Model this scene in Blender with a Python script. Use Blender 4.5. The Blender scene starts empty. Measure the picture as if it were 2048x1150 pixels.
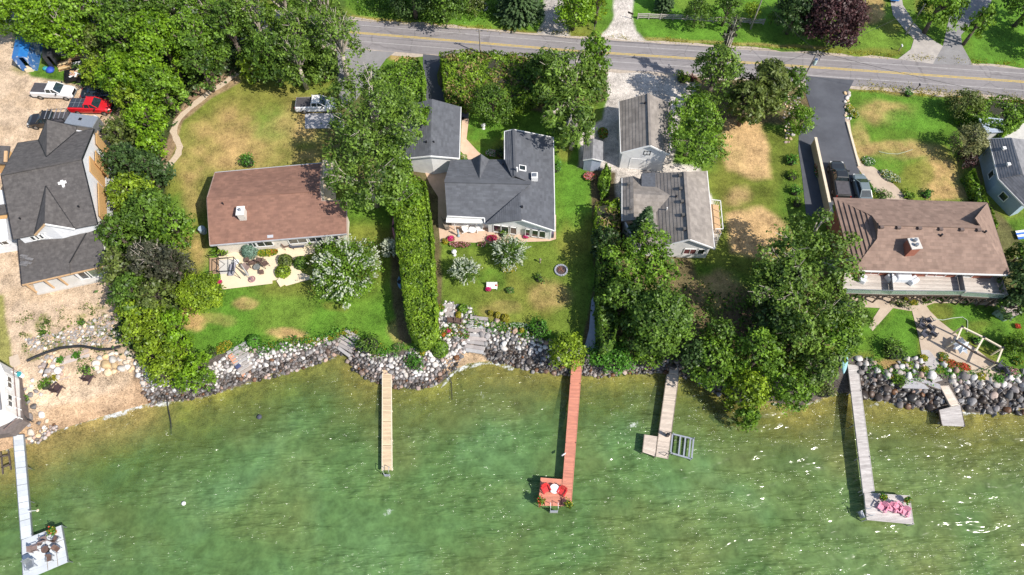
import bpy, bmesh, math, random
import numpy as np
from mathutils import Vector, Matrix

random.seed(7)
RNG = np.random.default_rng(7)
SC = bpy.context.scene
COL = SC.collection

# ------------------------------------------------------------------ camera, light, exposure
CAM_H = 74.0
TILT = math.radians(27.5)
FPX = 1384.0
cam_d = bpy.data.cameras.new('camera')
cam_d.sensor_width = 36.0
cam_d.lens = 36.0 * FPX / 2048.0
cam_d.clip_end = 6000
cam_d.clip_start = 0.5
cam = bpy.data.objects.new('camera', cam_d)
COL.objects.link(cam)
cam.location = (0, 0, CAM_H)
cam.rotation_euler = (TILT, 0, 0)
SC.camera = cam

SUN_EL = math.radians(46.5)
SUN_AZ = math.radians(-31.0)          # from +X, towards -Y
SUN_DIR = Vector((math.cos(SUN_AZ) * math.cos(SUN_EL), math.sin(SUN_AZ) * math.cos(SUN_EL), math.sin(SUN_EL)))
world = bpy.data.worlds.new('World')
SC.world = world
world.use_nodes = True
wn = world.node_tree
wn.nodes.clear()
sky = wn.nodes.new('ShaderNodeTexSky')
sky.sky_type = 'NISHITA'
sky.sun_disc = False
sky.sun_elevation = SUN_EL
sky.sun_rotation = math.radians(90) - SUN_AZ
sky.air_density = 1.0
sky.dust_density = 1.0
bg = wn.nodes.new('ShaderNodeBackground')
bg.inputs['Strength'].default_value = 0.125
wo = wn.nodes.new('ShaderNodeOutputWorld')
wn.links.new(sky.outputs[0], bg.inputs['Color'])
wn.links.new(bg.outputs[0], wo.inputs['Surface'])
sun_d = bpy.data.lights.new('sun', 'SUN')
sun_d.energy = 4.6
sun_d.angle = math.radians(0.5)
sun_d.color = (1.0, 0.945, 0.86)
sun = bpy.data.objects.new('sun', sun_d)
COL.objects.link(sun)
sun.rotation_euler = SUN_DIR.to_track_quat('Z', 'Y').to_euler()
SC.view_settings.view_transform = 'Standard'
SC.view_settings.look = 'None'
SC.view_settings.gamma = 1.0
SC.view_settings.use_curve_mapping = False
SC.view_settings.exposure = 0.38
SC.render.engine = 'CYCLES'
SC.cycles.max_bounces = 6
SC.cycles.transparent_max_bounces = 8
SC.cycles.sample_clamp_indirect = 4.0

# ------------------------------------------------------------------ geometry helpers
CT, ST = math.cos(TILT), math.sin(TILT)
WATER = -1.6

def P(u, v, z=0.0):
    """World point at height z that stands at picture position (u, v) of the survey photo."""
    a = (u - 1024) / FPX
    b = -(v - 575) / FPX
    dx, dy, dz = a, b * CT + ST, b * ST - CT
    k = (z - CAM_H) / dz
    return Vector((dx * k, dy * k, z))

def px_of(x, y, z):
    zz = z - CAM_H
    yc = y * CT + zz * ST
    zc = -y * ST + zz * CT
    return 1024 + FPX * x / -zc, 575 - FPX * yc / -zc

def px_scale(v, z=0):
    """pixels per metre at picture row v"""
    return FPX * (CT + (v - 575) / FPX * ST) / (CAM_H - z)

def tag(o, label=None, cat=None, group=None, kind=None):
    if label: o['label'] = label
    if cat: o['category'] = cat
    if group: o['group'] = group
    if kind: o['kind'] = kind
    return o

def thing(name, label, cat, loc=(0, 0, 0), rz=0.0, group=None):
    o = bpy.data.objects.new(name, None)
    o.empty_display_size = 0.2
    COL.objects.link(o)
    o.location = loc
    o.rotation_euler = (0, 0, rz)
    return tag(o, label, cat, group)

def link_mesh(name, me, parent=None):
    o = bpy.data.objects.new(name, me)
    COL.objects.link(o)
    if parent is not None:
        o.parent = parent
    return o

def copy_tree(src, loc, rz, scale=None, label=None, group=None):
    def rec(s, parent):
        c = s.copy()
        COL.objects.link(c)
        c.parent = parent
        for ch in KIDS.get(s.name, []):
            rec(ch, c)
        return c
    c = rec(src, None)
    c.location = loc
    c.rotation_euler = (0, 0, rz)
    if scale is not None: c.scale = (scale,) * 3
    if label: c['label'] = label
    if group: c['group'] = group
    return c
KIDS = {}
def reg(src):
    def rec(s):
        KIDS[s.name] = list(s.children)
        for c in s.children: rec(c)
    rec(src)

class MB:
    def __init__(s):
        s.v = []; s.f = []; s.tone = []
    def add(s, vs, fs):
        b = len(s.v)
        s.v += [tuple(q) for q in vs]
        s.f += [tuple(b + i for i in f) for f in fs]
        return s
    def box(s, c, size, rz=0.0, rx=0.0, ry=0.0):
        hx, hy, hz = size[0] / 2, size[1] / 2, size[2] / 2
        R = Matrix.Rotation(rz, 3, 'Z') @ Matrix.Rotation(ry, 3, 'Y') @ Matrix.Rotation(rx, 3, 'X')
        c = Vector(c)
        vs = [c + R @ Vector((x, y, z)) for x in (-hx, hx) for y in (-hy, hy) for z in (-hz, hz)]
        return s.add(vs, [(0, 1, 3, 2), (4, 6, 7, 5), (0, 4, 5, 1), (2, 3, 7, 6), (0, 2, 6, 4), (1, 5, 7, 3)])
    def beam(s, p, q, w, h):
        p = Vector(p); q = Vector(q); d = (q - p)
        L = d.length
        if L < 1e-5: return s
        d /= L
        up = Vector((0, 0, 1))
        side = d.cross(up)
        if side.length < 1e-3: side = Vector((1, 0, 0))
        side.normalize()
        up = side.cross(d)
        vs = []
        for e in (p, q):
            for a, b in ((-1, -1), (1, -1), (1, 1), (-1, 1)):
                vs.append(e + side * a * w / 2 + up * b * h / 2)
        return s.add(vs, [(0, 3, 2, 1), (4, 5, 6, 7), (0, 1, 5, 4), (1, 2, 6, 5), (2, 3, 7, 6), (3, 0, 4, 7)])
    def tube(s, p, q, r0, r1=None, n=8, cap=True):
        if r1 is None: r1 = r0
        p = Vector(p); q = Vector(q); d = (q - p).normalized()
        a = d.orthogonal().normalized(); b = d.cross(a)
        vs = []
        for e, r in ((p, r0), (q, r1)):
            for i in range(n):
                t = 2 * math.pi * i / n
                vs.append(e + a * math.cos(t) * r + b * math.sin(t) * r)
        fs = [(i, (i + 1) % n, n + (i + 1) % n, n + i) for i in range(n)]
        if cap:
            fs += [tuple(range(n - 1, -1, -1)), tuple(range(n, 2 * n))]
        return s.add(vs, fs)
    def prism(s, pts, z0, z1):
        pts = [Vector((q[0], q[1], 0)) for q in pts]
        ar = sum(pts[i].x * pts[(i + 1) % len(pts)].y - pts[(i + 1) % len(pts)].x * pts[i].y for i in range(len(pts)))
        if ar < 0: pts.reverse()
        n = len(pts)
        vs = [(q.x, q.y, z0) for q in pts] + [(q.x, q.y, z1) for q in pts]
        fs = [tuple(range(n - 1, -1, -1)), tuple(range(n, 2 * n))] + [(i, (i + 1) % n, n + (i + 1) % n, n + i) for i in range(n)]
        return s.add(vs, fs)
    def lathe(s, c, prof, n=12):
        c = Vector(c)
        vs = []; m = len(prof)
        for r, z in prof:
            for i in range(n):
                t = 2 * math.pi * i / n
                vs.append(c + Vector((r * math.cos(t), r * math.sin(t), z)))
        fs = [(k * n + i, k * n + (i + 1) % n, (k + 1) * n + (i + 1) % n, (k + 1) * n + i) for k in range(m - 1) for i in range(n)]
        fs += [tuple(range(n - 1, -1, -1)), tuple(range((m - 1) * n, m * n))]
        return s.add(vs, fs)
    def loft(s, rings, caps=True):
        n = len(rings[0]); vs = [q for r in rings for q in r]
        fs = [(k * n + i, k * n + (i + 1) % n, (k + 1) * n + (i + 1) % n, (k + 1) * n + i) for k in range(len(rings) - 1) for i in range(n)]
        if caps: fs += [tuple(range(n - 1, -1, -1)), tuple(range((len(rings) - 1) * n, len(rings) * n))]
        return s.add(vs, fs)
    def mesh(s, name, m, smooth=False, bevel=0.0):
        me = bpy.data.meshes.new(name)
        me.from_pydata(s.v, [], s.f)
        me.materials.append(m)
        bm = bmesh.new(); bm.from_mesh(me)
        bmesh.ops.recalc_face_normals(bm, faces=bm.faces)
        if bevel > 0:
            bmesh.ops.bevel(bm, geom=list(bm.edges), offset=bevel, segments=1, affect='EDGES', clamp_overlap=True)
        bm.to_mesh(me); bm.free()
        if smooth:
            me.shade_smooth()
        return me
    def build(s, name, m, parent=None, smooth=False, bevel=0.0):
        return link_mesh(name, s.mesh(name, m, smooth, bevel), parent)

def np_mesh(name, V, quads, m, tone=None, smooth=False, tris=None):
    me = bpy.data.meshes.new(name)
    V = np.asarray(V, dtype=np.float32)
    nq = 0 if quads is None else len(quads)
    nt = 0 if tris is None else len(tris)
    me.vertices.add(len(V)); me.vertices.foreach_set('co', V.ravel())
    idx = []
    if nq: idx.append(np.asarray(quads, dtype=np.int32).ravel())
    if nt: idx.append(np.asarray(tris, dtype=np.int32).ravel())
    idx = np.concatenate(idx)
    me.loops.add(len(idx)); me.loops.foreach_set('vertex_index', idx)
    me.polygons.add(nq + nt)
    st = np.concatenate([np.arange(nq) * 4, nq * 4 + np.arange(nt) * 3]).astype(np.int32)
    me.polygons.foreach_set('loop_start', st)
    if tone is not None:
        a = me.attributes.new('tone', 'FLOAT', 'POINT')
        a.data.foreach_set('value', np.asarray(tone, dtype=np.float32))
    me.materials.append(m)
    me.update(calc_edges=True)
    if smooth: me.shade_smooth()
    return me

# ------------------------------------------------------------------ noise and polygon tests in numpy
def vnoise(x, y, scale, seed=0):
    x = np.asarray(x, float) / scale; y = np.asarray(y, float) / scale
    r = np.random.default_rng(seed).random((256, 256))
    xi = np.floor(x).astype(int); yi = np.floor(y).astype(int)
    fx = x - xi; fy = y - yi
    fx = fx * fx * (3 - 2 * fx); fy = fy * fy * (3 - 2 * fy)
    g = lambda a, b: r[a % 256, b % 256]
    return (g(xi, yi) * (1 - fx) * (1 - fy) + g(xi + 1, yi) * fx * (1 - fy) + g(xi, yi + 1) * (1 - fx) * fy + g(xi + 1, yi + 1) * fx * fy)

def fbm(x, y, scale, seed=0, octv=3):
    t = 0; a = 1; n = 0
    for k in range(octv):
        t = t + a * vnoise(x, y, scale / 2 ** k, seed + k); n += a; a *= 0.5
    return t / n

def seg_dist(x, y, pl, closed=False):
    d = np.full(np.shape(x), 1e9)
    n = len(pl)
    for i in range(n if closed else n - 1):
        ax, ay = pl[i][0], pl[i][1]; bx, by = pl[(i + 1) % n][0], pl[(i + 1) % n][1]
        vx, vy = bx - ax, by - ay
        L = vx * vx + vy * vy + 1e-9
        t = np.clip(((x - ax) * vx + (y - ay) * vy) / L, 0, 1)
        d = np.minimum(d, np.hypot(x - ax - t * vx, y - ay - t * vy))
    return d

def inside(x, y, poly):
    c = np.zeros(np.shape(x), bool)
    n = len(poly); j = n - 1
    for i in range(n):
        xi, yi = poly[i][0], poly[i][1]; xj, yj = poly[j][0], poly[j][1]
        if yi != yj:
            c ^= ((yi > y) != (yj > y)) & (x < (xj - xi) * (y - yi) / (yj - yi) + xi)
        j = i
    return c

def sdf(x, y, poly):
    """positive inside"""
    d = seg_dist(x, y, poly, True)
    return np.where(inside(x, y, poly), d, -d)

# ------------------------------------------------------------------ materials
def new_mat(name):
    m = bpy.data.materials.new(name)
    m.use_nodes = True
    nt = m.node_tree
    nt.nodes.clear()
    out = nt.nodes.new('ShaderNodeOutputMaterial')
    return m, nt, out

def N(nt, typ, **kw):
    n = nt.nodes.new(typ)
    for k, v in kw.items():
        if k in ('operation', 'blend_type', 'data_type', 'attribute_name', 'noise_dimensions', 'feature', 'wave_type', 'bands_direction', 'distribution'):
            setattr(n, k, v)
        else:
            n.inputs[k].default_value = v
    return n

MATS = {}
def mat(name, col, col2=None, rough=0.7, scale=3.0, bump=0.0, bscale=20.0, metal=0.0, coat=0.0, rand=0.0, spec=0.5, tone=False, stretch=(1, 1, 1), detail=4):
    if name in MATS: return MATS[name]
    m, nt, out = new_mat(name)
    b = nt.nodes.new('ShaderNodeBsdfPrincipled')
    nt.links.new(b.outputs[0], out.inputs[0])
    b.inputs['Roughness'].default_value = rough
    b.inputs['Metallic'].default_value = metal
    b.inputs['Coat Weight'].default_value = coat
    b.inputs['Specular IOR Level'].default_value = spec
    geo = nt.nodes.new('ShaderNodeTexCoord')
    mp = nt.nodes.new('ShaderNodeMapping')
    mp.inputs['Scale'].default_value = stretch
    nt.links.new(geo.outputs['Object'], mp.inputs[0])
    if col2 is None:
        col2 = tuple(min(1, c * 0.78) for c in col)
    nz = N(nt, 'ShaderNodeTexNoise', Scale=scale, Detail=detail, Roughness=0.65)
    nt.links.new(mp.outputs[0], nz.inputs['Vector'])
    rmp = nt.nodes.new('ShaderNodeValToRGB')
    rmp.color_ramp.elements[0].position = 0.35; rmp.color_ramp.elements[1].position = 0.65
    rmp.color_ramp.elements[0].color = (*col2, 1); rmp.color_ramp.elements[1].color = (*col, 1)
    nt.links.new(nz.outputs['Fac'], rmp.inputs[0])
    last = rmp.outputs[0]
    if tone:
        at = N(nt, 'ShaderNodeAttribute', attribute_name='tone')
        mr = N(nt, 'ShaderNodeMapRange'); mr.inputs['To Min'].default_value = 0.86; mr.inputs['To Max'].default_value = 1.13
        nt.links.new(at.outputs['Fac'], mr.inputs['Value'])
        mx = N(nt, 'ShaderNodeMix', data_type='RGBA', blend_type='MULTIPLY'); mx.inputs[0].default_value = 1
        nt.links.new(last, mx.inputs[6]); nt.links.new(mr.outputs[0], mx.inputs[7])
        last = mx.outputs[2]
    if rand > 0:
        oi = nt.nodes.new('ShaderNodeObjectInfo')
        hs = nt.nodes.new('ShaderNodeHueSaturation')
        m1 = N(nt, 'ShaderNodeMapRange'); m1.inputs['To Min'].default_value = 1 - rand; m1.inputs['To Max'].default_value = 1 + rand
        nt.links.new(oi.outputs['Random'], m1.inputs['Value'])
        nt.links.new(m1.outputs[0], hs.inputs['Value'])
        m2 = N(nt, 'ShaderNodeMath', operation='MULTIPLY'); m2.inputs[1].default_value = 17.3
        m3 = N(nt, 'ShaderNodeMath', operation='FRACT')
        nt.links.new(oi.outputs['Random'], m2.inputs[0]); nt.links.new(m2.outputs[0], m3.inputs[0])
        m4 = N(nt, 'ShaderNodeMapRange'); m4.inputs['To Min'].default_value = 0.3; m4.inputs['To Max'].default_value = 1.6
        nt.links.new(m3.outputs[0], m4.inputs['Value']); nt.links.new(m4.outputs[0], hs.inputs['Saturation'])
        nt.links.new(last, hs.inputs['Color'])
        last = hs.outputs[0]
    nt.links.new(last, b.inputs['Base Color'])
    if bump > 0:
        n2 = N(nt, 'ShaderNodeTexNoise', Scale=bscale, Detail=3.0)
        nt.links.new(mp.outputs[0], n2.inputs['Vector'])
        bp = N(nt, 'ShaderNodeBump', Strength=bump, Distance=0.05)
        nt.links.new(n2.outputs['Fac'], bp.inputs['Height'])
        nt.links.new(bp.outputs[0], b.inputs['Normal'])
    MATS[name] = m
    return m

def glass_mat(name='window_glass', col=(0.03, 0.04, 0.05)):
    if name in MATS: return MATS[name]
    m = mat(name, col, tuple(c * 0.6 for c in col), rough=0.06, scale=1.2, spec=0.8, coat=0.5)
    return m

def leaf_mat(name, dark, light, trans=0.3, hue=0.0):
    if name in MATS: return MATS[name]
    m, nt, out = new_mat(name)
    at = N(nt, 'ShaderNodeAttribute', attribute_name='tone')
    geo = nt.nodes.new('ShaderNodeNewGeometry')
    nz = N(nt, 'ShaderNodeTexNoise', Scale=0.55, Detail=3.0)
    nt.links.new(geo.outputs['Position'], nz.inputs['Vector'])
    ad = N(nt, 'ShaderNodeMath', operation='MULTIPLY_ADD'); ad.inputs[1].default_value = 0.9; ad.inputs[2].default_value = -0.45
    nt.links.new(nz.outputs['Fac'], ad.inputs[0])
    a2 = N(nt, 'ShaderNodeMath', operation='ADD')
    nt.links.new(at.outputs['Fac'], a2.inputs[0]); nt.links.new(ad.outputs[0], a2.inputs[1])
    r = nt.nodes.new('ShaderNodeValToRGB')
    mid = tuple((a * 0.55 + b * 0.45) for a, b in zip(dark, light))
    r.color_ramp.elements[0].color = (*dark, 1); r.color_ramp.elements[0].position = 0.05
    r.color_ramp.elements[1].color = (*light, 1); r.color_ramp.elements[1].position = 0.95
    e = r.color_ramp.elements.new(0.5); e.color = (*mid, 1)
    nt.links.new(a2.outputs[0], r.inputs[0])
    df = nt.nodes.new('ShaderNodeBsdfDiffuse'); tr = nt.nodes.new('ShaderNodeBsdfTranslucent')
    gl = N(nt, 'ShaderNodeBsdfGlossy', Roughness=0.45)
    gl.inputs['Color'].default_value = (1, 1, 1, 1)
    nt.links.new(r.outputs[0], df.inputs[0])
    hs = nt.nodes.new('ShaderNodeHueSaturation'); hs.inputs['Value'].default_value = 1.25; hs.inputs['Hue'].default_value = 0.485
    nt.links.new(r.outputs[0], hs.inputs['Color']); nt.links.new(hs.outputs[0], tr.inputs[0])
    m1 = nt.nodes.new('ShaderNodeMixShader'); m1.inputs[0].default_value = trans
    m2 = nt.nodes.new('ShaderNodeMixShader'); m2.inputs[0].default_value = 0.018
    nt.links.new(df.outputs[0], m1.inputs[1]); nt.links.new(tr.outputs[0], m1.inputs[2])
    nt.links.new(m1.outputs[0], m2.inputs[1]); nt.links.new(gl.outputs[0], m2.inputs[2])
    nt.links.new(m2.outputs[0], out.inputs[0])
    MATS[name] = m
    return m
# ------------------------------------------------------------------ the lie of the land
SHORE_PX = [(-900, 1100), (-300, 960), (0, 903), (60, 885), (110, 862), (150, 850), (215, 830), (300, 806), (330, 800), (395, 797), (480, 772), (540, 750),
            (600, 737), (655, 716), (690, 706), (705, 735), (740, 757), (790, 772), (840, 776), (880, 768), (905, 742), (940, 726),
            (985, 722), (1050, 738), (1100, 745), (1150, 750), (1200, 750), (1260, 742), (1330, 742), (1390, 755), (1430, 780), (1500, 800),
            (1600, 812), (1680, 785), (1720, 788), (1760, 800), (1830, 815), (1900, 822), (1960, 826), (2048, 818), (2400, 800), (3000, 780)]
BANK_PX = [(-900, 1000), (-300, 860), (0, 800), (60, 762), (130, 735), (200, 718), (262, 716), (290, 738), (350, 752), (400, 728), (450, 702), (490, 690),
           (520, 698), (560, 690), (620, 684), (668, 672), (690, 660), (715, 680), (745, 700), (790, 704), (850, 690), (875, 668), (905, 662),
           (940, 640), (960, 650), (1000, 656), (1080, 674), (1130, 688), (1180, 700), (1230, 714), (1330, 716), (1400, 728), (1450, 745),
           (1550, 742), (1650, 705), (1720, 712), (1765, 745), (1830, 752), (1890, 745), (1960, 742), (2048, 752), (2400, 750), (3000, 740)]
SHORE = [P(u, v, WATER) for u, v in SHORE_PX]
BANK = [P(u, v, 0) for u, v in BANK_PX]
LAND_POLY = [(q.x, q.y) for q in SHORE] + [(3000, 3000), (-3000, 3000)]
TOP_POLY = [(q.x, q.y) for q in BANK] + [(3000, 3000), (-3000, 3000)]

def height(x, y):
    x = np.asarray(x, float); y = np.asarray(y, float)
    ds = seg_dist(x, y, SHORE); db = seg_dist(x, y, BANK)
    land = inside(x, y, LAND_POLY); top = inside(x, y, TOP_POLY)
    t = ds / (ds + db + 1e-6)
    slope = WATER * (1 - t)
    bed = WATER - 0.02 - np.minimum(ds * 0.16, 2.6) - 0.12 * (vnoise(x, y, 1.3, 5) - 0.3) * np.clip(ds, 0, 1)
    z = np.where(top, 0.0, np.where(land, slope, bed))
    return z

def gz(x, y):
    return float(height(np.array([x]), np.array([y]))[0])

def G(u, v, it=4):
    """point on the ground seen at (u, v)"""
    z = 0.0
    for _ in range(it):
        q = P(u, v, z)
        z = max(gz(q.x, q.y), WATER - 0.5)
    return P(u, v, z)

def axis(lo, hi, step, far):
    a = list(np.arange(lo, hi + step * 0.5, step))
    s = step; L = []; x = lo
    while x > -far:
        s *= 1.7; x -= s; L.append(x)
    R = []; s = step; x = a[-1]
    while x < far:
        s *= 1.7; x += s; R.append(x)
    return np.array(L[::-1] + a + R)

def grid_mesh(name, xs, ys, zf, m):
    X, Y = np.meshgrid(xs, ys)
    Z = zf(X.ravel(), Y.ravel())
    V = np.stack([X.ravel(), Y.ravel(), Z], 1)
    nx, ny = len(xs), len(ys)
    i = np.arange(nx - 1)[None, :] + np.arange(ny - 1)[:, None] * nx
    q = np.stack([i, i + 1, i + 1 + nx, i + nx], -1).reshape(-1, 4)
    return np_mesh(name, V, q, m, smooth=True), V

def GG(us, vs):
    """vectorised G"""
    a = (np.asarray(us) - 1024) / FPX; b = -(np.asarray(vs) - 575) / FPX
    dy, dz = b * CT + ST, b * ST - CT
    z = np.zeros(len(a))
    for _ in range(4):
        k = (z - CAM_H) / dz
        z = np.maximum(height(a * k, dy * k), WATER - .5)
    k = (z - CAM_H) / dz
    return np.stack([a * k, dy * k, z], 1)

# cover colours (albedo)
C_GRASS = np.array((0.095, 0.180, 0.020)); C_LUSH = np.array((0.085, 0.190, 0.020)); C_OLIVE = np.array((0.185, 0.190, 0.036))
C_DRY = np.array((0.43, 0.285, 0.12)); C_SAND = np.array((0.53, 0.40, 0.28)); C_SAND2 = np.array((0.52, 0.37, 0.23))
C_GRAVEL = np.array((0.52, 0.47, 0.42)); C_SOIL = np.array((0.13, 0.085, 0.055)); C_STONE_GAP = np.array((0.10, 0.085, 0.075))
C_WETSAND = np.array((0.34, 0.225, 0.135)); C_BED = np.array((0.21, 0.26, 0.075)); C_BEDB = np.array((0.40, 0.30, 0.13))
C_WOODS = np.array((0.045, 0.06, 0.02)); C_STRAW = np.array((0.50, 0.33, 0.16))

def cover(x, y, z):
    u, v = px_of(x, y, z)
    w1 = (fbm(x, y, 3.0, 11) - 0.5) * 26
    w2 = (fbm(x, y, 3.0, 21) - 0.5) * 26
    uj, vj = u + w1, v + w2
    fine = fbm(x, y, 0.7, 31, 2)
    big = fbm(x, y, 9.0, 41, 3)
    mid = fbm(x, y, 2.5, 51, 3)
    c = C_GRASS * (0.80 + 0.45 * mid)[:, None]
    def blend(wt, col):
        nonlocal c
        wt = np.clip(wt, 0, 1)[:, None]
        c = c * (1 - wt) + np.asarray(col) * wt
    sm = lambda t: np.clip(t, 0, 1) ** 2 * (3 - 2 * np.clip(t, 0, 1))
    blend(sm((big - 0.50) * 6) * 0.75, C_OLIVE)
    blend(sm((0.47 - big) * 6) * 0.55, C_LUSH)
    def ell(cu, cv, ru, rv, col, k=0.9, soft=0.5, ang=0, rough=1.0):
        ca, sa = math.cos(ang), math.sin(ang)
        a = (u + w1 * rough - cu); b = (v + w2 * rough - cv)
        d = np.hypot((a * ca + b * sa) / ru, (-a * sa + b * ca) / rv)
        blend(sm((1 - d) / soft) * k * (0.65 + 0.6 * fine), col)
    def poly(pl, col, k=1.0, soft=4.0, jit=0.35, tex=0):
        uu, vv = u + w1 * jit, v + w2 * jit
        us = [p[0] for p in pl]; vs = [p[1] for p in pl]
        near = (uu > min(us) - 20) & (uu < max(us) + 20) & (vv > min(vs) - 20) & (vv < max(vs) + 20)
        wt = np.zeros(len(u))
        if near.any():
            wt[near] = sm(0.5 + sdf(uu[near], vv[near], pl) / soft)
        blend(wt * k * (1 - tex + tex * 2.2 * (mid - .12)), col)
    # lawn moods
    poly([(330, 345), (480, 160), (690, 190), (700, 340), (430, 350), (400, 560), (440, 640), (360, 640), (380, 420)], C_OLIVE, 0.7, 30)
    poly([(350, 300), (480, 190), (640, 200), (640, 330), (430, 350), (380, 500)], C_DRY, 0.6, 60, 1.0, .9)
    ell(520, 205, 90, 34, C_OLIVE, 0.5)
    ell(545, 245, 60, 50, C_LUSH * 1.15, 0.5)
    for e in [(455, 280, 60, 42, .95), (400, 255, 40, 35, .8), (520, 290, 60, 35, .45), (440, 320, 60, 30, .85), (600, 240, 60, 60, .75), (385, 400, 30, 60, .6), (395, 510, 28, 60, .8), (390, 300, 30, 20, .5), (560, 250, 30, 25, .5), (360, 480, 22, 60, .5)]:
        ell(*e[:4], C_DRY, e[4] * 0.8, 0.9)
    # south lawn house 2
    poly([(370, 640), (440, 590), (640, 590), (780, 600), (800, 700), (560, 680), (480, 690), (380, 720)], C_LUSH * 1.1, 0.6, 30)
    ell(385, 645, 34, 26, C_DRY * 1.05, 0.95); ell(490, 608, 32, 16, C_DRY, 0.75, rough=.6); ell(570, 668, 48, 14, C_DRY, 0.9); ell(430, 640, 50, 14, C_DRY, .35)
    ell(670, 612, 40, 12, C_OLIVE, 0.6); ell(795, 660, 22, 30, C_DRY, .45)
    # house 3 lawns
    poly([(870, 490), (1180, 480), (1180, 660), (1100, 670), (930, 630), (880, 600)], C_OLIVE * 0.85, 0.45, 25)
    ell(1100, 590, 55, 40, C_DRY * .9, 0.6); ell(1000, 620, 60, 22, C_DRY * .8, 0.4); ell(960, 640, 40, 14, C_OLIVE, .6); ell(980, 560, 40, 30, C_LUSH, .6)
    ell(1150, 400, 30, 80, C_LUSH * 1.1, .7); ell(960, 260, 60, 40, C_LUSH, .9); ell(1130, 300, 18, 30, C_OLIVE, .8)
    # house 4 meadow
    poly([(1430, 225), (1600, 270), (1605, 400), (1600, 440), (1510, 560), (1380, 520), (1440, 430)], C_OLIVE * .75, 0.7, 30)
    poly([(1450, 232), (1524, 244), (1540, 300), (1542, 350), (1500, 360), (1458, 344), (1440, 290)], C_STRAW, 1, 18, .7, .35)
    poly([(1460, 425), (1530, 415), (1575, 452), (1580, 495), (1530, 525), (1465, 505)], C_STRAW, 1, 18, .8, .35)
    ell(1480, 395, 40, 26, C_STRAW, .7, .8); poly([(1462, 430), (1520, 420), (1566, 450), (1572, 490), (1530, 520), (1470, 500)], C_STRAW, .95, 22, .9); ell(1560, 480, 30, 30, C_STRAW * .95, .8)
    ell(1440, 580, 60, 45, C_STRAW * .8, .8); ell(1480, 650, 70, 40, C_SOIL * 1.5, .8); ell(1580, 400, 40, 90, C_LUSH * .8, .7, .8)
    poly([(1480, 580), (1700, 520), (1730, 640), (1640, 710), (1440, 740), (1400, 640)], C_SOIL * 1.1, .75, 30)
    # house 5 lawns
    ell(1770, 225, 80, 30, C_DRY * .95, .7); ell(1720, 285, 30, 50, C_DRY, .6); ell(1800, 300, 110, 24, C_DRY * .95, .75)
    ell(1880, 350, 60, 60, C_DRY, .95, .6); ell(1900, 385, 55, 25, C_DRY, .9); ell(1830, 240, 80, 30, C_LUSH * 1.2, .8); ell(1770, 330, 50, 35, C_LUSH, .75)
    ell(1840, 345, 40, 30, C_OLIVE, .8)
    poly([(1745, 680), (1800, 615), (1830, 640), (1840, 730), (1750, 715)], C_LUSH * .95, .85, 8)
    poly([(1850, 610), (1990, 612), (2040, 700), (2060, 740), (2000, 745), (1990, 700), (1900, 660)], C_LUSH * .9, .8, 8)
    ell(1880, 628, 34, 26, C_OLIVE * .8, .7, rough=.6); ell(1955, 655, 30, 20, C_OLIVE, .4)
    ell(1775, 728, 38, 16, C_DRY * .8, .95, .5, rough=.5)
    # north side of the road
    poly([(690, -60), (1080, -60), (1090, 62), (1000, 60), (720, 38)], C_LUSH * 1.25, .6, 12)
    ell(820, 22, 110, 18, np.array((.17, .20, .05)), .7)
    poly([(1270, -80), (1830, -80), (1830, 100), (1300, 78), (1265, 50)], C_LUSH * 1.2, .6, 10)
    poly([(1940, -80), (2300, -80), (2300, 140), (1950, 128)], C_LUSH * 1.2, .6, 10)
    ell(1745, 15, 26, 40, C_DRY, .9); ell(1780, 50, 30, 26, C_OLIVE, .8)
    # verge strips, both sides of the road
    for (a, b, da, db) in [((690, 44), (2300, 150), 0, 0)]:
        yr = 44 + (u - 690) * (161 - 44) / (2048 - 690)
        blend(sm(1 - np.abs(v + w2 * .3 - yr + 8 - (u - 690) * .0045) / 9) * .85 * (u > 640), C_DRY * (1.0))
    blend(sm(1 - np.abs(v + w2 * .3 - (172 + (u - 1700) * .085)) / 13) * .95 * (u > 1700), C_DRY * .95)
    blend(sm(1 - np.abs(v + w2 * .2 - (76 + (u - 1250) * .05)) / 5) * .6 * (u > 1280) * (u < 1650), C_DRY)
    ell(805, 112, 36, 12, C_DRY, .95, .4, rough=.4)
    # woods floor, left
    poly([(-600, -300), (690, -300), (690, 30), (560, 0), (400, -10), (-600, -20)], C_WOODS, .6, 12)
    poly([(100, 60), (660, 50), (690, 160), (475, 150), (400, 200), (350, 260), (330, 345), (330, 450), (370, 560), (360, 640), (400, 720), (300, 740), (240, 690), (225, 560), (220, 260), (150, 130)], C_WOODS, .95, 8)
    poly([(400, 165), (470, 140), (480, 165), (420, 200), (365, 240), (350, 300), (330, 340), (318, 330), (335, 280), (350, 230)], C_SOIL * 2.6, .8, 6)
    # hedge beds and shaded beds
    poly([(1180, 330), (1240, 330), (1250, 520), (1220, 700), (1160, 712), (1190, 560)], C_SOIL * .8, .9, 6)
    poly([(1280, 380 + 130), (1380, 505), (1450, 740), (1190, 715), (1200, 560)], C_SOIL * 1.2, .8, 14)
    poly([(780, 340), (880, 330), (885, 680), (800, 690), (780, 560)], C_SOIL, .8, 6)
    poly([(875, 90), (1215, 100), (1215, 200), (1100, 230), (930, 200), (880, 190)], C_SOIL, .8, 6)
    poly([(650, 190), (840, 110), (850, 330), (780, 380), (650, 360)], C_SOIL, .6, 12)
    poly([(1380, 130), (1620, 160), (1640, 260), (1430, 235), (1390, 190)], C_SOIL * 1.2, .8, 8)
    poly([(1900, 200), (2048, 190), (2100, 240), (1990, 290), (1960, 380), (2040, 480), (2120, 560), (2120, 640), (2010, 600), (1975, 405), (1935, 320)], C_SOIL, .7, 8)
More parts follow.
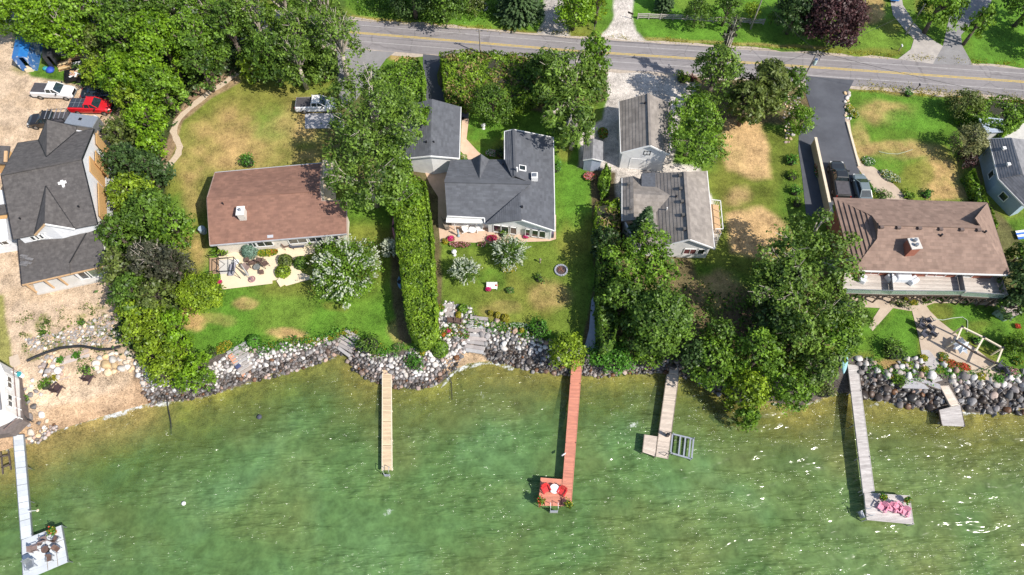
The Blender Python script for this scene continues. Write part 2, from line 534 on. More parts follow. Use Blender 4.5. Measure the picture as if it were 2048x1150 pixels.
    # gravel yards
    poly([(1215, 138), (1345, 150), (1400, 168), (1362, 215), (1345, 325), (1400, 335), (1425, 400), (1440, 470), (1430, 500), (1235, 440), (1232, 345), (1158, 335), (1160, 262), (1205, 240), (1212, 200)], C_GRAVEL, 1, 6)
    poly([(1226, -60), (1274, -60), (1262, 30), (1272, 62), (1296, 88), (1185, 82), (1218, 55), (1228, 30)], C_GRAVEL * 1.05, 1, 6)
    poly([(1086, -60), (1122, -60), (1128, 45), (1145, 78), (1070, 72), (1088, 40)], C_GRAVEL * .75, 1, 6)
    # construction yard and beach
    YARD = [(-600, 20), (30, 50), (36, 120), (60, 150), (140, 165), (230, 190), (250, 240), (222, 280), (226, 560), (236, 640), (246, 690), (300, 735), (310, 806), (200, 850), (80, 900), (-600, 1100)]
    poly(YARD, C_SAND, 1, 6)
    inY = sdf(u, v, YARD) > 0
    blend(inY * sm((mid - .5) * 4) * .45, C_SAND2)
    blend(inY * sm((big - .55) * 6) * .35, C_SAND * .75)
    poly([(-300, 570), (8, 590), (20, 680), (26, 760), (-300, 800)], C_OLIVE * 1.2, .85, 6)
    for e in [(88, 635, 14, 12), (160, 628, 18, 8), (195, 618, 20, 6), (60, 665, 12, 10), (120, 690, 60, 10), (75, 645, 12, 16), (200, 662, 20, 8), (45, 695, 6, 20), (230, 665, 10, 12), (60, 715, 14, 10), (95, 120, 36, 14), (40, 140, 22, 8), (150, 95, 30, 10)]:
        ell(*e, C_OLIVE * .9, .8 * 0.9, .9)
    # riprap bedding: shade of the gaps between stones put into a dark colour
    ds = seg_dist(x, y, SHORE); land = inside(x, y, LAND_POLY); top = inside(x, y, TOP_POLY)
    bank = land & ~top & (u > 268)
    blend(bank * 1.0, C_STONE_GAP)
    # flat sand pocket beach (middle)
    poly([(893, 712), (930, 690), (958, 700), (975, 722), (950, 735), (905, 748), (885, 745)], C_SAND2 * .85, 1, 4, .15)
    # left beach : dry to wet sand
    beach = sm((300 - u) / 8) * land
    blend((u > 300) * (u < 1500) * ~top * 0, C_SAND); blend(beach * sm((3.2 - ds + (mid - .5) * 2) / 1.2) * .8, C_WETSAND * 1.25)
    blend(beach * sm((1.2 - ds + (mid - .5)) / .8) * .8, C_WETSAND)
    # bed
    deep = ~land
    bedc = C_BED[None, :] * (0.55 + 0.9 * fbm(x, y, 1.6, 61, 3))[:, None]
    t = np.clip(1 - ds / 7.0 + (big - .5) * 1.2, 0, 1)[:, None]
    warm = C_BEDB * (0.6 + 0.8 * fbm(x, y, .6, 71, 2))[:, None]
    bedc = bedc * (1 - t) + warm * t
    bs = (np.clip((360 - u) / 80, 0, 1) * np.clip(1.3 - ds / 4.5, 0, 1))[:, None]
    bedc = bedc * (1 - bs) + C_WETSAND * 1.5 * bs
    c = np.where(deep[:, None], bedc, c)
    return np.clip(c, 0.004, 0.8)

def ground_material():
    m, nt, out = new_mat('ground_cover')
    at = N(nt, 'ShaderNodeAttribute', attribute_name='cover')
    geo = nt.nodes.new('ShaderNodeNewGeometry')
    n1 = N(nt, 'ShaderNodeTexNoise', Scale=2.2, Detail=8.0, Roughness=0.75)
    n2 = N(nt, 'ShaderNodeTexNoise', Scale=0.45, Detail=5.0, Roughness=0.6)
    mp = nt.nodes.new('ShaderNodeMapping'); mp.inputs['Scale'].default_value = (1, 1.9, 1); mp.inputs['Rotation'].default_value = (0, 0, 0.5)
    n3 = N(nt, 'ShaderNodeTexNoise', Scale=6.0, Detail=3.0)
    nt.links.new(geo.outputs['Position'], n1.inputs['Vector']); nt.links.new(geo.outputs['Position'], n2.inputs['Vector'])
    nt.links.new(geo.outputs['Position'], mp.inputs[0]); nt.links.new(mp.outputs[0], n3.inputs['Vector'])
    s = N(nt, 'ShaderNodeMath', operation='ADD'); nt.links.new(n1.outputs['Fac'], s.inputs[0])
    nt.links.new(n3.outputs['Fac'], s.inputs[1])
    s2 = N(nt, 'ShaderNodeMath', operation='ADD'); nt.links.new(s.outputs[0], s2.inputs[0]); nt.links.new(n2.outputs['Fac'], s2.inputs[1])
    mr = N(nt, 'ShaderNodeMapRange'); mr.inputs['From Min'].default_value = 1.0; mr.inputs['From Max'].default_value = 2.0
    mr.inputs['To Min'].default_value = 0.10; mr.inputs['To Max'].default_value = 1.95
    nt.links.new(s2.outputs[0], mr.inputs['Value'])
    mx = N(nt, 'ShaderNodeMix', data_type='RGBA', blend_type='MULTIPLY'); mx.inputs[0].default_value = 1
    nt.links.new(at.outputs['Color'], mx.inputs[6]); nt.links.new(mr.outputs[0], mx.inputs[7])
    b = nt.nodes.new('ShaderNodeBsdfPrincipled'); b.inputs['Roughness'].default_value = 0.95; b.inputs['Specular IOR Level'].default_value = 0.15
    nt.links.new(mx.outputs[2], b.inputs['Base Color'])
    bp = N(nt, 'ShaderNodeBump', Strength=0.9, Distance=0.09)
    nt.links.new(s.outputs[0], bp.inputs['Height']); nt.links.new(bp.outputs[0], b.inputs['Normal'])
    nt.links.new(b.outputs[0], out.inputs[0])
    return m

GROUND_M = ground_material()
xs = axis(-84, 84, 0.26, 2500); ys = axis(3, 96, 0.26, 2500)
g_me, GV = grid_mesh('ground', xs, ys, height, GROUND_M)
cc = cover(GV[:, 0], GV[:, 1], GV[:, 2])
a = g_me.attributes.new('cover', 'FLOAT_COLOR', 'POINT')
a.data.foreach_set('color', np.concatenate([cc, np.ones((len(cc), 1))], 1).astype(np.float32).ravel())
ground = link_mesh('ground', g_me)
tag(ground, kind='structure')

# ------------------------------------------------------------------ water
def water_material():
    m, nt, out = new_mat('lake_water')
    geo = nt.nodes.new('ShaderNodeNewGeometry')
    dep = N(nt, 'ShaderNodeAttribute', attribute_name='murk')
    foam = N(nt, 'ShaderNodeAttribute', attribute_name='foam')
    olive = N(nt, 'ShaderNodeAttribute', attribute_name='olive')
    pos = geo.outputs['Position']
    # body colour : green with drifting lighter clouds and weed patches
    n1 = N(nt, 'ShaderNodeTexNoise', Scale=0.10, Detail=5.0, Roughness=0.6, Distortion=0.6)
    n2 = N(nt, 'ShaderNodeTexNoise', Scale=0.9, Detail=5.0, Roughness=0.65)
    nt.links.new(pos, n1.inputs['Vector']); nt.links.new(pos, n2.inputs['Vector'])
    r1 = nt.nodes.new('ShaderNodeValToRGB')
    els = r1.color_ramp.elements
    els[0].position = 0.33; els[0].color = (0.092, 0.152, 0.048, 1)
    els[1].position = 0.68; els[1].color = (0.120, 0.222, 0.086, 1)
    e = els.new(0.5); e.color = (0.100, 0.184, 0.060, 1)
    nt.links.new(n1.outputs['Fac'], r1.inputs[0])
    mo = N(nt, 'ShaderNodeMix', data_type='RGBA'); mo.inputs[7].default_value = (0.165, 0.190, 0.064, 1)
    nt.links.new(olive.outputs['Fac'], mo.inputs[0]); nt.links.new(r1.outputs[0], mo.inputs[6])
    mr = N(nt, 'ShaderNodeMapRange'); mr.inputs['From Min'].default_value = 0.3; mr.inputs['From Max'].default_value = 0.7
    mr.inputs['To Min'].default_value = 0.66; mr.inputs['To Max'].default_value = 1.30
    nt.links.new(n2.outputs['Fac'], mr.inputs['Value'])
    mx = N(nt, 'ShaderNodeMix', data_type='RGBA', blend_type='MULTIPLY'); mx.inputs[0].default_value = 1
    nt.links.new(mo.outputs[2], mx.inputs[6]); nt.links.new(mr.outputs[0], mx.inputs[7])
    # waves
    mp = nt.nodes.new('ShaderNodeMapping'); mp.inputs['Rotation'].default_value = (0, 0, math.radians(-24)); mp.inputs['Scale'].default_value = (0.45, 1.0, 1)
    nt.links.new(pos, mp.inputs[0])
    w1 = N(nt, 'ShaderNodeTexNoise', Scale=0.55, Detail=2.0, Distortion=0.8)
    w2 = N(nt, 'ShaderNodeTexNoise', Scale=1.9, Detail=1.0, Roughness=0.5)
    w3 = N(nt, 'ShaderNodeTexNoise', Scale=3.4, Detail=0.0)
    nt.links.new(mp.outputs[0], w1.inputs['Vector']); nt.links.new(mp.outputs[0], w2.inputs['Vector']); nt.links.new(mp.outputs[0], w3.inputs['Vector'])
    grp = N(nt, 'ShaderNodeTexNoise', Scale=0.42, Detail=4.0, Roughness=0.62)
    mg = nt.nodes.new('ShaderNodeMapping'); mg.inputs['Rotation'].default_value = (0, 0, math.radians(-17)); mg.inputs['Scale'].default_value = (0.24, 1.0, 1)
    nt.links.new(pos, mg.inputs[0]); nt.links.new(mg.outputs[0], grp.inputs['Vector'])
    gm = N(nt, 'ShaderNodeMapRange'); gm.inputs['From Min'].default_value = 0.475; gm.inputs['From Max'].default_value = 0.635
    gm.inputs['To Min'].default_value = 0.12; gm.inputs['To Max'].default_value = 2.9
    nt.links.new(grp.outputs['Fac'], gm.inputs['Value'])
    b1 = N(nt, 'ShaderNodeBump', Strength=1.0, Distance=0.75); nt.links.new(w1.outputs['Fac'], b1.inputs['Height'])
    h2 = N(nt, 'ShaderNodeMath', operation='MULTIPLY'); nt.links.new(w2.outputs['Fac'], h2.inputs[0]); nt.links.new(gm.outputs[0], h2.inputs[1])
    b2 = N(nt, 'ShaderNodeBump', Strength=1.0, Distance=0.40); nt.links.new(h2.outputs[0], b2.inputs['Height']); nt.links.new(b1.outputs[0], b2.inputs['Normal'])
    h3 = N(nt, 'ShaderNodeMath', operation='MULTIPLY'); nt.links.new(w3.outputs['Fac'], h3.inputs[0]); nt.links.new(gm.outputs[0], h3.inputs[1])
    b3 = N(nt, 'ShaderNodeBump', Strength=1.0, Distance=0.20); nt.links.new(h3.outputs[0], b3.inputs['Height']); nt.links.new(b2.outputs[0], b3.inputs['Normal'])
    df = nt.nodes.new('ShaderNodeBsdfDiffuse'); nt.links.new(mx.outputs[2], df.inputs[0])
    bs_ = N(nt, 'ShaderNodeMath', operation='MULTIPLY_ADD'); bs_.inputs[1].default_value = .45; nt.links.new(h2.outputs[0], bs_.inputs[0]); nt.links.new(w1.outputs['Fac'], bs_.inputs[2])
    bd = N(nt, 'ShaderNodeBump', Strength=0.6, Distance=0.34); nt.links.new(bs_.outputs[0], bd.inputs['Height']); nt.links.new(bd.outputs[0], df.inputs['Normal'])
    tp = nt.nodes.new('ShaderNodeBsdfTransparent'); tp.inputs[0].default_value = (0.80, 0.88, 0.68, 1)
    m1 = nt.nodes.new('ShaderNodeMixShader'); nt.links.new(dep.outputs['Fac'], m1.inputs[0])
    nt.links.new(tp.outputs[0], m1.inputs[1]); nt.links.new(df.outputs[0], m1.inputs[2])
    gl = N(nt, 'ShaderNodeBsdfGlossy', Roughness=0.15); nt.links.new(b3.outputs[0], gl.inputs['Normal'])
    fr = N(nt, 'ShaderNodeFresnel', IOR=1.34)
    m2 = nt.nodes.new('ShaderNodeMixShader'); nt.links.new(fr.outputs[0], m2.inputs[0])
    nt.links.new(m1.outputs[0], m2.inputs[1]); nt.links.new(gl.outputs[0], m2.inputs[2])
    # foam
    nf = N(nt, 'ShaderNodeTexNoise', Scale=3.2, Detail=6.0, Roughness=0.75, Distortion=1.0); nt.links.new(pos, nf.inputs['Vector'])
    fa = N(nt, 'ShaderNodeMath', operation='ADD'); nt.links.new(nf.outputs['Fac'], fa.inputs[0]); nt.links.new(foam.outputs['Fac'], fa.inputs[1])
    fm = N(nt, 'ShaderNodeMapRange'); fm.inputs['From Min'].default_value = 0.90; fm.inputs['From Max'].default_value = 1.12; fm.inputs['To Max'].default_value = 0.85
    nt.links.new(fa.outputs[0], fm.inputs['Value'])
    fd = nt.nodes.new('ShaderNodeBsdfDiffuse'); fd.inputs[0].default_value = (0.78, 0.80, 0.78, 1)
    m3 = nt.nodes.new('ShaderNodeMixShader'); nt.links.new(fm.outputs[0], m3.inputs[0])
    nt.links.new(m2.outputs[0], m3.inputs[1]); nt.links.new(fd.outputs[0], m3.inputs[2])
    nt.links.new(m3.outputs[0], out.inputs[0])
    return m

wx = axis(-84, 84, 0.35, 2500); wy = axis(2, 38, 0.35, 2500)
w_me, WV = grid_mesh('lake_water', wx, wy[wy < 60], lambda x, y: np.full(len(x), WATER), water_material())
wxx, wyy = WV[:, 0], WV[:, 1]
wu, wv_ = px_of(wxx, wyy, WV[:, 2])
dsh = seg_dist(wxx, wyy, SHORE)
nzb = fbm(wxx, wyy, 6, 91)
nzs = fbm(wxx, wyy, 1.5, 95)
murk = np.clip(0.10 + (dsh * 0.105) * (0.75 + .6 * nzb) + (nzs - .5) * .25, 0.06, 0.94)
lf = np.clip((560 - wu) / 300, 0, 1); murk = murk * (1 - lf) + lf * np.clip(0.05 + dsh * 0.075 * (0.7 + .6 * nzb) + (nzs - .5) * .3, .03, .80)
olive = np.clip(np.clip((wu - 1150) / 700, 0, 1) * .5 + np.clip(1 - dsh / 9, 0, 1) * .7 + (nzb - .5) * 1.3, 0, 1)
beachy = ((wu > 205) & (wu < 340)) | ((wu > 880) & (wu < 1025))
foam = np.where(beachy, np.clip(0.62 - np.abs(dsh - .30 - (nzs - .5) * .9) * 1.1, 0, 1), np.clip(0.52 - np.abs(dsh - .15 - (nzs - .5) * .3) * 1.6, 0, 1))
for (fu, fv, ru, rv, k) in [(775, 1025, 22, 11, .5), (490, 911, 12, 4, .5), (1266, 850, 22, 14, .48), (965, 790, 8, 16, .42), (1380, 870, 30, 8, .3), (430, 855, 50, 10, .3), (150, 900, 40, 10, .25), (1040, 965, 14, 10, .3), (1180, 775, 30, 8, .35), (1760, 805, 60, 10, .42), (1900, 840, 80, 12, .40), (560, 752, 40, 5, .3), (1560, 850, 12, 8, .45), (345, 870, 10, 6, .4), (420, 915, 40, 4, .3), (1240, 770, 60, 14, .26), (640, 780, 60, 10, .22), (1600, 1000, 200, 40, .2), (1350, 880, 14, 6, .4), (1336, 918, 8, 4, .5)]:
    a_ = math.radians(-20)
    du, dv = wu - fu, wv_ - fv
    dd = np.hypot((du * math.cos(a_) + dv * math.sin(a_)) / ru, (-du * math.sin(a_) + dv * math.cos(a_)) / rv)
    foam = np.maximum(foam, np.clip(1.3 - dd, 0, 1) * k)
for nm, arr in (('murk', murk), ('olive', olive), ('foam', foam)):
    at_ = w_me.attributes.new(nm, 'FLOAT', 'POINT'); at_.data.foreach_set('value', arr.astype(np.float32))
water = link_mesh('lake_water', w_me)
tag(water, kind='structure')

# ------------------------------------------------------------------ paved sheets
def sheet(name, px, m, z=0.02, kind='structure', onground=False, label=None, cat=None, parent=None, thick=0.0):
    pts = [P(u, v, z) for u, v in px]
    bm = bmesh.new()
    vs = [bm.verts.new(q) for q in pts]
    f = bm.faces.new(vs)
    if f.normal.z < 0 or True:
        bm.normal_update()
        if f.normal.z < 0: f.normal_flip()
    if thick > 0:
        r = bmesh.ops.extrude_face_region(bm, geom=[f])
        for e in r['geom']:
            if isinstance(e, bmesh.types.BMVert): pass
        for v in vs: pass
        top = [e for e in r['geom'] if isinstance(e, bmesh.types.BMVert)]
        for v in top: v.co.z = z
        for v in vs: v.co.z = z - thick
        bmesh.ops.recalc_face_normals(bm, faces=bm.faces)
    bmesh.ops.triangulate(bm, faces=[f for f in bm.faces if len(f.verts) > 4])
    me = bpy.data.meshes.new(name); bm.to_mesh(me); bm.free()
    me.materials.append(m)
    o = link_mesh(name, me, parent)
    if parent is None: tag(o, label, cat, kind=kind)
    return o

M_ROAD = None
def road_material():
    m, nt, out = new_mat('old_asphalt')
    tc = nt.nodes.new('ShaderNodeUVMap')
    b = nt.nodes.new('ShaderNodeBsdfPrincipled'); b.inputs['Roughness'].default_value = 0.85
    sx = nt.nodes.new('ShaderNodeSeparateXYZ'); nt.links.new(tc.outputs[0], sx.inputs[0])
    mp = nt.nodes.new('ShaderNodeMapping'); mp.inputs['Scale'].default_value = (0.02, 2.2, 1)
    nt.links.new(tc.outputs[0], mp.inputs[0])
    n1 = N(nt, 'ShaderNodeTexNoise', Scale=1.0, Detail=4.0, Roughness=.7); nt.links.new(mp.outputs[0], n1.inputs['Vector'])
    n2 = N(nt, 'ShaderNodeTexNoise', Scale=1.6, Detail=6.0, Roughness=.8); nt.links.new(tc.outputs[0], n2.inputs['Vector'])
    n3 = N(nt, 'ShaderNodeTexNoise', Scale=0.12, Detail=3.0); nt.links.new(tc.outputs[0], n3.inputs['Vector'])
    s = N(nt, 'ShaderNodeMath', operation='MULTIPLY_ADD'); s.inputs[1].default_value = 1.5
    nt.links.new(n1.outputs['Fac'], s.inputs[0]); nt.links.new(n2.outputs['Fac'], s.inputs[2])
    s2 = N(nt, 'ShaderNodeMath', operation='ADD'); nt.links.new(s.outputs[0], s2.inputs[0]); nt.links.new(n3.outputs['Fac'], s2.inputs[1])
    r = nt.nodes.new('ShaderNodeValToRGB')
    r.color_ramp.elements[0].position = .0; r.color_ramp.elements[0].color = (0.175, 0.16, 0.16, 1)
    r.color_ramp.elements[1].position = 1.; r.color_ramp.elements[1].color = (0.30, 0.275, 0.275, 1)
    mr = N(nt, 'ShaderNodeMapRange'); mr.inputs['From Min'].default_value = 1.3; mr.inputs['From Max'].default_value = 2.2
    nt.links.new(s2.outputs[0], mr.inputs['Value']); nt.links.new(mr.outputs[0], r.inputs[0])
    # thin cracks
    vo = N(nt, 'ShaderNodeTexVoronoi', feature='DISTANCE_TO_EDGE', Scale=0.22)
    dn = N(nt, 'ShaderNodeTexNoise', Scale=.8, Detail=4.0); nt.links.new(tc.outputs[0], dn.inputs['Vector'])
    mv = N(nt, 'ShaderNodeMix', data_type='RGBA'); mv.inputs[0].default_value = .35; nt.links.new(tc.outputs[0], mv.inputs[6]); nt.links.new(dn.outputs['Color'], mv.inputs[7])
    sc = nt.nodes.new('ShaderNodeMapping'); sc.inputs['Scale'].default_value = (1, 1, 1); nt.links.new(mv.outputs[2], sc.inputs[0]); nt.links.new(sc.outputs[0], vo.inputs['Vector'])
    lt = N(nt, 'ShaderNodeMapRange'); lt.inputs['From Min'].default_value = 0.004; lt.inputs['From Max'].default_value = 0.012; lt.inputs['To Min'].default_value = .78; lt.inputs['To Max'].default_value = 1
    nt.links.new(vo.outputs['Distance'], lt.inputs['Value'])
    mx = N(nt, 'ShaderNodeMix', data_type='RGBA', blend_type='MULTIPLY'); mx.inputs[0].default_value = 1
    nt.links.new(r.outputs[0], mx.inputs[6]); nt.links.new(lt.outputs[0], mx.inputs[7])
    nt.links.new(mx.outputs[2], b.inputs['Base Color']); nt.links.new(b.outputs[0], out.inputs[0])
    return m

CENTRE_PX = [(-900, -75), (-400, -30), (0, 8), (300, 29), (450, 40), (560, 51), (718, 66), (900, 81), (1150, 102), (1394, 118), (1566, 130.5), (1750, 143), (2048, 164), (2500, 196), (3000, 230)]
CENTRE = [P(u, v, 0) for u, v in CENTRE_PX]
def ribbon(name, off0, off1, m, z, path=CENTRE, dash=None, jitter=0.0):
    V = []; F = []; uv = []
    # resample
    pts = []; s = 0.0; S = []
    for i in range(len(path) - 1):
        n = max(2, int((path[i + 1] - path[i]).length / 2.0))
        for k in range(n):
            pts.append(path[i].lerp(path[i + 1], k / n))
    pts.append(path[-1])
    L = 0
    for i, q in enumerate(pts):
        d = (pts[min(i + 1, len(pts) - 1)] - pts[max(i - 1, 0)]).normalized()
        nrm = Vector((-d.y, d.x, 0))
        if i: L += (q - pts[i - 1]).length
        j0 = jitter * (random.random() - .5); j1 = jitter * (random.random() - .5)
        V += [(*(q + nrm * (off0 + j0)).xy, z), (*(q + nrm * (off1 + j1)).xy, z)]
        uv += [(L, off0), (L, off1)]
        if i: F.append((2 * i - 2, 2 * i, 2 * i + 1, 2 * i - 1))
    me = bpy.data.meshes.new(name); me.from_pydata(V, [], F)
    ul = me.uv_layers.new(name='UVMap')
    for lp in me.loops: ul.data[lp.index].uv = uv[lp.vertex_index]
    me.materials.append(m); me.update()
    bm = bmesh.new(); bm.from_mesh(me)
    for f in bm.faces:
        if f.normal.z < 0: f.normal_flip()
    bm.to_mesh(me); bm.free()
    return tag(link_mesh(name, me), kind='structure')

M_ROAD = road_material()
ribbon('road', -3.1, 2.62, M_ROAD, 0.030, jitter=0.25)
ribbon('road_shoulder', -3.75, 3.0, mat('shoulder_gravel', (.50, .42, .34), (.36, .30, .24), rough=.95, scale=2.5, detail=8), 0.022, jitter=0.7)
M_YEL = mat('road_paint_yellow', (0.62, 0.42, 0.07), (0.40, 0.32, 0.14), rough=.7, scale=3)
M_WPAINT = mat('road_paint_white', (0.42, 0.40, 0.39), (0.31, 0.29, 0.28), rough=.7, scale=2)
ribbon('centre_line', 0.05, 0.19, M_YEL, 0.036)
ribbon('centre_line', -0.19, -0.05, M_YEL, 0.036)
ribbon('edge_line', 1.55, 1.68, M_WPAINT, 0.036)
ribbon('edge_line', -1.72, -1.60, M_WPAINT, 0.036)

M_ASPH = mat('dark_asphalt', (.095, .10, .115), (.065, .068, .08), rough=.8, scale=.35, bump=.2, detail=8)
M_ASPH2 = mat('worn_asphalt', (.27, .26, .26), (.21, .20, .20), rough=.85, scale=.6, bump=.2, detail=8)
M_CONC = mat('light_concrete', (.58, .56, .53), (.48, .46, .43), rough=.85, scale=.8, bump=.2, detail=8)
M_PEACH = mat('peach_paving', (.62, .44, .32), (.53, .37, .26), rough=.85, scale=1.2, bump=.2, detail=8)
M_CREAM = mat('cream_patio', (.74, .62, .44), (.68, .56, .39), rough=.85, scale=1.0, bump=.1, detail=8)
M_BEIGE = mat('beige_paving', (.52, .42, .32), (.42, .33, .25), rough=.85, scale=1.0, bump=.2, detail=8)
M_FLAG = mat('grey_flagstone', (.42, .39, .37), (.32, .29, .28), rough=.85, scale=1.4, bump=.3, detail=8, rand=.12)
Z1 = 0.038
sheet('driveway', [(672, 96), (790, 104), (772, 118), (756, 140), (735, 168), (712, 200), (680, 215), (676, 165), (676, 120)], M_ASPH2, 0.026)
sheet('driveway', [(846, 108), (884, 112), (874, 150), (876, 168), (892, 188), (914, 198), (940, 201), (937, 235), (925, 240), (800, 240), (846, 170)], M_ASPH, Z1)
sheet('driveway', [(1612, 152), (1708, 160), (1697, 182), (1690, 215), (1692, 240), (1702, 285), (1716, 330), (1732, 398), (1670, 400), (1655, 445), (1612, 428), (1604, 350), (1597, 300), (1598, 262), (1622, 220), (1612, 190)], M_ASPH, Z1)
sheet('driveway', [(1772, -50), (1796, -50), (1806, 10), (1832, 50), (1850, 68), (1866, 80), (1886, 92), (1868, 128), (1796, 118), (1822, 98), (1828, 78), (1812, 62), (1786, 30)], mat('weathered_concrete', (.44, .40, .36), (.33, .30, .28), rough=.9, scale=.9, detail=8), Z1)
sheet('driveway', [(1950, -50), (2000, -50), (1980, 10), (1950, 40), (1922, 70), (1924, 90), (1946, 130), (1866, 128), (1886, 92), (1893, 60), (1900, 30)], M_ASPH2, Z1 + .004)
sheet('path', [(924, 234), (938, 237), (933, 278), (956, 303), (988, 330), (950, 332), (936, 318), (921, 302)], M_PEACH, Z1)
sheet('patio', [(838, 318), (896, 330), (890, 440), (877, 440), (877, 395), (858, 365), (850, 345)], M_PEACH, Z1 + .004)
sheet('patio', [(876, 360), (980, 360), (1112, 430), (1112, 478), (1100, 482), (1000, 486), (880, 484), (876, 440)], M_PEACH, Z1 + .012)
sheet('patio', [(610, 226), (682, 226), (690, 256), (610, 257)], mat('pale_slab', (.42, .41, .42), (.36, .35, .36), rough=.85, scale=1, detail=6), Z1)
sheet('path', [(645, 320), (668, 320), (672, 400), (645, 400)], M_CREAM, Z1)
sheet('path', [(1183, 600), (1186, 594), (1193, 600), (1197, 650), (1199, 700), (1166, 706), (1178, 660)], mat('blue_grey_path', (.42, .44, .50), (.34, .36, .42), rough=.85, scale=2), Z1)
# winding stone edging of the left lawn
EDGE = [(474, 146), (452, 163), (420, 184), (392, 206), (366, 228), (352, 246), (347, 262), (352, 278), (360, 295), (357, 308), (346, 322), (332, 338), (324, 346)]
ribbon('path', -0.42, 0.42, mat('crushed_stone', (.58, .47, .35), (.46, .36, .26), rough=.95, scale=5, detail=8), 0.03, [P(u, v, 0) for u, v in EDGE], jitter=.25)
# house five walk
sheet('path', [(1690, 236), (1699, 236), (1704, 275), (1712, 305), (1724, 328), (1748, 334), (1770, 352), (1798, 378), (1816, 402), (1775, 402), (1745, 378), (1722, 345), (1712, 330), (1700, 285)], M_BEIGE, Z1 + .006)
sheet('patio', [(1690, 560), (2005, 565), (1998, 606), (1990, 612), (1920, 606), (1868, 606), (1852, 612), (1822, 622), (1786, 616), (1745, 662), (1738, 650), (1760, 616), (1684, 612)], M_BEIGE, Z1)
sheet('path', [(1820, 606), (1846, 602), (1860, 622), (1880, 642), (1906, 662), (1930, 680), (2003, 738), (1998, 752), (1992, 764), (1975, 760), (1930, 748), (1880, 722), (1862, 712), (1852, 712), (1842, 700), (1838, 676), (1830, 644)], M_BEIGE, Z1 + .008)
sheet('path', [(1842, 700), (1858, 700), (1880, 726), (1868, 744), (1886, 760), (1866, 766), (1852, 742), (1846, 722)], M_FLAG, Z1 + .014)
# ------------------------------------------------------------------ foliage
PAL = {
    'bright': ((0.03, 0.08, 0.005), (0.29, 0.5, 0.026)),
    'maple': ((0.024, 0.066, 0.008), (0.25, 0.43, 0.038)),
    'oak': ((0.022, 0.055, 0.01), (0.24, 0.38, 0.055)),
    'mid': ((0.018, 0.05, 0.009), (0.185, 0.32, 0.04)),
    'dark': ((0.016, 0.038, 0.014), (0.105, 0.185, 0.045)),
    'lime': ((0.06, 0.115, 0.01), (0.36, 0.5, 0.034)),
    'hedge': ((0.036, 0.085, 0.008), (0.29, 0.45, 0.034)),
    'olive': ((0.04, 0.062, 0.014), (0.225, 0.29, 0.065)),
    'grey':   ((.028, .032, .018), (.115, .120, .070)),
    'purple': ((.016, .008, .009), (.130, .060, .060)),
    'spruce': ((0.016, 0.044, 0.018), (0.12, 0.2, 0.07)),
    'yellow': ((.160, .150, .010), (.560, .480, .040)),
    'gold':   ((.140, .130, .012), (.420, .380, .030)),
    'blue':   ((.100, .180, .130), (.230, .350, .270)),
    'pale':   ((.060, .085, .025), (.360, .360, .150)),
    'white': ((0.36, 0.42, 0.3), (0.68, 0.7, 0.56)),
    'pink':   ((.360, .010, .090), (.780, .040, .240)),
    'rose':   ((.500, .200, .240), (.800, .450, .500)),
    'red':    ((.360, .030, .012), (.720, .110, .050)),
    'rust':   ((.120, .030, .025), (.340, .120, .080)),
    'fresh':  ((.030, .100, .010), (.130, .330, .035)),
    'straw':  ((.120, .085, .030), (.400, .300, .130)),
    'grassy': ((.050, .110, .010), (.190, .350, .040)),
}
def LM(k): return leaf_mat('leaves_' + k, *PAL[k])
M_BARK = mat('bark', (.30, .25, .20), (.17, .14, .11), rough=.9, scale=4, bump=.5)
M_BARKD = mat('dark_bark', (.13, .10, .08), (.07, .055, .045), rough=.9, scale=4, bump=.5)
M_BARKP = mat('pale_bark', (.52, .46, .38), (.36, .31, .26), rough=.9, scale=4, bump=.3)
M_TWIG = mat('shaded_twigs', (.045, .04, .025), (.02, .025, .012), rough=.95, scale=3)  # dark tone holds the shade inside the foliage

def leaf_quads(C, Nn, size, rng, elong=1.5):
    """C centres (n,3), Nn normals; returns vertex array with 4 per leaf"""
    n = len(C)
    Nn = Nn / (np.linalg.norm(Nn, axis=1, keepdims=True) + 1e-9)
    r = rng.normal(size=(n, 3))
    T = np.cross(Nn, r); T /= (np.linalg.norm(T, axis=1, keepdims=True) + 1e-9)
    B = np.cross(Nn, T)
    s = (size * (0.55 + 0.9 * rng.random(n)))[:, None]
    a = T * s * 0.5 * elong; b = B * s * 0.5
    fold = Nn * s * 0.12
    V = np.stack([C - a, C - b * .9 + fold, C + a, C + b * .9 + fold], 1).reshape(-1, 3)
    return V

def foliage(name, C, Nn, size, tone, m, rng, elong=1.5):
    V = leaf_quads(C, Nn, size, rng, elong)
    n = len(C)
    q = np.arange(n * 4).reshape(-1, 4)
    return np_mesh(name, V, q, m, tone=np.repeat(np.clip(tone, 0, 1), 4))

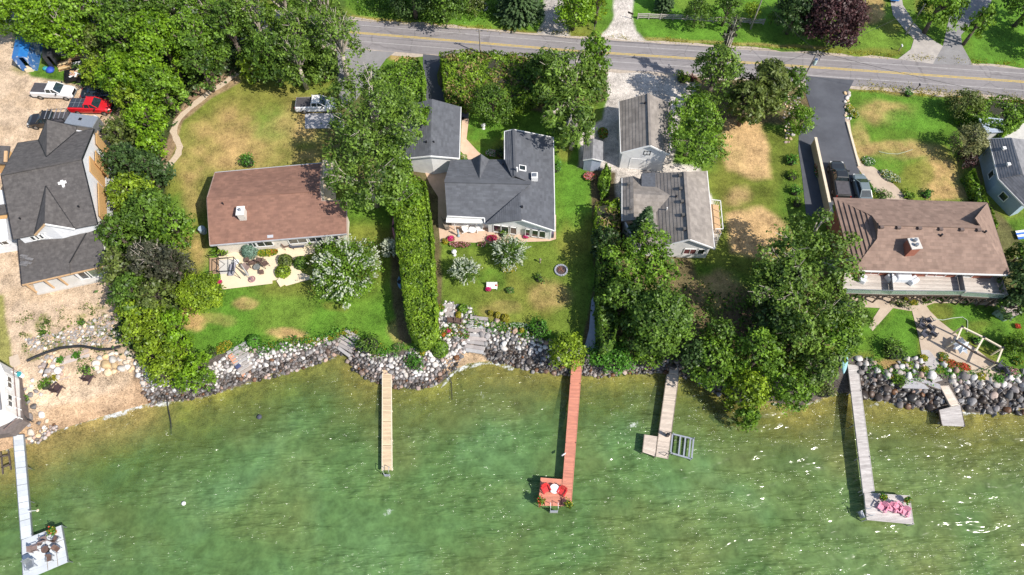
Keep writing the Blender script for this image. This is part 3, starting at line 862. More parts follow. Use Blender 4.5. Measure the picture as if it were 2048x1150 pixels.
def blob_points(blobs, dens, rng, zmin=-0.55):
    """blobs (x,y,z,r,flat) -> points on and just under their skins, normals and a tone per blob"""
    Cs = []; Ns = []; Ts = []
    BX = np.array([[b[0], b[1], b[2]] for b in blobs]); BR = np.array([b[3] for b in blobs])
    for b in blobs:
        x, y, z, r, fl = b[:5]
        n = int(dens * 4 * math.pi * r * r * 0.75)
        per = 9
        k = max(4, n // per)
        d = rng.normal(size=(k, 3)); d /= np.linalg.norm(d, axis=1, keepdims=True)
        d = d[d[:, 2] > zmin]
        lump = 1 + 0.20 * np.sin(d[:, 0] * 7 + x * 3) * np.cos(d[:, 1] * 6 + y * 2) + .14 * np.sin(d[:, 2] * 11 + x)
        rad = r * lump * (0.58 + 0.56 * rng.random(len(d)) ** 0.7)
        pc = np.stack([x + d[:, 0] * rad, y + d[:, 1] * rad, z + d[:, 2] * rad * fl], 1)
        tc = (rng.random(len(pc)) - .5) * .42
        spread = min(.34, .10 + r * .14)
        p = np.repeat(pc, per, 0) + rng.normal(size=(len(pc) * per, 3)) * np.array((spread, spread, spread * .7))
        d = np.repeat(d, per, 0); tc = np.repeat(tc, per)
        # drop leaves buried in a neighbouring blob
        D = np.linalg.norm(p[:, None, :] - BX[None], axis=2) / BR[None]
        keep = (D < 0.55).sum(1) <= 0
        keep |= rng.random(len(p)) < 0.08
        p = p[keep]; d = d[keep]; tc = tc[keep]
        nn = d * 0.75 + rng.normal(size=d.shape) * 0.42; nn[:, 2] += 0.35
        t = 0.52 + (rng.random() - .5) * 0.30 + (rng.random(len(p)) - .5) * 0.34 + tc
        Cs.append(p); Ns.append(nn); Ts.append(t)
    return np.concatenate(Cs), np.concatenate(Ns), np.concatenate(Ts)

DK, LK = 2.15, 0.65
KEEP_OFF = []      # boxes (x0,x1,y0,y1,ztop) of buildings a limb may not enter (unused for foliage)
def make_tree(label, kind, u, v, rpx, h, dens=13, leaf=0.36, limbs='M_BARKD', cat='tree', group=None, name=None, lift=0.0, blossom=None, squash=1.0, blobs_px=None, low=0.0, nb=None, elong=1.5):
    rng = np.random.default_rng(abs(hash((int(u), int(v)))) % 100000)
    zc = h * 0.62
    s = px_scale(v, zc)
    R = rpx / s
    c = P(u, v, zc)
    base_z = gz(c.x, c.y)
    blobs = []
    if blobs_px:
        for (bu, bv, br) in blobs_px:
            br *= .92; z = h * (0.60 + 0.30 * rng.random())
            q = P(bu, bv, z); blobs.append((q.x, q.y, z, br / px_scale(bv, z), 0.8))
            for k in range(3):
                a = rng.random() * 6.28; rr = br / px_scale(bv, z)
                blobs.append((q.x + math.cos(a) * rr * .75, q.y + math.sin(a) * rr * .75, z - rr * (.1 + .4 * rng.random()), rr * .6, .8))
    else:
        n = int((nb or 9 + R * 3.2) * 1.15)
        ga = rng.random() * 6.28
        for i in range(n):
            t = (i + .5) / n
            rr = math.sqrt(t) * R * 0.82 * (0.78 + .40 * rng.random())
            a = ga + i * 2.399963
            br = R * (0.17 + 0.19 * rng.random()) * (1.0 if R > 1.5 else 1.25)
            hz = base_z + low * 0 + h * (0.97 - 0.50 * (rr / R) ** 2.0 * squash) - br * 0.55 + (rng.random() - .5) * h * 0.10
            blobs.append((c.x + math.cos(a) * rr, c.y + math.sin(a) * rr, max(hz, base_z + br * .5), br, .85))
        m = int(n * 0.7)
        for i in range(m):      # lower tier
            a = ga + i * 6.283 / m + rng.random() * .5
            rr = R * (0.62 + .22 * rng.random()); br = R * (.20 + .10 * rng.random())
            blobs.append((c.x + math.cos(a) * rr, c.y + math.sin(a) * rr, max(base_z + h * (0.30 + .22 * rng.random()), base_z + br * .5), br, .85))
    root = thing(name or cat.replace(' ', '_'), label, cat, (c.x, c.y, base_z), group=group)
    org = np.array((c.x, c.y, base_z))
    C, Nn, T = blob_points(blobs, dens * DK, rng)
    hh = np.clip((C[:, 2] - base_z) / max(h, .1), 0, 1)
    T = T + 0.0 * hh
    o = link_mesh('crown' if cat == 'tree' else 'foliage', foliage(name or 'crown', C - org, Nn, leaf * LK, T, LM(kind), rng, elong), root)
    if blossom:
        kb, nbm, sz = blossom
        C2, N2, T2 = blob_points(blobs, nbm, rng, zmin=0.05)
        # panicles : elongated clusters pointing outwards
        cen = np.array((c.x, c.y, base_z + h * .3))
        d = C2 - cen; d /= np.linalg.norm(d, axis=1, keepdims=True)
        reps = 5
        CC = np.concatenate([C2 + d * (0.12 + 0.10 * k) for k in range(reps)])
        NN = np.concatenate([rng.normal(size=C2.shape) + d * .4 + np.array((0, 0, .6)) for k in range(reps)])
        TT = np.tile(T2, reps)
        link_mesh('blossom', foliage('blossom', CC - org, NN, sz, TT, LM(kb), rng, 1.3), root)
    bm_ = MB()
    bark = {'M_BARK': M_BARK, 'M_BARKD': M_BARKD, 'M_BARKP': M_BARKP}[limbs]
    tr = max(0.05, min(0.42, 0.035 * h + .03))
    fork = Vector((0, 0, h * (0.38 if cat == 'tree' else .12)))
    lean = Vector(((rng.random() - .5) * R * .25, (rng.random() - .5) * R * .25, 0))
    fork = fork + lean
    bm_.tube((0, 0, -0.3), fork, tr, tr * .72, 9)
    order = sorted(blobs, key=lambda b: -b[2])[: (16 if limbs != 'M_BARKD' else 10)]
    for b in order:
        tip = Vector((b[0] - c.x, b[1] - c.y, b[2] - base_z + b[3] * (.75 if limbs == 'M_BARKP' else .1)))
        mid_ = fork.lerp(tip, .5) + Vector(((rng.random() - .5), (rng.random() - .5), rng.random() * .6)) * R * .14
        bm_.tube(fork, mid_, tr * .5, tr * .32, 6, cap=False)
        bm_.tube(mid_, tip, tr * .32, tr * .10, 5, cap=False)
        if R > 2:
            for k in range(2):
                e = tip + Vector((rng.normal(), rng.normal(), rng.normal() * .6 + .3)) * b[3] * .6
                bm_.tube(mid_.lerp(tip, .6), e, tr * .16, tr * .05, 4, cap=False)
    bm_.build('trunk' if cat == 'tree' else 'stems', bark, root, smooth=True)
    return root

def conifer(label, u, v, rpx, h, kind='spruce', group=None, name='spruce_tree', cat='tree', leaf=.22):
    rng = np.random.default_rng(int(u * 7 + v))
    zc = h * .5; c = P(u, v, zc); R = rpx / px_scale(v, zc); bz = gz(c.x, c.y)
    root = thing(name, label, cat, (c.x, c.y, bz), group=group)
    Cs = []; Ns = []; Ts = []
    br = MB(); br.tube((0, 0, -.3), (0, 0, h * .97), .05 + h * .018, .02, 8)
    lv = int(h / .33)
    for k in range(lv):
        f = k / lv
        z = h * (.10 + .88 * f); rr = R * (1 - f) ** .85 + .12
        na = int(7 + rr * 5)
        a0 = rng.random() * 6
        for i in range(na):
            a = a0 + i * 6.283 / na + rng.normal() * .08
            L = rr * (.78 + .35 * rng.random())
            npts = max(3, int(L * 16))
            t = np.sqrt(rng.random(npts)) * L
            wv2 = (rng.random(npts) - .5) * .34 * (1.15 - t / L) * min(1, L)
            px = math.cos(a) * t - math.sin(a) * wv2; py = math.sin(a) * t + math.cos(a) * wv2
            pz = z - t * .22 + (t / max(L, .1)) ** 2 * .16 * L
            Cs.append(np.stack([px, py, pz], 1)); Ns.append(rng.normal(size=(npts, 3)) * .35 + np.array((math.cos(a) * .25, math.sin(a) * .25, 1)))
            Ts.append(.30 + .45 * t / L + (rng.random(npts) - .5) * .4)
            if i % 2 == 0: br.tube((0, 0, z), (math.cos(a) * L * .8, math.sin(a) * L * .8, z - L * .12), .03, .01, 4, cap=False)
    link_mesh('crown', foliage('crown', np.concatenate(Cs), np.concatenate(Ns), leaf, np.concatenate(Ts), LM(kind), rng, 2.0), root)
    br.build('trunk', M_BARKD, root, smooth=True)
    return root

def hedge(label, poly_px, h, kind='hedge', dens=42, leaf=.21, group=None, name='hedge', cat='hedge', rough=.35, zbase=None, dry=0):
    rng = np.random.default_rng(int(poly_px[0][0] * 3 + poly_px[0][1]))
    dens *= 1.9
    pts = [P(u, v, h) for u, v in poly_px]
    cx = sum(q.x for q in pts) / len(pts); cy = sum(q.y for q in pts) / len(pts)
    bz = gz(cx, cy)
    root = thing(name, label, cat, (cx, cy, bz), group=group)
    pl = [(q.x - cx, q.y - cy) for q in pts]
    x0 = min(p[0] for p in pl); x1 = max(p[0] for p in pl); y0 = min(p[1] for p in pl); y1 = max(p[1] for p in pl)
    n = int((x1 - x0) * (y1 - y0) * dens)
    X = x0 + rng.random(n) * (x1 - x0); Y = y0 + rng.random(n) * (y1 - y0)
    X2 = X + (vnoise(X + 50, Y, 1.1, 3) - .5) * .5; 
    s_ = sdf(X2, Y, pl)
    k = s_ > 0
    X, Y, s_ = X[k], Y[k], s_[k]
    zt = h - bz - rough * (1 - fbm(X + cx, Y + cy, 1.4, 8, 3)) * 2 - .55 * np.clip(1 - s_ / .6, 0, 1) ** 2
    zt = zt - rng.random(len(X)) ** 2 * .3
    Nt = rng.normal(size=(len(X), 3)) * .5 + np.array((0, 0, .9))
    Ct = np.stack([X, Y, zt], 1)
    Cs = [Ct]; Ns = [Nt]
    m = len(pl)
    for i in range(m):
        a = Vector(pl[i]); b = Vector(pl[(i + 1) % m]); L = (b - a).length
        nn = Vector((b.y - a.y, a.x - b.x)).normalized()
        if sdf(np.array([(a.x + b.x) / 2 + nn.x * .1]), np.array([(a.y + b.y) / 2 + nn.y * .1]), pl)[0] > 0: nn = -nn
        q = int(L * (h - bz) * dens * .8)
        t = rng.random(q); zz = rng.random(q) * (h - bz - .25)
        off = (fbm(t * L + i * 9, zz, 1.0, 4, 2) - .5) * .5 - rng.random(q) * .15
        Cs.append(np.stack([a.x + (b.x - a.x) * t + nn.x * off, a.y + (b.y - a.y) * t + nn.y * off, zz], 1))
        Ns.append(rng.normal(size=(q, 3)) * .5 + np.array((nn.x, nn.y, .45)))
    C = np.concatenate(Cs); Nn = np.concatenate(Ns)
    T = .5 + (rng.random(len(C)) - .5) * .75 + (fbm(C[:, 0], C[:, 1], 1.2, 9, 2) - .5) * .6
    link_mesh('foliage', foliage('foliage', C, Nn, leaf, T, LM(kind), rng), root)
    if dry:
        kk = np.where((fbm(C[:, 0], C[:, 1], 1.6, 77, 2) > .50) & (rng.random(len(C)) < dry))[0]
        link_mesh('dry_leaves', foliage('dry_leaves', C[kk] + np.array((0, 0, .06)), Nn[kk], leaf, T[kk], LM('straw'), rng, 2.2), root)
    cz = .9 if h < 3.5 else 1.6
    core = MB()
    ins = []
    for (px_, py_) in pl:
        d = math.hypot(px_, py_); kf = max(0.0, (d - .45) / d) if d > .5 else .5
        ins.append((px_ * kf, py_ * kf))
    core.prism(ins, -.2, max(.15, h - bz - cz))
    core.build('stems', M_TWIG, root)  # solid core; its dark colour stands for the shade inside the hedge
    return root

def shrub(label, kind, u, v, rpx, h, leaf=.15, dens=70, group=None, name='shrub', cat='shrub', bloom=None, round_=False, z=None, rx=1.0, ang=0.0):
    """low mound of leaves seen at (u,v) ; bloom = (palette, share)"""
    rng = np.random.default_rng(int(u * 13 + v * 7) + int(rpx * 10))
    zb = gz(*P(u, v, 0).xy) if z is None else z
    c = P(u, v, zb + h * .5)
    R = rpx / px_scale(v, 0)
    if z is None: zb = max(gz(c.x, c.y), WATER + .1)
    root = thing(name, label, cat, (c.x, c.y, zb), group=group)
    if round_:
        n = int(dens * 2 * math.pi * R * max(R, h) * 1.3)
        d = rng.normal(size=(n, 3)); d /= np.linalg.norm(d, axis=1, keepdims=True); d[:, 2] = np.abs(d[:, 2])
        k = .90 + .10 * rng.random(n)
        C = np.stack([d[:, 0] * R * k, d[:, 1] * R * k, d[:, 2] * h * k], 1)
        Nn = d + rng.normal(size=(n, 3)) * .35
    else:
        bl = []
        nb = 7
        for i in range(nb):
            a = i * 2.4; rr = math.sqrt((i + .3) / nb) * R * .72
            bl.append((math.cos(a) * rr, math.sin(a) * rr, h * (.62 - .25 * rr / R), R * (.34 + .12 * rng.random()), min(1.0, h / R)))
        C, Nn, _ = blob_points(bl, dens, rng, zmin=-.1)
    ca, sa = math.cos(ang), math.sin(ang)
    C = np.stack([C[:, 0] * rx, C[:, 1], C[:, 2]], 1); C = np.stack([C[:, 0] * ca - C[:, 1] * sa, C[:, 0] * sa + C[:, 1] * ca, np.maximum(C[:, 2], .03)], 1)
    T = .5 + (rng.random(len(C)) - .5) * .8
    link_mesh('foliage', foliage('foliage', C, Nn, leaf, T, LM(kind), rng), root)
    if bloom:
        kb, share = bloom
        top = C[(C[:, 2] > h * .35)]
        m = max(12, int(len(top) * share))
        sel = top[rng.integers(0, len(top), m)] + np.array((0, 0, .05))
        link_mesh('blossom', foliage('blossom', sel, rng.normal(size=(m, 3)) * .5 + np.array((0, 0, 1)), leaf * 1.05, rng.random(m), LM(kb), rng, 1.0), root)
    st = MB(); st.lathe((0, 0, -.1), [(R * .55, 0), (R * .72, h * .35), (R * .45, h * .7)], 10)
    so = st.build('stems', M_TWIG, root)  # solid mound; shade between the leaves is put into its dark colour
    so.scale = (1, 1, 1)
    return root

def flowers(label, u, v, rpx, h, mix, leaf=.13, n=260, rx=1.0, ang=0.0, name='flower_bed', cat='flowers', z=None, green='fresh'):
    """bed of small plants; mix = list of (palette, share)"""
    rng = np.random.default_rng(int(u * 3 + v * 11))
    zb = gz(*P(u, v, 0).xy) if z is None else z
    c = P(u, v, zb + h * .5); R = rpx / px_scale(v, 0)
    if z is None: zb = max(gz(c.x, c.y), WATER + .1)
    root = thing(name, label, cat, (c.x, c.y, zb))
    area = R * R * rx
    n = int(min(1500, max(140, 420 * area)))
    def pts(m):
        a = rng.random(m) * 6.283; r = np.sqrt(rng.random(m)) * R
        X, Y = np.cos(a) * r * rx, np.sin(a) * r
        ca, sa = math.cos(ang), math.sin(ang)
        Z = h * (0.35 + .65 * vnoise(X + 9, Y + 9, .35, 2)) * (1 - .4 * (r / R) ** 2)
        return np.stack([X * ca - Y * sa, X * sa + Y * ca, Z], 1)
    C = pts(n)
    link_mesh('foliage', foliage('foliage', C, rng.normal(size=(n, 3)) * .5 + np.array((0, 0, .8)), leaf * 1.15, rng.random(n), LM(green), rng), root)
    for kb, sh in mix:
        m = max(10, int(n * sh)); C2 = pts(m) + np.array((0, 0, .06))
        link_mesh('blossom', foliage('blossom', C2, rng.normal(size=(m, 3)) * .4 + np.array((0, 0, 1)), leaf, rng.random(m), LM(kb), rng, 1.0), root)
    return root

WG = 'trees of the dense wood between the building yard and the road'
RG = 'trees and tall shrubs in the belt beside the new house'
SG = 'trees along the shore between the short dock and the long grey dock'
T = make_tree
# --- wood, top left
T('bright green tree at the very top left corner above the blue tent', 'bright', 22, 8, 58, 9, group=WG)
T('bright green tree leaning over the north side of the blue tent', 'bright', 92, 22, 62, 11, group=WG, limbs='M_BARK')
T('tree with a pale leaning trunk just right of the black box tent', 'bright', 138, 62, 44, 9, group=WG, limbs='M_BARKP')
T('tall green tree at the top edge behind the lumber piles', 'maple', 178, 18, 56, 11, group=WG)
T('olive green scrub tree behind the stacked lumber', 'olive', 196, 84, 34, 6, group=WG)
T('dark green tree at the top edge in the middle of the wood', 'mid', 262, 14, 58, 11, group=WG)
T('mid green tree in the middle of the wood', 'maple', 250, 76, 50, 10, group=WG)
T('tall tree at the top edge above the road bend', 'mid', 338, 8, 56, 12, group=WG, limbs='M_BARKP')
T('broad leafy tree in the centre of the wood', 'bright', 318, 88, 58, 11, group=WG)
T('bright green tree at the middle of the wood near the stone edging', 'maple', 388, 82, 46, 11, group=WG, limbs='M_BARK')
T('tree at the top edge beside the hidden road bend', 'maple', 410, 22, 50, 12, group=WG, limbs='M_BARKP')
T('dark green tree over the south verge of the road in the wood', 'mid', 462, 58, 50, 11, group=WG)
T('tall maple with pale forks over the road near the top', 'oak', 505, 28, 44, 12, group=WG, limbs='M_BARKP')
T('small yellowish green tree at the south end of the wood above the lawn', 'lime', 500, 130, 24, 5, group=WG)
T('dark tree on the lawn edge where the wood meets the driveway', 'mid', 540, 108, 46, 9, group=WG)
T('broad green tree by the driveway mouth', 'oak', 592, 118, 48, 9, group=WG, limbs='M_BARKP')
T('low rounded tree beside the worn driveway', 'oak', 640, 128, 32, 5, group=WG)
T('green tree standing over the near edge of the road', 'oak', 598, 66, 46, 10, group=WG, limbs='M_BARKP')
T('tall tree with bare grey forks overhanging the road and the driveway mouth', 'oak', 672, 78, 50, 12, dens=9, limbs='M_BARKP', group=WG)
T('loose tree with grey limbs beyond the road at the top', 'oak', 640, 8, 44, 11, dens=9, limbs='M_BARKP', group=WG)
T('leafy tree beyond the road left of the tall grass', 'maple', 556, -8, 46, 11, dens=9, group=WG, limbs='M_BARKP')
T('yellow green sapling hanging over the loaded trailer', 'lime', 190, 142, 28, 6)
T('green tree covering the dark parked car', 'bright', 246, 150, 46, 8, group=WG)
T('bright round tree in the wood right of the red pickup', 'bright', 294, 150, 50, 9, group=WG)
T('green tree in the wood beside the curved stone edging', 'maple', 322, 172, 38, 8, group=WG)
T('dense green tree at the start of the curved stone edging', 'mid', 398, 130, 34, 8, group=WG)
# --- belt beside the new house
T('yellow green bushy tree right of the red pickup', 'lime', 262, 196, 36, 6, group=RG)
T('bright green tree level with the front gable of the new house', 'bright', 292, 238, 38, 7, group=RG)
T('dark dull green tree beside the north corner of the new house', 'olive', 238, 262, 32, 5.5, group=RG)
T('bright leafy shrub tree along the stone edging', 'bright', 300, 288, 28, 5, group=RG)
T('dark green tree beside the scaffolded wall of the new house', 'dark', 250, 322, 42, 7, group=RG)
T('second dark green tree beside the scaffolded wall, nearer the lawn', 'dark', 296, 344, 40, 6.5, group=RG)
T('yellow leaved tree in the belt beside the new house', 'lime', 262, 388, 46, 6.5, group=RG)
T('broad deep green tree in the belt beside the lower roof', 'mid', 300, 424, 52, 7.5, group=RG, blossom=None)
T('green tree at the lawn edge opposite the brown roof corner', 'maple', 344, 452, 40, 7, group=RG)
T('dark conifer-like tree touching the lower roof of the new house', 'mid', 232, 466, 40, 6, group=RG)
T('half bare grey tree with bleached limbs in the middle of the belt', 'grey', 300, 522, 48, 7, dens=8, limbs='M_BARKP', group=RG)
T('dull grey green tree next to the bare limbed one', 'grey', 346, 532, 36, 7, group=RG)
T('dark olive tree at the corner of the new porch', 'olive', 238, 532, 38, 6, group=RG)
T('mixed green tree below the porch of the new house', 'mid', 262, 584, 40, 6, group=RG)
T('rusty green tree at the edge of the sandy yard', 'olive', 312, 590, 40, 6, group=RG)
T('neatly rounded lime green tree at the corner of the cream patio', 'lime', 400, 582, 42, 4.2, dens=34, leaf=.26, squash=.7, name='clipped_tree')
TG = 'lime green bushes of the thicket running down to the boulders'
for (u, v, r_, k, lab) in [(262, 622, 30, 'lime', 'top left bush of the thicket beside the sandy slope'), (312, 626, 30, 'lime', 'top middle bush of the thicket'), (345, 640, 26, 'bright', 'top right bush of the thicket at the lawn edge'), (268, 664, 30, 'lime', 'yellowish bush of the thicket beside the pale stones'), (318, 668, 32, 'lime', 'tall bush in the heart of the thicket'), (358, 684, 26, 'bright', 'green bush of the thicket where the lawn curves'), (300, 706, 30, 'lime', 'bush of the thicket above the small beach'), (345, 718, 32, 'lime', 'broad low bush of the thicket'), (388, 728, 28, 'bright', 'green bush of the thicket beside the sloping boulders'), (320, 744, 26, 'lime', 'lowest yellow bush of the thicket above the boulders'), (366, 756, 26, 'bright', 'lowest green bush of the thicket above the boulders'), (404, 748, 18, 'maple', 'last small bush of the thicket at its lake end')]:
    T(lab, k, u, v, r_, 3.6, dens=22, leaf=.30, group=TG, name='bush', cat='bush', squash=.8, nb=9)
# --- central oaks and hedges
T('huge spreading oak with pale limbs between the white pickup and the garage', 'oak', 742, 232, 98, 12.5, dens=12, limbs='M_BARKP', name='oak_tree', blobs_px=[(680,190,28),(715,165,25),(745,150,22),(700,230,32),(760,200,33),(800,206,28),(680,265,25),(720,275,30),(770,255,28),(815,258,24),(700,315,28),(745,310,30),(790,300,28),(672,300,20),(822,225,20)])
T('large pale limbed oak south of the huge one, overhanging the brown roof', 'oak', 736, 350, 72, 10.5, dens=12, limbs='M_BARKP', name='oak_tree', blobs_px=[(680,360,24),(720,355,26),(760,350,26),(790,340,22),(700,395,18),(745,392,24),(782,380,20),(665,332,14)])
T('leafy tree over the end of the long clipped hedge', 'maple', 800, 385, 42, 8, limbs='M_BARKP')
T('small tree crown reaching over the slate garage roof', 'maple', 846, 240, 22, 7, dens=14)
hedge('broad green hedge between the two driveways', [(770, 128), (800, 108), (836, 112), (846, 128), (846, 200), (838, 300), (800, 320), (752, 280), (748, 170)], 3.6, 'maple', rough=.6, dens=30)
hedge('long tall clipped hedge running down to the lake', [(786, 372), (820, 345), (850, 358), (860, 440), (866, 560), (872, 640), (866, 664), (836, 676), (820, 664), (806, 600), (794, 500), (788, 430)], 4.2, 'hedge', rough=.34, dens=55, leaf=.20)
hedge('wide shaggy roadside hedge with dry brown patches', [(878, 100), (930, 94), (1000, 98), (1060, 104), (1108, 112), (1100, 170), (1050, 192), (990, 196), (930, 192), (888, 178)], 3.4, 'hedge', rough=.6, dens=38, dry=.22)
shrub('patch of reddish brown dead growth in the roadside hedge', 'rust', 968, 160, 12, 3.3, leaf=.2, z=0)
T('rounded green shrub tree on the lawn behind the slate house', 'mid', 985, 205, 42, 5, dens=24, leaf=.26)
T('large feathery tree left of the gravel yard', 'oak', 1150, 170, 76, 10, dens=13, limbs='M_BARKP', elong=2.2, blobs_px=[(1190,108,16),(1150,120,26),(1110,130,24),(1180,150,26),(1130,165,28),(1090,180,20),(1160,200,28),(1200,180,18),(1120,215,24),(1165,235,22),(1140,262,16),(1098,238,14)])
T('tall tip of the tree by the road left of the gravel yard', 'maple', 1188, 118, 30, 11, dens=13, elong=2)
T('loose tree over the lawn corner by the small shed', 'oak', 1148, 248, 38, 8, dens=12, elong=2, limbs='M_BARKP')
T('green tree between the roadside hedge and the feathery tree', 'mid', 1090, 140, 40, 8, dens=13)
# --- gravel yard
T('bright green tree leaning over the east side of the grey garage', 'maple', 1390, 258, 66, 8.5, dens=11, limbs='M_BARK', blobs_px=[(1370,208,20),(1400,212,24),(1425,236,20),(1365,245,26),(1402,256,28),(1435,276,18),(1372,285,24),(1410,300,24),(1390,322,16),(1350,268,14),(1440,308,12)])
T('tall green tree at the roadside right of the gravel yard', 'oak', 1436, 146, 48, 11)
T('dead topped tree leaning over the road', 'grey', 1452, 92, 16, 13, dens=12, limbs='M_BARKP')
T('olive weeping tree beside the road', 'olive', 1536, 168, 44, 9, elong=2.4)
T('willow like tree left of the dark driveway mouth', 'olive', 1500, 200, 40, 8, elong=2.4)
T('dark green bushy tree beside the driveway mouth', 'mid', 1580, 170, 34, 7)
T('green fir shaped shrub on the bank of the dark driveway', 'maple', 1604, 236, 28, 4.5, dens=22, leaf=.25, elong=2)
shrub('yellow leaved bush on the road edge beside the gravel yard', 'lime', 1366, 154, 15, 1.2)
shrub('small orange tinged bush beside the yellow one on the road edge', 'rust', 1385, 156, 8, .9)
hedge('loose hedge of mixed leaves along the grey tiled house', [(1192, 400), (1240, 392), (1243, 430), (1236, 470), (1205, 500), (1190, 470)], 3.0, 'hedge', rough=.8, dens=34, dry=.4)
T('dark evergreen beside the west wall of the grey tiled house', 'dark', 1212, 480, 30, 5, dens=20)
hedge('clipped green hedge strip beside the pink flowers and shed', [(1200, 352), (1214, 322), (1222, 332), (1220, 372), (1205, 385)], 1.9, 'maple', dens=45)
conifer('spruce rising in front of the grey tiled roof', 1288, 450, 32, 8)
T('bright airy tree in front of the grey tiled house', 'maple', 1282, 528, 72, 7.5, dens=12, limbs='M_BARK', blobs_px=[(1290,462,16),(1320,480,20),(1270,492,24),(1338,520,20),(1300,520,28),(1250,530,24),(1224,510,18),(1280,562,28),(1320,558,22),(1242,568,22),(1345,545,13)])
T('loose green tree below the airy one, above the pale path', 'mid', 1246, 596, 46, 7, dens=13)
T('broad glossy dark tree above the short dock', 'mid', 1318, 636, 66, 8, dens=16, nb=34)
hedge('tall green wall of foliage beside the narrow blue path', [(1198, 480), (1232, 490), (1236, 560), (1232, 680), (1204, 690), (1196, 600)], 4.2, 'mid', rough=.7, dens=32)
shrub('spreading fresh green shrub on the bank left of the short dock', 'fresh', 1225, 710, 42, 1.6, leaf=.2, rx=1.1)
shrub('low green shrub between the spreading shrub and the short dock', 'maple', 1296, 712, 30, 1.2, leaf=.18)
# --- trees of the right half
T('big dark tree covering the west end of the brown tiled house', 'oak', 1620, 500, 84, 9.5, dens=14, limbs='M_BARKP', blobs_px=[(1645,436,18),(1602,452,26),(1562,474,22),(1532,512,20),(1576,506,28),(1625,490,28),(1662,488,26),(1704,478,14),(1542,542,26),(1590,545,28),(1640,540,30),(1688,530,24),(1714,545,12)])
T('big tree over the ground below the brown tiled house', 'oak', 1640, 595, 78, 8.5, dens=14, limbs='M_BARKP', blobs_px=[(1524,582,22),(1572,592,26),(1620,590,28),(1668,582,26),(1600,632,28),(1650,625,28),(1698,620,24),(1728,640,18),(1718,600,12),(1562,642,22)])
T('dark tree on the shady slope left of the brown tiled house', 'dark', 1566, 566, 50, 8, dens=15, group=SG)
T('leafy tree beside the small lawn, above the long grey dock', 'maple', 1672, 668, 52, 7.5, dens=16, limbs='M_BARK', group=SG)
T('yellowish green tree on the shady slope', 'oak', 1598, 668, 50, 8, group=SG)
T('mid green tree at the bank beside the long grey dock', 'oak', 1636, 728, 44, 6.5, group=SG)
T('green tree reaching over the water left of the long grey dock', 'maple', 1590, 762, 48, 6.5, group=SG)
T('bright tree leaning furthest out over the lake', 'lime', 1506, 770, 46, 6.5, group=SG, dens=17)
T('low branch crown hanging just above the water at its outermost point', 'maple', 1508, 822, 22, 4.5, group=SG, dens=20)
T('green tree on the bank right of the short dock', 'maple', 1432, 716, 50, 6.5, group=SG)
T('dark green tree beside the head of the short dock', 'dark', 1392, 706, 36, 6, group=SG)
T('dusky leaved tree inland from the bank right of the short dock', 'mid', 1440, 668, 34, 6, group=SG)
T('tree in the middle of the shore belt', 'maple', 1520, 706, 48, 7.5, group=SG)
T('dark tree low on the shady slope between the shore trees', 'dark', 1556, 640, 40, 7, group=SG)
shrub('pale brushy shrub at the water edge left of the long grey dock', 'olive', 1652, 780, 20, 1.6, leaf=.16)
T('bright leaved tree over the head of the red dock', 'lime', 1136, 694, 37, 4.6, dens=26, leaf=.28)
shrub('dark leaved bush on the top of the boulder bank left of the red dock', 'fresh', 1078, 656, 24, 1.5)
# --- white flowering hydrangeas
T('big white flowering hydrangea tree on the lawn beside the cream patio', 'maple', 690, 536, 66, 4.2, dens=17, leaf=.26, blossom=('white', 1.3, .16), name='hydrangea', nb=26, squash=.8)
T('round white flowering hydrangea in front of the slate house patio', 'mid', 1020, 502, 31, 3.2, dens=30, leaf=.2, blossom=('white', 2.8, .13), name='hydrangea', squash=.8)
T('smaller white flowering hydrangea on the lawn left of the round one', 'mid', 931, 540, 26, 2.8, dens=30, leaf=.2, blossom=('white', 3.0, .13), name='hydrangea', squash=.8)
T('small white flowering bush in the shade of the long hedge', 'dark', 779, 496, 12, 1.8, dens=40, leaf=.2, blossom=('white', 8.0, .15), name='hydrangea')
# --- right edge
hedge('wide green hedge at the top right beside the neighbouring driveway', [(1962, 192), (2006, 186), (2060, 196), (2064, 228), (2020, 256), (1976, 240), (1930, 216)], 3.0, 'maple', rough=.6, dens=34)
T('dull brownish green shrub tree beside the front lawn hedge', 'olive', 1934, 206, 34, 4, dens=22, leaf=.25)
T('pale cream flowered tree beside the front lawn', 'pale', 1944, 278, 34, 5, dens=22, leaf=.25)
T('dry reddish twiggy bush below the cream flowered tree', 'purple', 1938, 318, 17, 2.4, dens=26, leaf=.2, limbs='M_BARKP')
hedge('narrow green border of shrubs between the lawn and the blue house', [(1938, 345), (1952, 335), (1968, 370), (1984, 410), (2002, 445), (1996, 455), (1976, 425), (1955, 385)], 1.8, 'maple', rough=.5, dens=44)
T('dark green tree at the right edge beside the wooden deck', 'dark', 2046, 560, 44, 6, dens=16)
T('dense dark tree at the right edge beside the playhouse', 'dark', 2034, 606, 30, 4.5, dens=18)
T('green shrub tree at the right edge below the playhouse', 'maple', 2044, 690, 30, 3, dens=26, leaf=.22)
T('leafy tree at the right edge above the deck corner', 'mid', 2044, 510, 26, 4, dens=20)
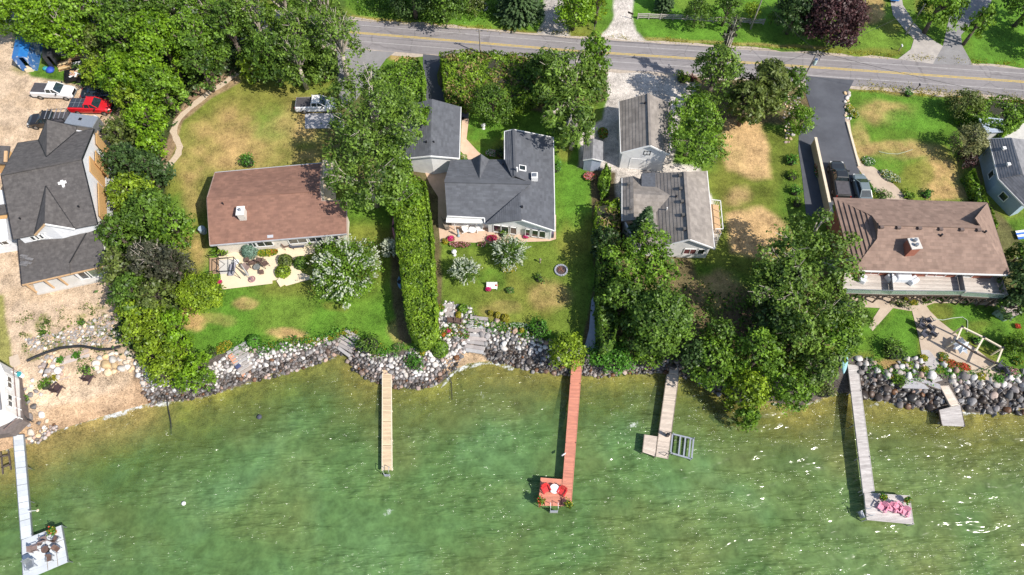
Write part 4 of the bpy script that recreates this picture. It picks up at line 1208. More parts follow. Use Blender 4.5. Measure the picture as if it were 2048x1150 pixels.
# --- beyond the road
T('dark tree at the top edge beyond the road verge', 'mid', 885, -18, 50, 9)
T('shady tree at the top edge left of the round flower ring', 'dark', 822, -26, 44, 9)
conifer('dark spruce beyond the road left of the shaded drive', 1040, -24, 50, 10)
T('bright tree between the two gravel drives at the top', 'bright', 1150, 12, 38, 7)
T('small bright tree right of the bright one at the top', 'lime', 1196, 6, 22, 6)
T('rounded green tree behind the split rail fence', 'mid', 1396, 20, 26, 5, dens=24, leaf=.26)
T('second rounded tree behind the split rail fence', 'mid', 1456, 14, 28, 5.5, dens=24, leaf=.26)
T('yellow green sapling behind the fence beside the utility pole', 'lime', 1506, 22, 16, 3.5, dens=30, leaf=.22)
T('small leafy bush at the end of the split rail fence', 'maple', 1546, 34, 10, 2, dens=40, leaf=.2)
T('dark green tree at the top edge left of the purple leaved one', 'dark', 1594, 20, 42, 7)
T('broad purple leaved tree beyond the road', 'purple', 1672, 18, 62, 8.5, dens=17, nb=32)
T('tall bright tree between the two paved drives at the top right', 'maple', 1890, 4, 44, 9, elong=2)
T('feathery tree beside the asphalt drive at the top right', 'maple', 1962, 42, 24, 7, elong=2.2)
T('tree at the top right corner throwing its shade on the lawn', 'mid', 2078, -10, 50, 9)
T('tree outside the top right corner', 'mid', 2120, 60, 40, 7)
conifer('small dark spruce at the top edge beside the fence start', 1334, -14, 20, 6)
T('low wild bush in the tall grass beyond the road', 'olive', 940, -6, 30, 3, dens=26, leaf=.24)
shrub('bushy clump in the tall grass near the top left of the road', 'grassy', 800, 14, 22, 1.2, leaf=.22)
# ------------------------------------------------------------------ houses
def plane_pts(spec):
    """spec: first three entries (u,v,z); the others (u,v) are put on the plane through those three"""
    A = P(*spec[0]); B = P(*spec[1]); C = P(*spec[2])
    n = (B - A).cross(C - A).normalized()
    out = [A, B, C]
    for q in spec[3:]:
        p1 = P(q[0], q[1], 0); o = Vector((0, 0, CAM_H)); d = p1 - o
        k = (A - o).dot(n) / d.dot(n)
        out.append(o + d * k)
    return out

def order_ring(pts):
    c = sum(pts, Vector()) / len(pts)
    return c

def clip(poly, a, b, lim, keep_less):
    """clip list of (s,t) points: coordinate index a (0/1) against lim"""
    out = []
    n = len(poly)
    for i in range(n):
        p, q = poly[i], poly[(i + 1) % n]
        pi = (p[a] <= lim) if keep_less else (p[a] >= lim)
        qi = (q[a] <= lim) if keep_less else (q[a] >= lim)
        if pi: out.append(p)
        if pi != qi:
            k = (lim - p[a]) / (q[a] - p[a])
            out.append((p[0] + (q[0] - p[0]) * k, p[1] + (q[1] - p[1]) * k))
    return out

def roof_plane(parent, ring, m, org, step=.27, width=.5, lift=.026, thick=.16, name='roof_slope', mslab=None, order=None, sub='shingles'):
    """ring: list of world points (planar). Slab plus overlapping shingle courses as real steps."""
    pts = [q - org for q in ring]
    n = Vector()
    for i in range(len(pts)):
        a, b = pts[i], pts[(i + 1) % len(pts)]
        n += a.cross(b)
    n.normalize()
    if n.z < 0:
        pts.reverse(); n = -n
    sl = Vector((0, 0, -1)) - n * (-n.z)
    sl.normalize()
    al = n.cross(sl).normalized()
    slab = MB()
    k = len(pts)
    slab.add(pts + [q - Vector((0, 0, thick)) for q in pts], [tuple(range(k)), tuple(range(2 * k - 1, k - 1, -1))] + [(i, i + k, (i + 1) % k + k, (i + 1) % k) for i in range(k)])
    bm = bmesh.new()
    me = bpy.data.meshes.new(name); me.from_pydata(slab.v, [], slab.f); bm.from_mesh(me)
    bmesh.ops.recalc_face_normals(bm, faces=bm.faces); bm.to_mesh(me); bm.free()
    me.materials.append(mslab or m)
    so = link_mesh(name, me, parent)
    o = pts[0]
    pl = [((q - o).dot(sl), (q - o).dot(al)) for q in pts]
    s0 = min(p[0] for p in pl); s1 = max(p[0] for p in pl)
    V = []; F = []; T = []
    s = s0; row = 0
    rr = random.Random(int(abs(o.x * 31 + o.y * 17)))
    while s < s1 - .01:
        e = min(s + step, s1)
        band = clip(clip(pl, 0, 0, s, False), 0, 0, e, True)
        if len(band) >= 3:
            t0 = min(p[1] for p in band); t1 = max(p[1] for p in band)
            t = t0 - rr.random() * width
            while t < t1:
                piece = clip(clip(band, 1, 0, t, False), 1, 0, t + width, True)
                if len(piece) >= 3:
                    b = len(V)
                    for (ps, pt) in piece:
                        V.append(o + sl * ps + al * pt + n * (.006 + lift * (ps - s) / step))
                    F.append(tuple(range(b, b + len(piece))))
                    tn = rr.random(); T += [tn] * len(piece)
                t += width
        s = e; row += 1
    me = bpy.data.meshes.new(sub); me.from_pydata([tuple(q) for q in V], [], F)
    a = me.attributes.new('tone', 'FLOAT', 'POINT'); a.data.foreach_set('value', np.array(T, dtype=np.float32))
    me.materials.append(m); me.update()
    bm = bmesh.new(); bm.from_mesh(me)
    for f in bm.faces:
        if f.normal.z < 0: f.normal_flip()
    bm.to_mesh(me); bm.free()
    c = link_mesh(sub, me, so); tag(c, kind='stuff')
    return so

def walls(parent, tops, m, org, inset=.35, drop=.17, base=0.0, name='wall', skip=()):
    """tops: ring of world points along the eaves and gable peaks"""
    T = [q - org for q in tops]
    n = len(T)
    ar = sum(T[i].x * T[(i + 1) % n].y - T[(i + 1) % n].x * T[i].y for i in range(n))
    if ar < 0: T.reverse()
    out = []
    for i in range(n):
        a, b, c = T[i - 1], T[i], T[(i + 1) % n]
        d1 = Vector((b.x - a.x, b.y - a.y)).normalized(); d2 = Vector((c.x - b.x, c.y - b.y)).normalized()
        n1 = Vector((-d1.y, d1.x)); n2 = Vector((-d2.y, d2.x))
        bis = (n1 + n2)
        if bis.length < .2: bis = n1
        bis.normalize()
        k = inset / max(.45, bis.dot(n1))
        out.append(Vector((b.x + bis.x * k, b.y + bis.y * k, b.z - drop - .02)))
    res = []
    for i in range(n):
        if i in skip: continue
        a, b = out[i], out[(i + 1) % n]
        d = Vector((b.x - a.x, b.y - a.y, 0)).normalized(); nn = Vector((-d.y, d.x, 0)) * .18
        mb = MB()
        vs = [Vector((a.x, a.y, base - org.z)), Vector((b.x, b.y, base - org.z)), b, a]
        vs2 = [q + nn for q in vs]
        mb.add(vs + vs2, [(0, 1, 2, 3), (7, 6, 5, 4), (0, 4, 5, 1), (1, 5, 6, 2), (2, 6, 7, 3), (3, 7, 4, 0)])
        mb.build(name, m, parent)
        res.append((a + org, b + org))
    return out, res

def edge_board(parent, segs, m, org, w=.10, h=.20, name='fascia'):
    for p, q in segs:
        mb = MB(); mb.beam(p - org + Vector((0, 0, -.06)), q - org + Vector((0, 0, -.06)), w, h)
        mb.build(name, m, parent)

def window(parent, org, a, b, t, zb, w, h, frame, glass, out=1, mull=1, proud=.05):
    """window on the vertical wall a-b (world), t = fraction along, zb sill height"""
    d = Vector((b.x - a.x, b.y - a.y, 0)); L = d.length; d.normalize()
    nn = Vector((d.y, -d.x, 0)) * out
    c = Vector((a.x, a.y, 0)) + d * (t * L) + Vector((0, 0, zb + h / 2)) - org + nn * proud
    rz = math.atan2(d.y, d.x)
    f = MB()
    for s in (-1, 1):
        f.box(c + d * s * (w / 2), (.09, .10, h + .09), rz)
        f.box(c + Vector((0, 0, s * h / 2)), (w + .09, .10, .09), rz)
    for k in range(mull):
        f.box(c + d * (w * ((k + 1) / (mull + 1) - .5)), (.05, .08, h), rz)
    fo = f.build('window', frame, parent)
    MB().box(c - nn * .03, (w - .05, .04, h - .05), rz).build('pane', glass, fo)
    return fo

def vent(parent, org, q, m, s=.3):
    mb = MB(); mb.box(Vector(q) - org + Vector((0, 0, s * .35)), (s, s, s * .7)); mb.build('roof_vent', m, parent)
def stack(parent, org, q, m, r=.07, h=.45):
    mb = MB(); mb.tube(Vector(q) - org - Vector((0, 0, .1)), Vector(q) - org + Vector((0, 0, h)), r, r, 8); mb.build('vent_pipe', m, parent)

def onplane(spec, u, v):
    return plane_pts(list(spec[:3]) + [(u, v)])[3]

M_WHITE = mat('white_siding', (.78, .77, .75), (.68, .67, .66), rough=.6, scale=1.5)
M_TRIM = mat('white_trim', (.82, .81, .79), (.74, .73, .71), rough=.5, scale=2)
M_GUTTER = mat('gutter_metal', (.62, .62, .64), (.5, .5, .52), rough=.4, scale=2, metal=.3)
M_BLACKF = mat('black_window_frame', (.03, .03, .035), (.02, .02, .02), rough=.5)
M_GLASS = glass_mat()
M_GLASSG = glass_mat('green_glass', (.10, .16, .11))
M_ROOF_CH = mat('charcoal_shingles', (.115, .105, .10), (.075, .068, .066), rough=.9, scale=2.2, tone=True, detail=8)
M_ROOF_BR = mat('red_brown_shingles', (.265, .140, .098), (.20, .105, .076), rough=.9, scale=.7, tone=True, detail=8)
M_ROOF_SL = mat('slate_blue_shingles', (.112, .118, .132), (.088, .092, .104), rough=.9, scale=.8, tone=True, detail=8)
M_ROOF_GR = mat('warm_grey_shingles', (.30, .265, .235), (.21, .185, .165), rough=.9, scale=1.0, tone=True, detail=8)
M_ROOF_TB = mat('brown_roof_tiles', (.275, .185, .142), (.21, .138, .106), rough=.85, scale=.8, tone=True, detail=6)
M_ROOF_NG = mat('pale_grey_shingles', (.25, .245, .25), (.18, .178, .185), rough=.9, scale=1, tone=True, detail=8)
M_OSB = mat('raw_sheathing_board', (.62, .38, .16), (.52, .30, .12), rough=.85, scale=6, detail=6)
M_WRAP = mat('house_wrap', (.76, .76, .77), (.66, .66, .68), rough=.6, scale=3)
M_WOOD = mat('fresh_timber', (.60, .40, .22), (.48, .30, .16), rough=.8, scale=3, stretch=(1, 6, 1))
M_BRICKRED = mat('red_brick', (.36, .13, .08), (.26, .09, .06), rough=.9, scale=6)
M_CHIMW = mat('pale_chimney_stone', (.66, .62, .56), (.52, .48, .44), rough=.85, scale=4, bump=.4)
M_DARKM = mat('dark_metal', (.035, .035, .04), (.02, .02, .025), rough=.45, metal=.4)
M_GREYM = mat('grey_metal', (.34, .36, .38), (.26, .28, .30), rough=.4, metal=.6)
M_VENT = mat('vent_plastic', (.10, .095, .09), (.07, .065, .06), rough=.7)
UP = Vector((0, 0, 1))

def house(name, label, cat, centre_px):
    c = P(centre_px[0], centre_px[1], 0)
    r = thing(name, label, cat, (c.x, c.y, 0))
    return r, Vector((c.x, c.y, 0))

# --- house with the red brown roof
r, o = house('ranch_house', 'long low house with a plain red brown shingle roof', 'house', (550, 410))
Nn_ = [(430, 345, 2.8), (643, 326, 2.8), (640, 381, 4.6), (414, 397)]
Sn_ = [(420, 491, 2.8), (694, 468, 2.8), (414, 397, 4.6), (640, 381), (645, 402), (693, 401)]
N_ = plane_pts(Nn_); S_ = plane_pts([(420, 491, 2.8), (694, 468, 2.8), (414, 397, 4.6)] + [(640, 381), (644, 402), (693, 401)])
roof_plane(r, [N_[0], N_[1], N_[2], N_[3]], M_ROOF_BR, o, name='roof')
roof_plane(r, [S_[0], S_[2], S_[3], S_[4], S_[5], S_[1]], M_ROOF_BR, o, name='roof')
walls(r, [N_[0], N_[1], N_[2], S_[4], S_[5], S_[1], S_[0], N_[3]], mat('cream_siding', (.70, .64, .55), (.62, .56, .48), rough=.7), o, inset=.45)
edge_board(r, [(S_[0], S_[1]), (N_[0], N_[1])], M_GUTTER, o)
edge_board(r, [(N_[0], N_[3]), (N_[3], S_[0]), (N_[1], N_[2]), (N_[2], S_[4]), (S_[4], S_[5]), (S_[5], S_[1])], mat('brown_trim', (.42, .30, .25), (.34, .24, .2), rough=.6), o)
edge_board(r, [(N_[3], N_[2])], M_ROOF_BR, o - UP * .12, w=.3, h=.05, name='ridge_cap')
q = onplane([(420, 491, 2.8), (694, 468, 2.8), (414, 397, 4.6)], 487, 432)
ch = MB().box(q - o + UP * .45, (.8, 1.1, 1.3), .08).build('chimney', M_CHIMW, r)
MB().box(q - o + UP * 1.14, (.95, 1.25, .10), .08).build('cap', M_TRIM, ch)
MB().lathe(q - o + UP * 1.2, [(.16, 0), (.16, .3), (.12, .32)], 10).build('flue', M_GREYM, ch)
stack(r, o, onplane([(420, 491, 2.8), (694, 468, 2.8), (414, 397, 4.6)], 447, 409), M_DARKM)
# awning cassette and bracket arms on the lake side
qa, qb = P(549, 474, 2.75), P(616, 468, 2.75)
aw = MB().beam(qa - o, qb - o, .35, .22).build('awning_roll', M_TRIM, r)
for k in range(4):
    c0 = qa.lerp(qb, .1 + .27 * k) - o
    MB().beam(c0, c0 + Vector((0, .55, .12)), .06, .06).build('bracket', M_TRIM, aw)
MB().box(P(541, 473, 2.9) - o, (.7, .35, .25), .1, rx=.4).build('satellite_dish', M_GUTTER, r)
for t, w in ((.27, 1.0), (.36, 2.0), (.62, 2.2), (.76, 1.6), (.9, 1.2)):
    a_, b_ = S_[0], S_[1]
    window(r, o, Vector((a_.x + .4, a_.y + .45, 0)), Vector((b_.x - .4, b_.y + .45, 0)), t, 1.0, w, 1.1, M_TRIM, M_GLASS, mull=1)

# --- slate blue house
r, o = house('lake_house', 'white walled house with a slate blue grey roof of several gables', 'house', (1000, 370))
spM = [(889, 362, 4.5), (1062, 366, 4.5), (894, 432, 2.85)]
spMN = [(889, 362, 4.5), (1062, 366, 4.5), (901, 320, 2.85)]
spE = [(1027, 259, 4.5), (1107, 275, 2.9), (1110, 462, 2.8)]
M1 = plane_pts(spM + [(969, 436), (970, 448), (1040, 386)])
roof_plane(r, [M1[0], M1[2], M1[3], M1[4], M1[5], M1[1]], M_ROOF_SL, o, name='roof')
N1 = plane_pts(spMN + [(942, 319), (959, 359), (978, 319), (1009, 319), (1024, 354)])
roof_plane(r, [N1[0], N1[1], N1[7], N1[6], N1[5], N1[4], N1[3], N1[2]], M_ROOF_SL, o, name='roof')
E1 = plane_pts(spE + [(1043, 440), (1040, 386), (1062, 366), (1030, 352)])
roof_plane(r, [E1[0], E1[1], E1[2], E1[3], E1[4], E1[5], E1[6]], M_ROOF_SL, o, name='roof')
W1 = plane_pts([(1027, 259, 4.5), (1030, 352, 4.4), (1009, 263, 4.0), (1009, 319), (1024, 354)])
roof_plane(r, [W1[0], W1[1], W1[4], W1[3], W1[2]], M_ROOF_SL, o, name='roof')
G1 = plane_pts([(1040, 386, 4.15), (1043, 440, 4.15), (970, 448, 2.9)])
roof_plane(r, G1, M_ROOF_SL, o, name='roof')
apex = N1[4]; pk = P(962, 308, apex.z + .02)
D1 = [pk, apex, N1[3]]; D2 = [pk, apex, N1[5]]
roof_plane(r, D1, M_ROOF_SL, o, name='dormer_roof'); roof_plane(r, D2, M_ROOF_SL, o, name='dormer_roof')
walls(r, [N1[2], N1[3], pk, N1[5], N1[6], W1[2], E1[0], E1[1], E1[2], E1[3], M1[4], M1[3], M1[2], N1[0]], M_WHITE, o, inset=.38, drop=.2)
edge_board(r, [(M1[2], M1[3]), (M1[3], M1[4]), (M1[4], E1[3]), (E1[3], E1[2]), (E1[2], E1[1]), (E1[0], E1[1]), (W1[2], W1[3]), (W1[2], W1[0])], M_TRIM, o)
edge_board(r, [(M1[0], M1[1])], M_ROOF_SL, o - UP * .13, w=.5, h=.06, name='ridge_vent')
edge_board(r, [(E1[0], E1[6])], M_ROOF_SL, o - UP * .13, w=.3, h=.05, name='ridge_cap')
qq = onplane(spE, 1069, 357); sk = MB().box(qq - o + UP * .35, (.8, .9, .7)).build('chimney', M_TRIM, r); MB().box(qq - o + UP * .76, (.5, .5, .14)).build('cap', M_GREYM, sk)
qq = onplane(spE, 1045, 337); sl_ = MB().box(qq - o + UP * .08, (.95, .85, .14), 0, ry=.28).build('skylight', M_TRIM, r); MB().box(qq - o + UP * .16, (.72, .62, .04), 0, ry=.28).build('pane', M_GLASS, sl_)
stack(r, o, onplane(spE, 1034, 343), M_TRIM, .12, .8)
stack(r, o, onplane(spE, 1044, 415), M_DARKM, .14, .3)
stack(r, o, onplane(spM, 1033, 407), M_DARKM, .08, .3)
stack(r, o, onplane(spMN, 1006, 330), M_DARKM, .08, .4)
a_, b_ = M1[4] + Vector((.38, .42, 0)), E1[2] + Vector((-.38, .42, 0))
for t, w in ((.14, .95), (.265, .95), (.40, .8), (.63, .6), (.745, .8), (.86, .8)):
    window(r, o, a_, b_, t, .35, w, 1.55, M_TRIM, M_GLASS, mull=0)
# flat canopy left of the south patio
MB().box(P(930, 439, 2.3) - o, (4.6, 1.0, .12), -.03).build('canopy', M_TRIM, r)
for uu in (908, 952):
    MB().tube(P(uu, 442, 2.2) - o, Vector((*(P(uu, 442, 2.2) - o).xy, 0)), .05, .05, 6).build('post', M_TRIM, r)

# --- slate garage
r, o = house('garage', 'detached garage with a slate blue grey gable roof beside the dark driveway', 'garage', (862, 265))
W_ = plane_pts([(864, 198, 4.3), (861, 312, 4.3), (804, 214, 2.7), (800, 318)])
E_ = plane_pts([(864, 198, 4.3), (861, 312, 4.3), (922, 214, 2.7), (919, 317)])
roof_plane(r, [W_[0], W_[1], W_[3], W_[2]], M_ROOF_SL, o, name='roof')
roof_plane(r, [E_[0], E_[1], E_[3], E_[2]], M_ROOF_SL, o, name='roof')
walls(r, [W_[0], W_[2], W_[3], W_[1], E_[3], E_[2]], M_WHITE, o)
edge_board(r, [(W_[3], W_[1]), (W_[1], E_[3]), (E_[3], E_[2]), (W_[2], W_[3])], M_TRIM, o)
stack(r, o, onplane([(864, 198, 4.3), (861, 312, 4.3), (804, 214, 2.7)], 853, 285), M_DARKM, .12, .3)
stack(r, o, onplane([(864, 198, 4.3), (861, 312, 4.3), (922, 214, 2.7)], 868, 285), M_DARKM, .09, .3)
for t in (.3, .5, .72):
    window(r, o, W_[3] + Vector((.3, .35, 0)), E_[3] + Vector((-.3, .35, 0)), t, .9, 1.0, 1.1, M_TRIM, M_GLASS, mull=0)

# --- small shed
r, o = house('garden_shed', 'small shed with a grey gable roof beside pink flowers', 'shed', (1186, 308))
W_ = plane_pts([(1186.5, 277, 3.0), (1185, 317, 3.0), (1167, 281, 2.2), (1166, 320)])
E_ = plane_pts([(1186.5, 277, 3.0), (1185, 317, 3.0), (1206, 283, 2.2), (1206, 322)])
roof_plane(r, [W_[0], W_[1], W_[3], W_[2]], M_ROOF_NG, o, name='roof', thick=.1); roof_plane(r, [E_[0], E_[1], E_[3], E_[2]], M_ROOF_NG, o, name='roof', thick=.1)
walls(r, [W_[0], W_[2], W_[3], W_[1], E_[3], E_[2]], mat('blue_grey_siding', (.32, .36, .44), (.26, .30, .38), rough=.7), o, inset=.2, drop=.12)
edge_board(r, [(W_[3], W_[1]), (W_[1], E_[3])], M_TRIM, o, .08, .14)
window(r, o, W_[3] + Vector((.2, .2, 0)), E_[3] + Vector((-.2, .2, 0)), .5, 1.05, .8, .6, M_TRIM, M_GLASS, mull=0)

# --- grey gable garage on the gravel
r, o = house('garage', 'large garage with a weathered grey shingle gable roof on the gravel yard', 'garage', (1290, 255))
W_ = plane_pts([(1296.6, 187, 5.4), (1300, 291, 5.4), (1238, 203, 3.4), (1241.4, 305.6)])
E_ = plane_pts([(1296.6, 187, 5.4), (1300, 291, 5.4), (1344, 208, 3.4), (1338.5, 309)])
roof_plane(r, [W_[0], W_[1], W_[3], W_[2]], M_ROOF_GR, o, name='roof', step=.45, lift=.026, width=1.2)
roof_plane(r, [E_[0], E_[1], E_[3], E_[2]], M_ROOF_GR, o, name='roof', step=.45, lift=.026, width=1.2)
walls(r, [W_[0], W_[2], W_[3], W_[1], E_[3], E_[2]], M_WHITE, o, inset=.3)
edge_board(r, [(W_[3], W_[1]), (W_[1], E_[3]), (W_[2], W_[3]), (E_[2], E_[3])], M_TRIM, o)
edge_board(r, [(W_[0], W_[1])], M_ROOF_GR, o - UP * .14, w=.3, h=.06, name='ridge_cap')
a_, b_ = W_[3] + Vector((.3, .32, 0)), E_[3] + Vector((-.3, .32, 0))
window(r, o, a_, b_, .56, 3.2, .8, .7, M_BLACKF, M_GLASS, mull=1)
dd = window(r, o, a_, b_, .42, .1, 2.2, 2.1, M_TRIM, M_WHITE, mull=0); dd.name = 'garage_door'
stack(r, o, onplane([(1296.6, 187, 5.4), (1300, 291, 5.4), (1238, 203, 3.4)], 1290, 207), M_DARKM, .12, .3)

# --- weathered grey house
r, o = house('cottage', 'weathered grey shingle house with a pale east slope and a rear balcony', 'house', (1340, 420))
spe = [(1369.5, 344, 4.8), (1379, 479, 4.8), (1429, 497, 2.9), (1414, 342)]
spw = [(1369.5, 344, 4.8), (1379, 479, 4.8), (1318, 494, 2.7), (1312, 425), (1341, 391), (1311, 373), (1308, 346)]
E_ = plane_pts(spe); roof_plane(r, E_, M_ROOF_GR, o, name='roof', step=.45, lift=.03)
W_ = plane_pts(spw); roof_plane(r, W_, M_ROOF_GR, o, name='roof', step=.45, lift=.03, width=1.2)
zr = W_[4].z
S2 = plane_pts([(1267, 388, zr), (1341, 391, zr), (1312, 425, W_[3].z), (1267, 428)])
roof_plane(r, S2, M_ROOF_GR, o, name='roof', step=.45, lift=.03)
N2 = plane_pts([(1267, 388, zr), (1341, 391, zr), (1311, 373, W_[5].z), (1285, 373), (1284, 360), (1266, 352)])
roof_plane(r, N2, M_ROOF_GR, o, name='roof', step=.45, lift=.03)
W3 = plane_pts([(1266, 352, zr), (1268, 440, zr), (1244, 442, 2.8), (1244, 356)])
roof_plane(r, W3, M_ROOF_GR, o, name='roof', step=.45, lift=.03)
S3 = plane_pts([(1267, 428, 2.9), (1312, 425, 2.9), (1318, 494, 2.7), (1268, 494)])
roof_plane(r, S3, M_ROOF_GR, o, name='roof', step=.45, lift=.03)
MB().prism([(q - o).xy for q in [P(1283, 347, 2.7), P(1311, 346, 2.7), P(1311, 375, 2.7), P(1283, 375, 2.7)]], .02, 2.75).build('light_well', mat('recess_dark', (.10, .11, .13), (.07, .075, .09)), r)  # solid block; the dark of the recess is put into its colour
walls(r, [W_[0], W_[6], N2[3], N2[5], W3[3], W3[2], S3[3], S3[2], W_[1], E_[2], E_[3]], M_WHITE, o, inset=.35, drop=.25)
edge_board(r, [(S3[2], W_[1]), (W_[1], E_[2]), (E_[2], E_[3]), (W3[2], W3[3])], M_TRIM, o)
edge_board(r, [(W_[0], W_[1])], M_ROOF_GR, o - UP * .14, w=.35, h=.06, name='ridge_cap')
for (uu, vv) in [(1360, 352), (1361, 378), (1364, 404), (1366, 431), (1369, 459)]: vent(r, o, onplane(spw, uu, vv), M_VENT, .38)
for (uu, vv) in [(1257, 369), (1261, 417)]: vent(r, o, onplane([(1266, 352, zr), (1268, 440, zr), (1244, 442, 2.8)], uu, vv), M_VENT, .36)
stack(r, o, onplane(spw, 1333, 420), M_TRIM, .08, .5); stack(r, o, onplane(spw, 1304, 394), M_DARKM, .08, .3); stack(r, o, onplane(spw, 1352, 394), M_DARKM, .12, .3)
a_, b_ = W_[1] + Vector((-1.0, .4, 0)), E_[2] + Vector((-.35, .4, 0))
window(r, o, a_, b_, .45, .9, 1.5, 1.2, M_TRIM, mat('maroon_blind', (.16, .05, .05), (.12, .04, .04)), mull=1)
window(r, o, a_, b_, .78, .9, .8, 1.2, M_TRIM, M_GLASS, mull=0)
bq = [P(1420, 408, 1.6), P(1437, 410, 1.6), P(1442, 466, 1.6), P(1427, 466, 1.6)]
bal = MB().prism([(q - o).xy for q in bq], 1.45, 1.6).build('balcony', M_WOOD, r)
for a1, b1 in ((0, 1), (1, 2), (2, 3)):
    p1, p2 = bq[a1] - o, bq[b1] - o
    MB().beam(p1 + UP * .95, p2 + UP * .95, .08, .08).build('railing', M_TRIM, bal)
    for k in range(5):
        c0 = p1.lerp(p2, k / 4); MB().tube(c0, c0 + UP * .95, .035, .035, 5).build('railing_post', M_TRIM, bal)
for q in bq[1:3]:
    MB().tube((q - o), Vector((*(q - o).xy, 0)), .07, .07, 6).build('post', M_TRIM, bal)

# --- house with brown tiled hip roof and deck
r, o = house('hillside_house', 'wide house with a brown tiled hip roof and red brick walls behind a wooden deck', 'house', (1840, 480))
ze, zr = 4.5, 6.8
spN = [(1667, 396, ze), (1974, 406, ze), (1960, 455, zr), (1950, 436), (1756, 449), (1744, 432)]
spS = [(2020, 550, ze), (1706, 541, ze), (1963, 455, zr), (1756, 449), (1754, 477)]
N_ = plane_pts(spN); roof_plane(r, [N_[0], N_[1], N_[3], N_[2], N_[4], N_[5]], M_ROOF_TB, o, name='roof', step=.38, lift=.05, width=.5)
S_ = plane_pts(spS); roof_plane(r, [S_[1], S_[4], S_[3], S_[2], S_[0]], M_ROOF_TB, o, name='roof', step=.38, lift=.05, width=.5)
E_ = plane_pts([(1974, 406, ze), (2020, 550, ze), (1962, 455, zr), (1950, 436)]); roof_plane(r, [E_[0], E_[1], E_[2], E_[3]], M_ROOF_TB, o, name='roof', step=.38, lift=.05, width=.5)
W_ = plane_pts([(1667, 396, ze), (1705, 541, ze), (1754, 477, 5.9), (1744, 432)]); roof_plane(r, [W_[0], W_[1], W_[2], W_[3]], M_ROOF_TB, o, name='roof', step=.50, lift=.13, width=.9)
gp = MB(); gp.add([W_[3] - o, W_[2] - o, N_[4] - o], [(0, 1, 2)]); gp.build('gablet', M_ROOF_TB, r)
walls(r, [N_[0], N_[1], S_[0], S_[1]], M_BRICKRED, o, inset=.7, drop=.2)
edge_board(r, [(S_[1], S_[0])], M_TRIM, o, .16, .18, 'gutter')
edge_board(r, [(N_[0], N_[1]), (N_[1], S_[0]), (S_[1], N_[0])], mat('brown_gutter', (.22, .15, .13), (.17, .11, .10), rough=.5), o, .14, .18, 'gutter')
edge_board(r, [(N_[4], N_[2])], M_ROOF_TB, o - UP * .16, w=.35, h=.10, name='ridge_cap')
for (uu, vv) in [(1762, 455), (1796, 456), (1838, 457), (1880, 459), (1922, 460), (1956, 461)]: vent(r, o, onplane(spS, uu, vv), mat('brown_vent', (.16, .115, .10), (.12, .085, .07)), .42)
stack(r, o, onplane(spS, 1881, 472), M_DARKM, .12, .4); stack(r, o, onplane(spS, 1969, 465), M_DARKM, .12, .35)
q = onplane(spS, 1817, 500)
ch = MB().box(q - o + UP * .55, (1.1, 1.3, 1.7), .1).build('chimney', M_BRICKRED, r)
MB().box(q - o + UP * 1.44, (1.25, 1.45, .12), .1).build('cap', M_CHIMW, ch)
for s_ in (-.3, .3): MB().lathe(q - o + UP * 1.5 + Vector((0, s_, 0)), [(.2, 0), (.2, .35), (.12, .36)], 8).build('flue', M_GREYM, ch)
a_, b_ = S_[1] + Vector((.7, .75, 0)), S_[0] + Vector((-.7, .75, 0))
for t, w in ((.14, 1.8), (.34, 2.4), (.6, 2.2), (.80, 1.8)):
    window(r, o, a_, b_, t, 2.5, w, 1.7, M_TRIM, M_GLASS, mull=1)

# deck of that house
r, o = house('raised_deck', 'raised wooden deck on posts with green glass railings below the brown tiled roof', 'deck', (1850, 575))
DZ = 2.3
secs = [[(1690, 541), (1775, 543), (1779, 589), (1684, 586)], [(1776, 543), (1914, 550), (1922, 590), (1780, 589)], [(1915, 550), (1990, 553), (2006, 597), (1923, 592)]]
M_DECK = mat('grey_deck_boards', (.55, .50, .45), (.44, .39, .35), rough=.8, scale=1.5, tone=True, stretch=(1, 5, 1))
def plank_sheet(parent, quad, z, m, org, n, thick=.05, gap=.012, name='planks', kind='stuff'):
    """quad: 4 world points a,b,c,d ; planks run from ab edge to dc edge, laid side by side along a->b"""
    a, b, c, d = quad
    V = []; F = []; T = []
    for i in range(n):
        g = gap / max((b - a).length, .1)
        t0 = i / n + g / 2; t1 = (i + 1) / n - g / 2
        q = [a.lerp(b, t0), a.lerp(b, t1), d.lerp(c, t1), d.lerp(c, t0)]
        k = len(V); dz = random.random() * .008
        V += [Vector((p.x, p.y, z + dz)) - org for p in q] + [Vector((p.x, p.y, z - thick)) - org for p in q]
        F += [(k, k + 1, k + 2, k + 3), (k + 7, k + 6, k + 5, k + 4)] + [(k + j, k + j + 4, k + (j + 1) % 4 + 4, k + (j + 1) % 4) for j in range(4)]
        T += [random.random()] * 8
    me = bpy.data.meshes.new(name); me.from_pydata([tuple(q) for q in V], [], F)
    at_ = me.attributes.new('tone', 'FLOAT', 'POINT'); at_.data.foreach_set('value', np.array(T, dtype=np.float32))
    me.materials.append(m)
    bm = bmesh.new(); bm.from_mesh(me); bmesh.ops.recalc_face_normals(bm, faces=bm.faces); bm.to_mesh(me); bm.free()
    ob = link_mesh(name, me, parent)
    if kind: tag(ob, kind=kind)
    return ob
M_RAILG = mat('green_rail_glass', (.20, .30, .24), (.16, .25, .20), rough=.1)
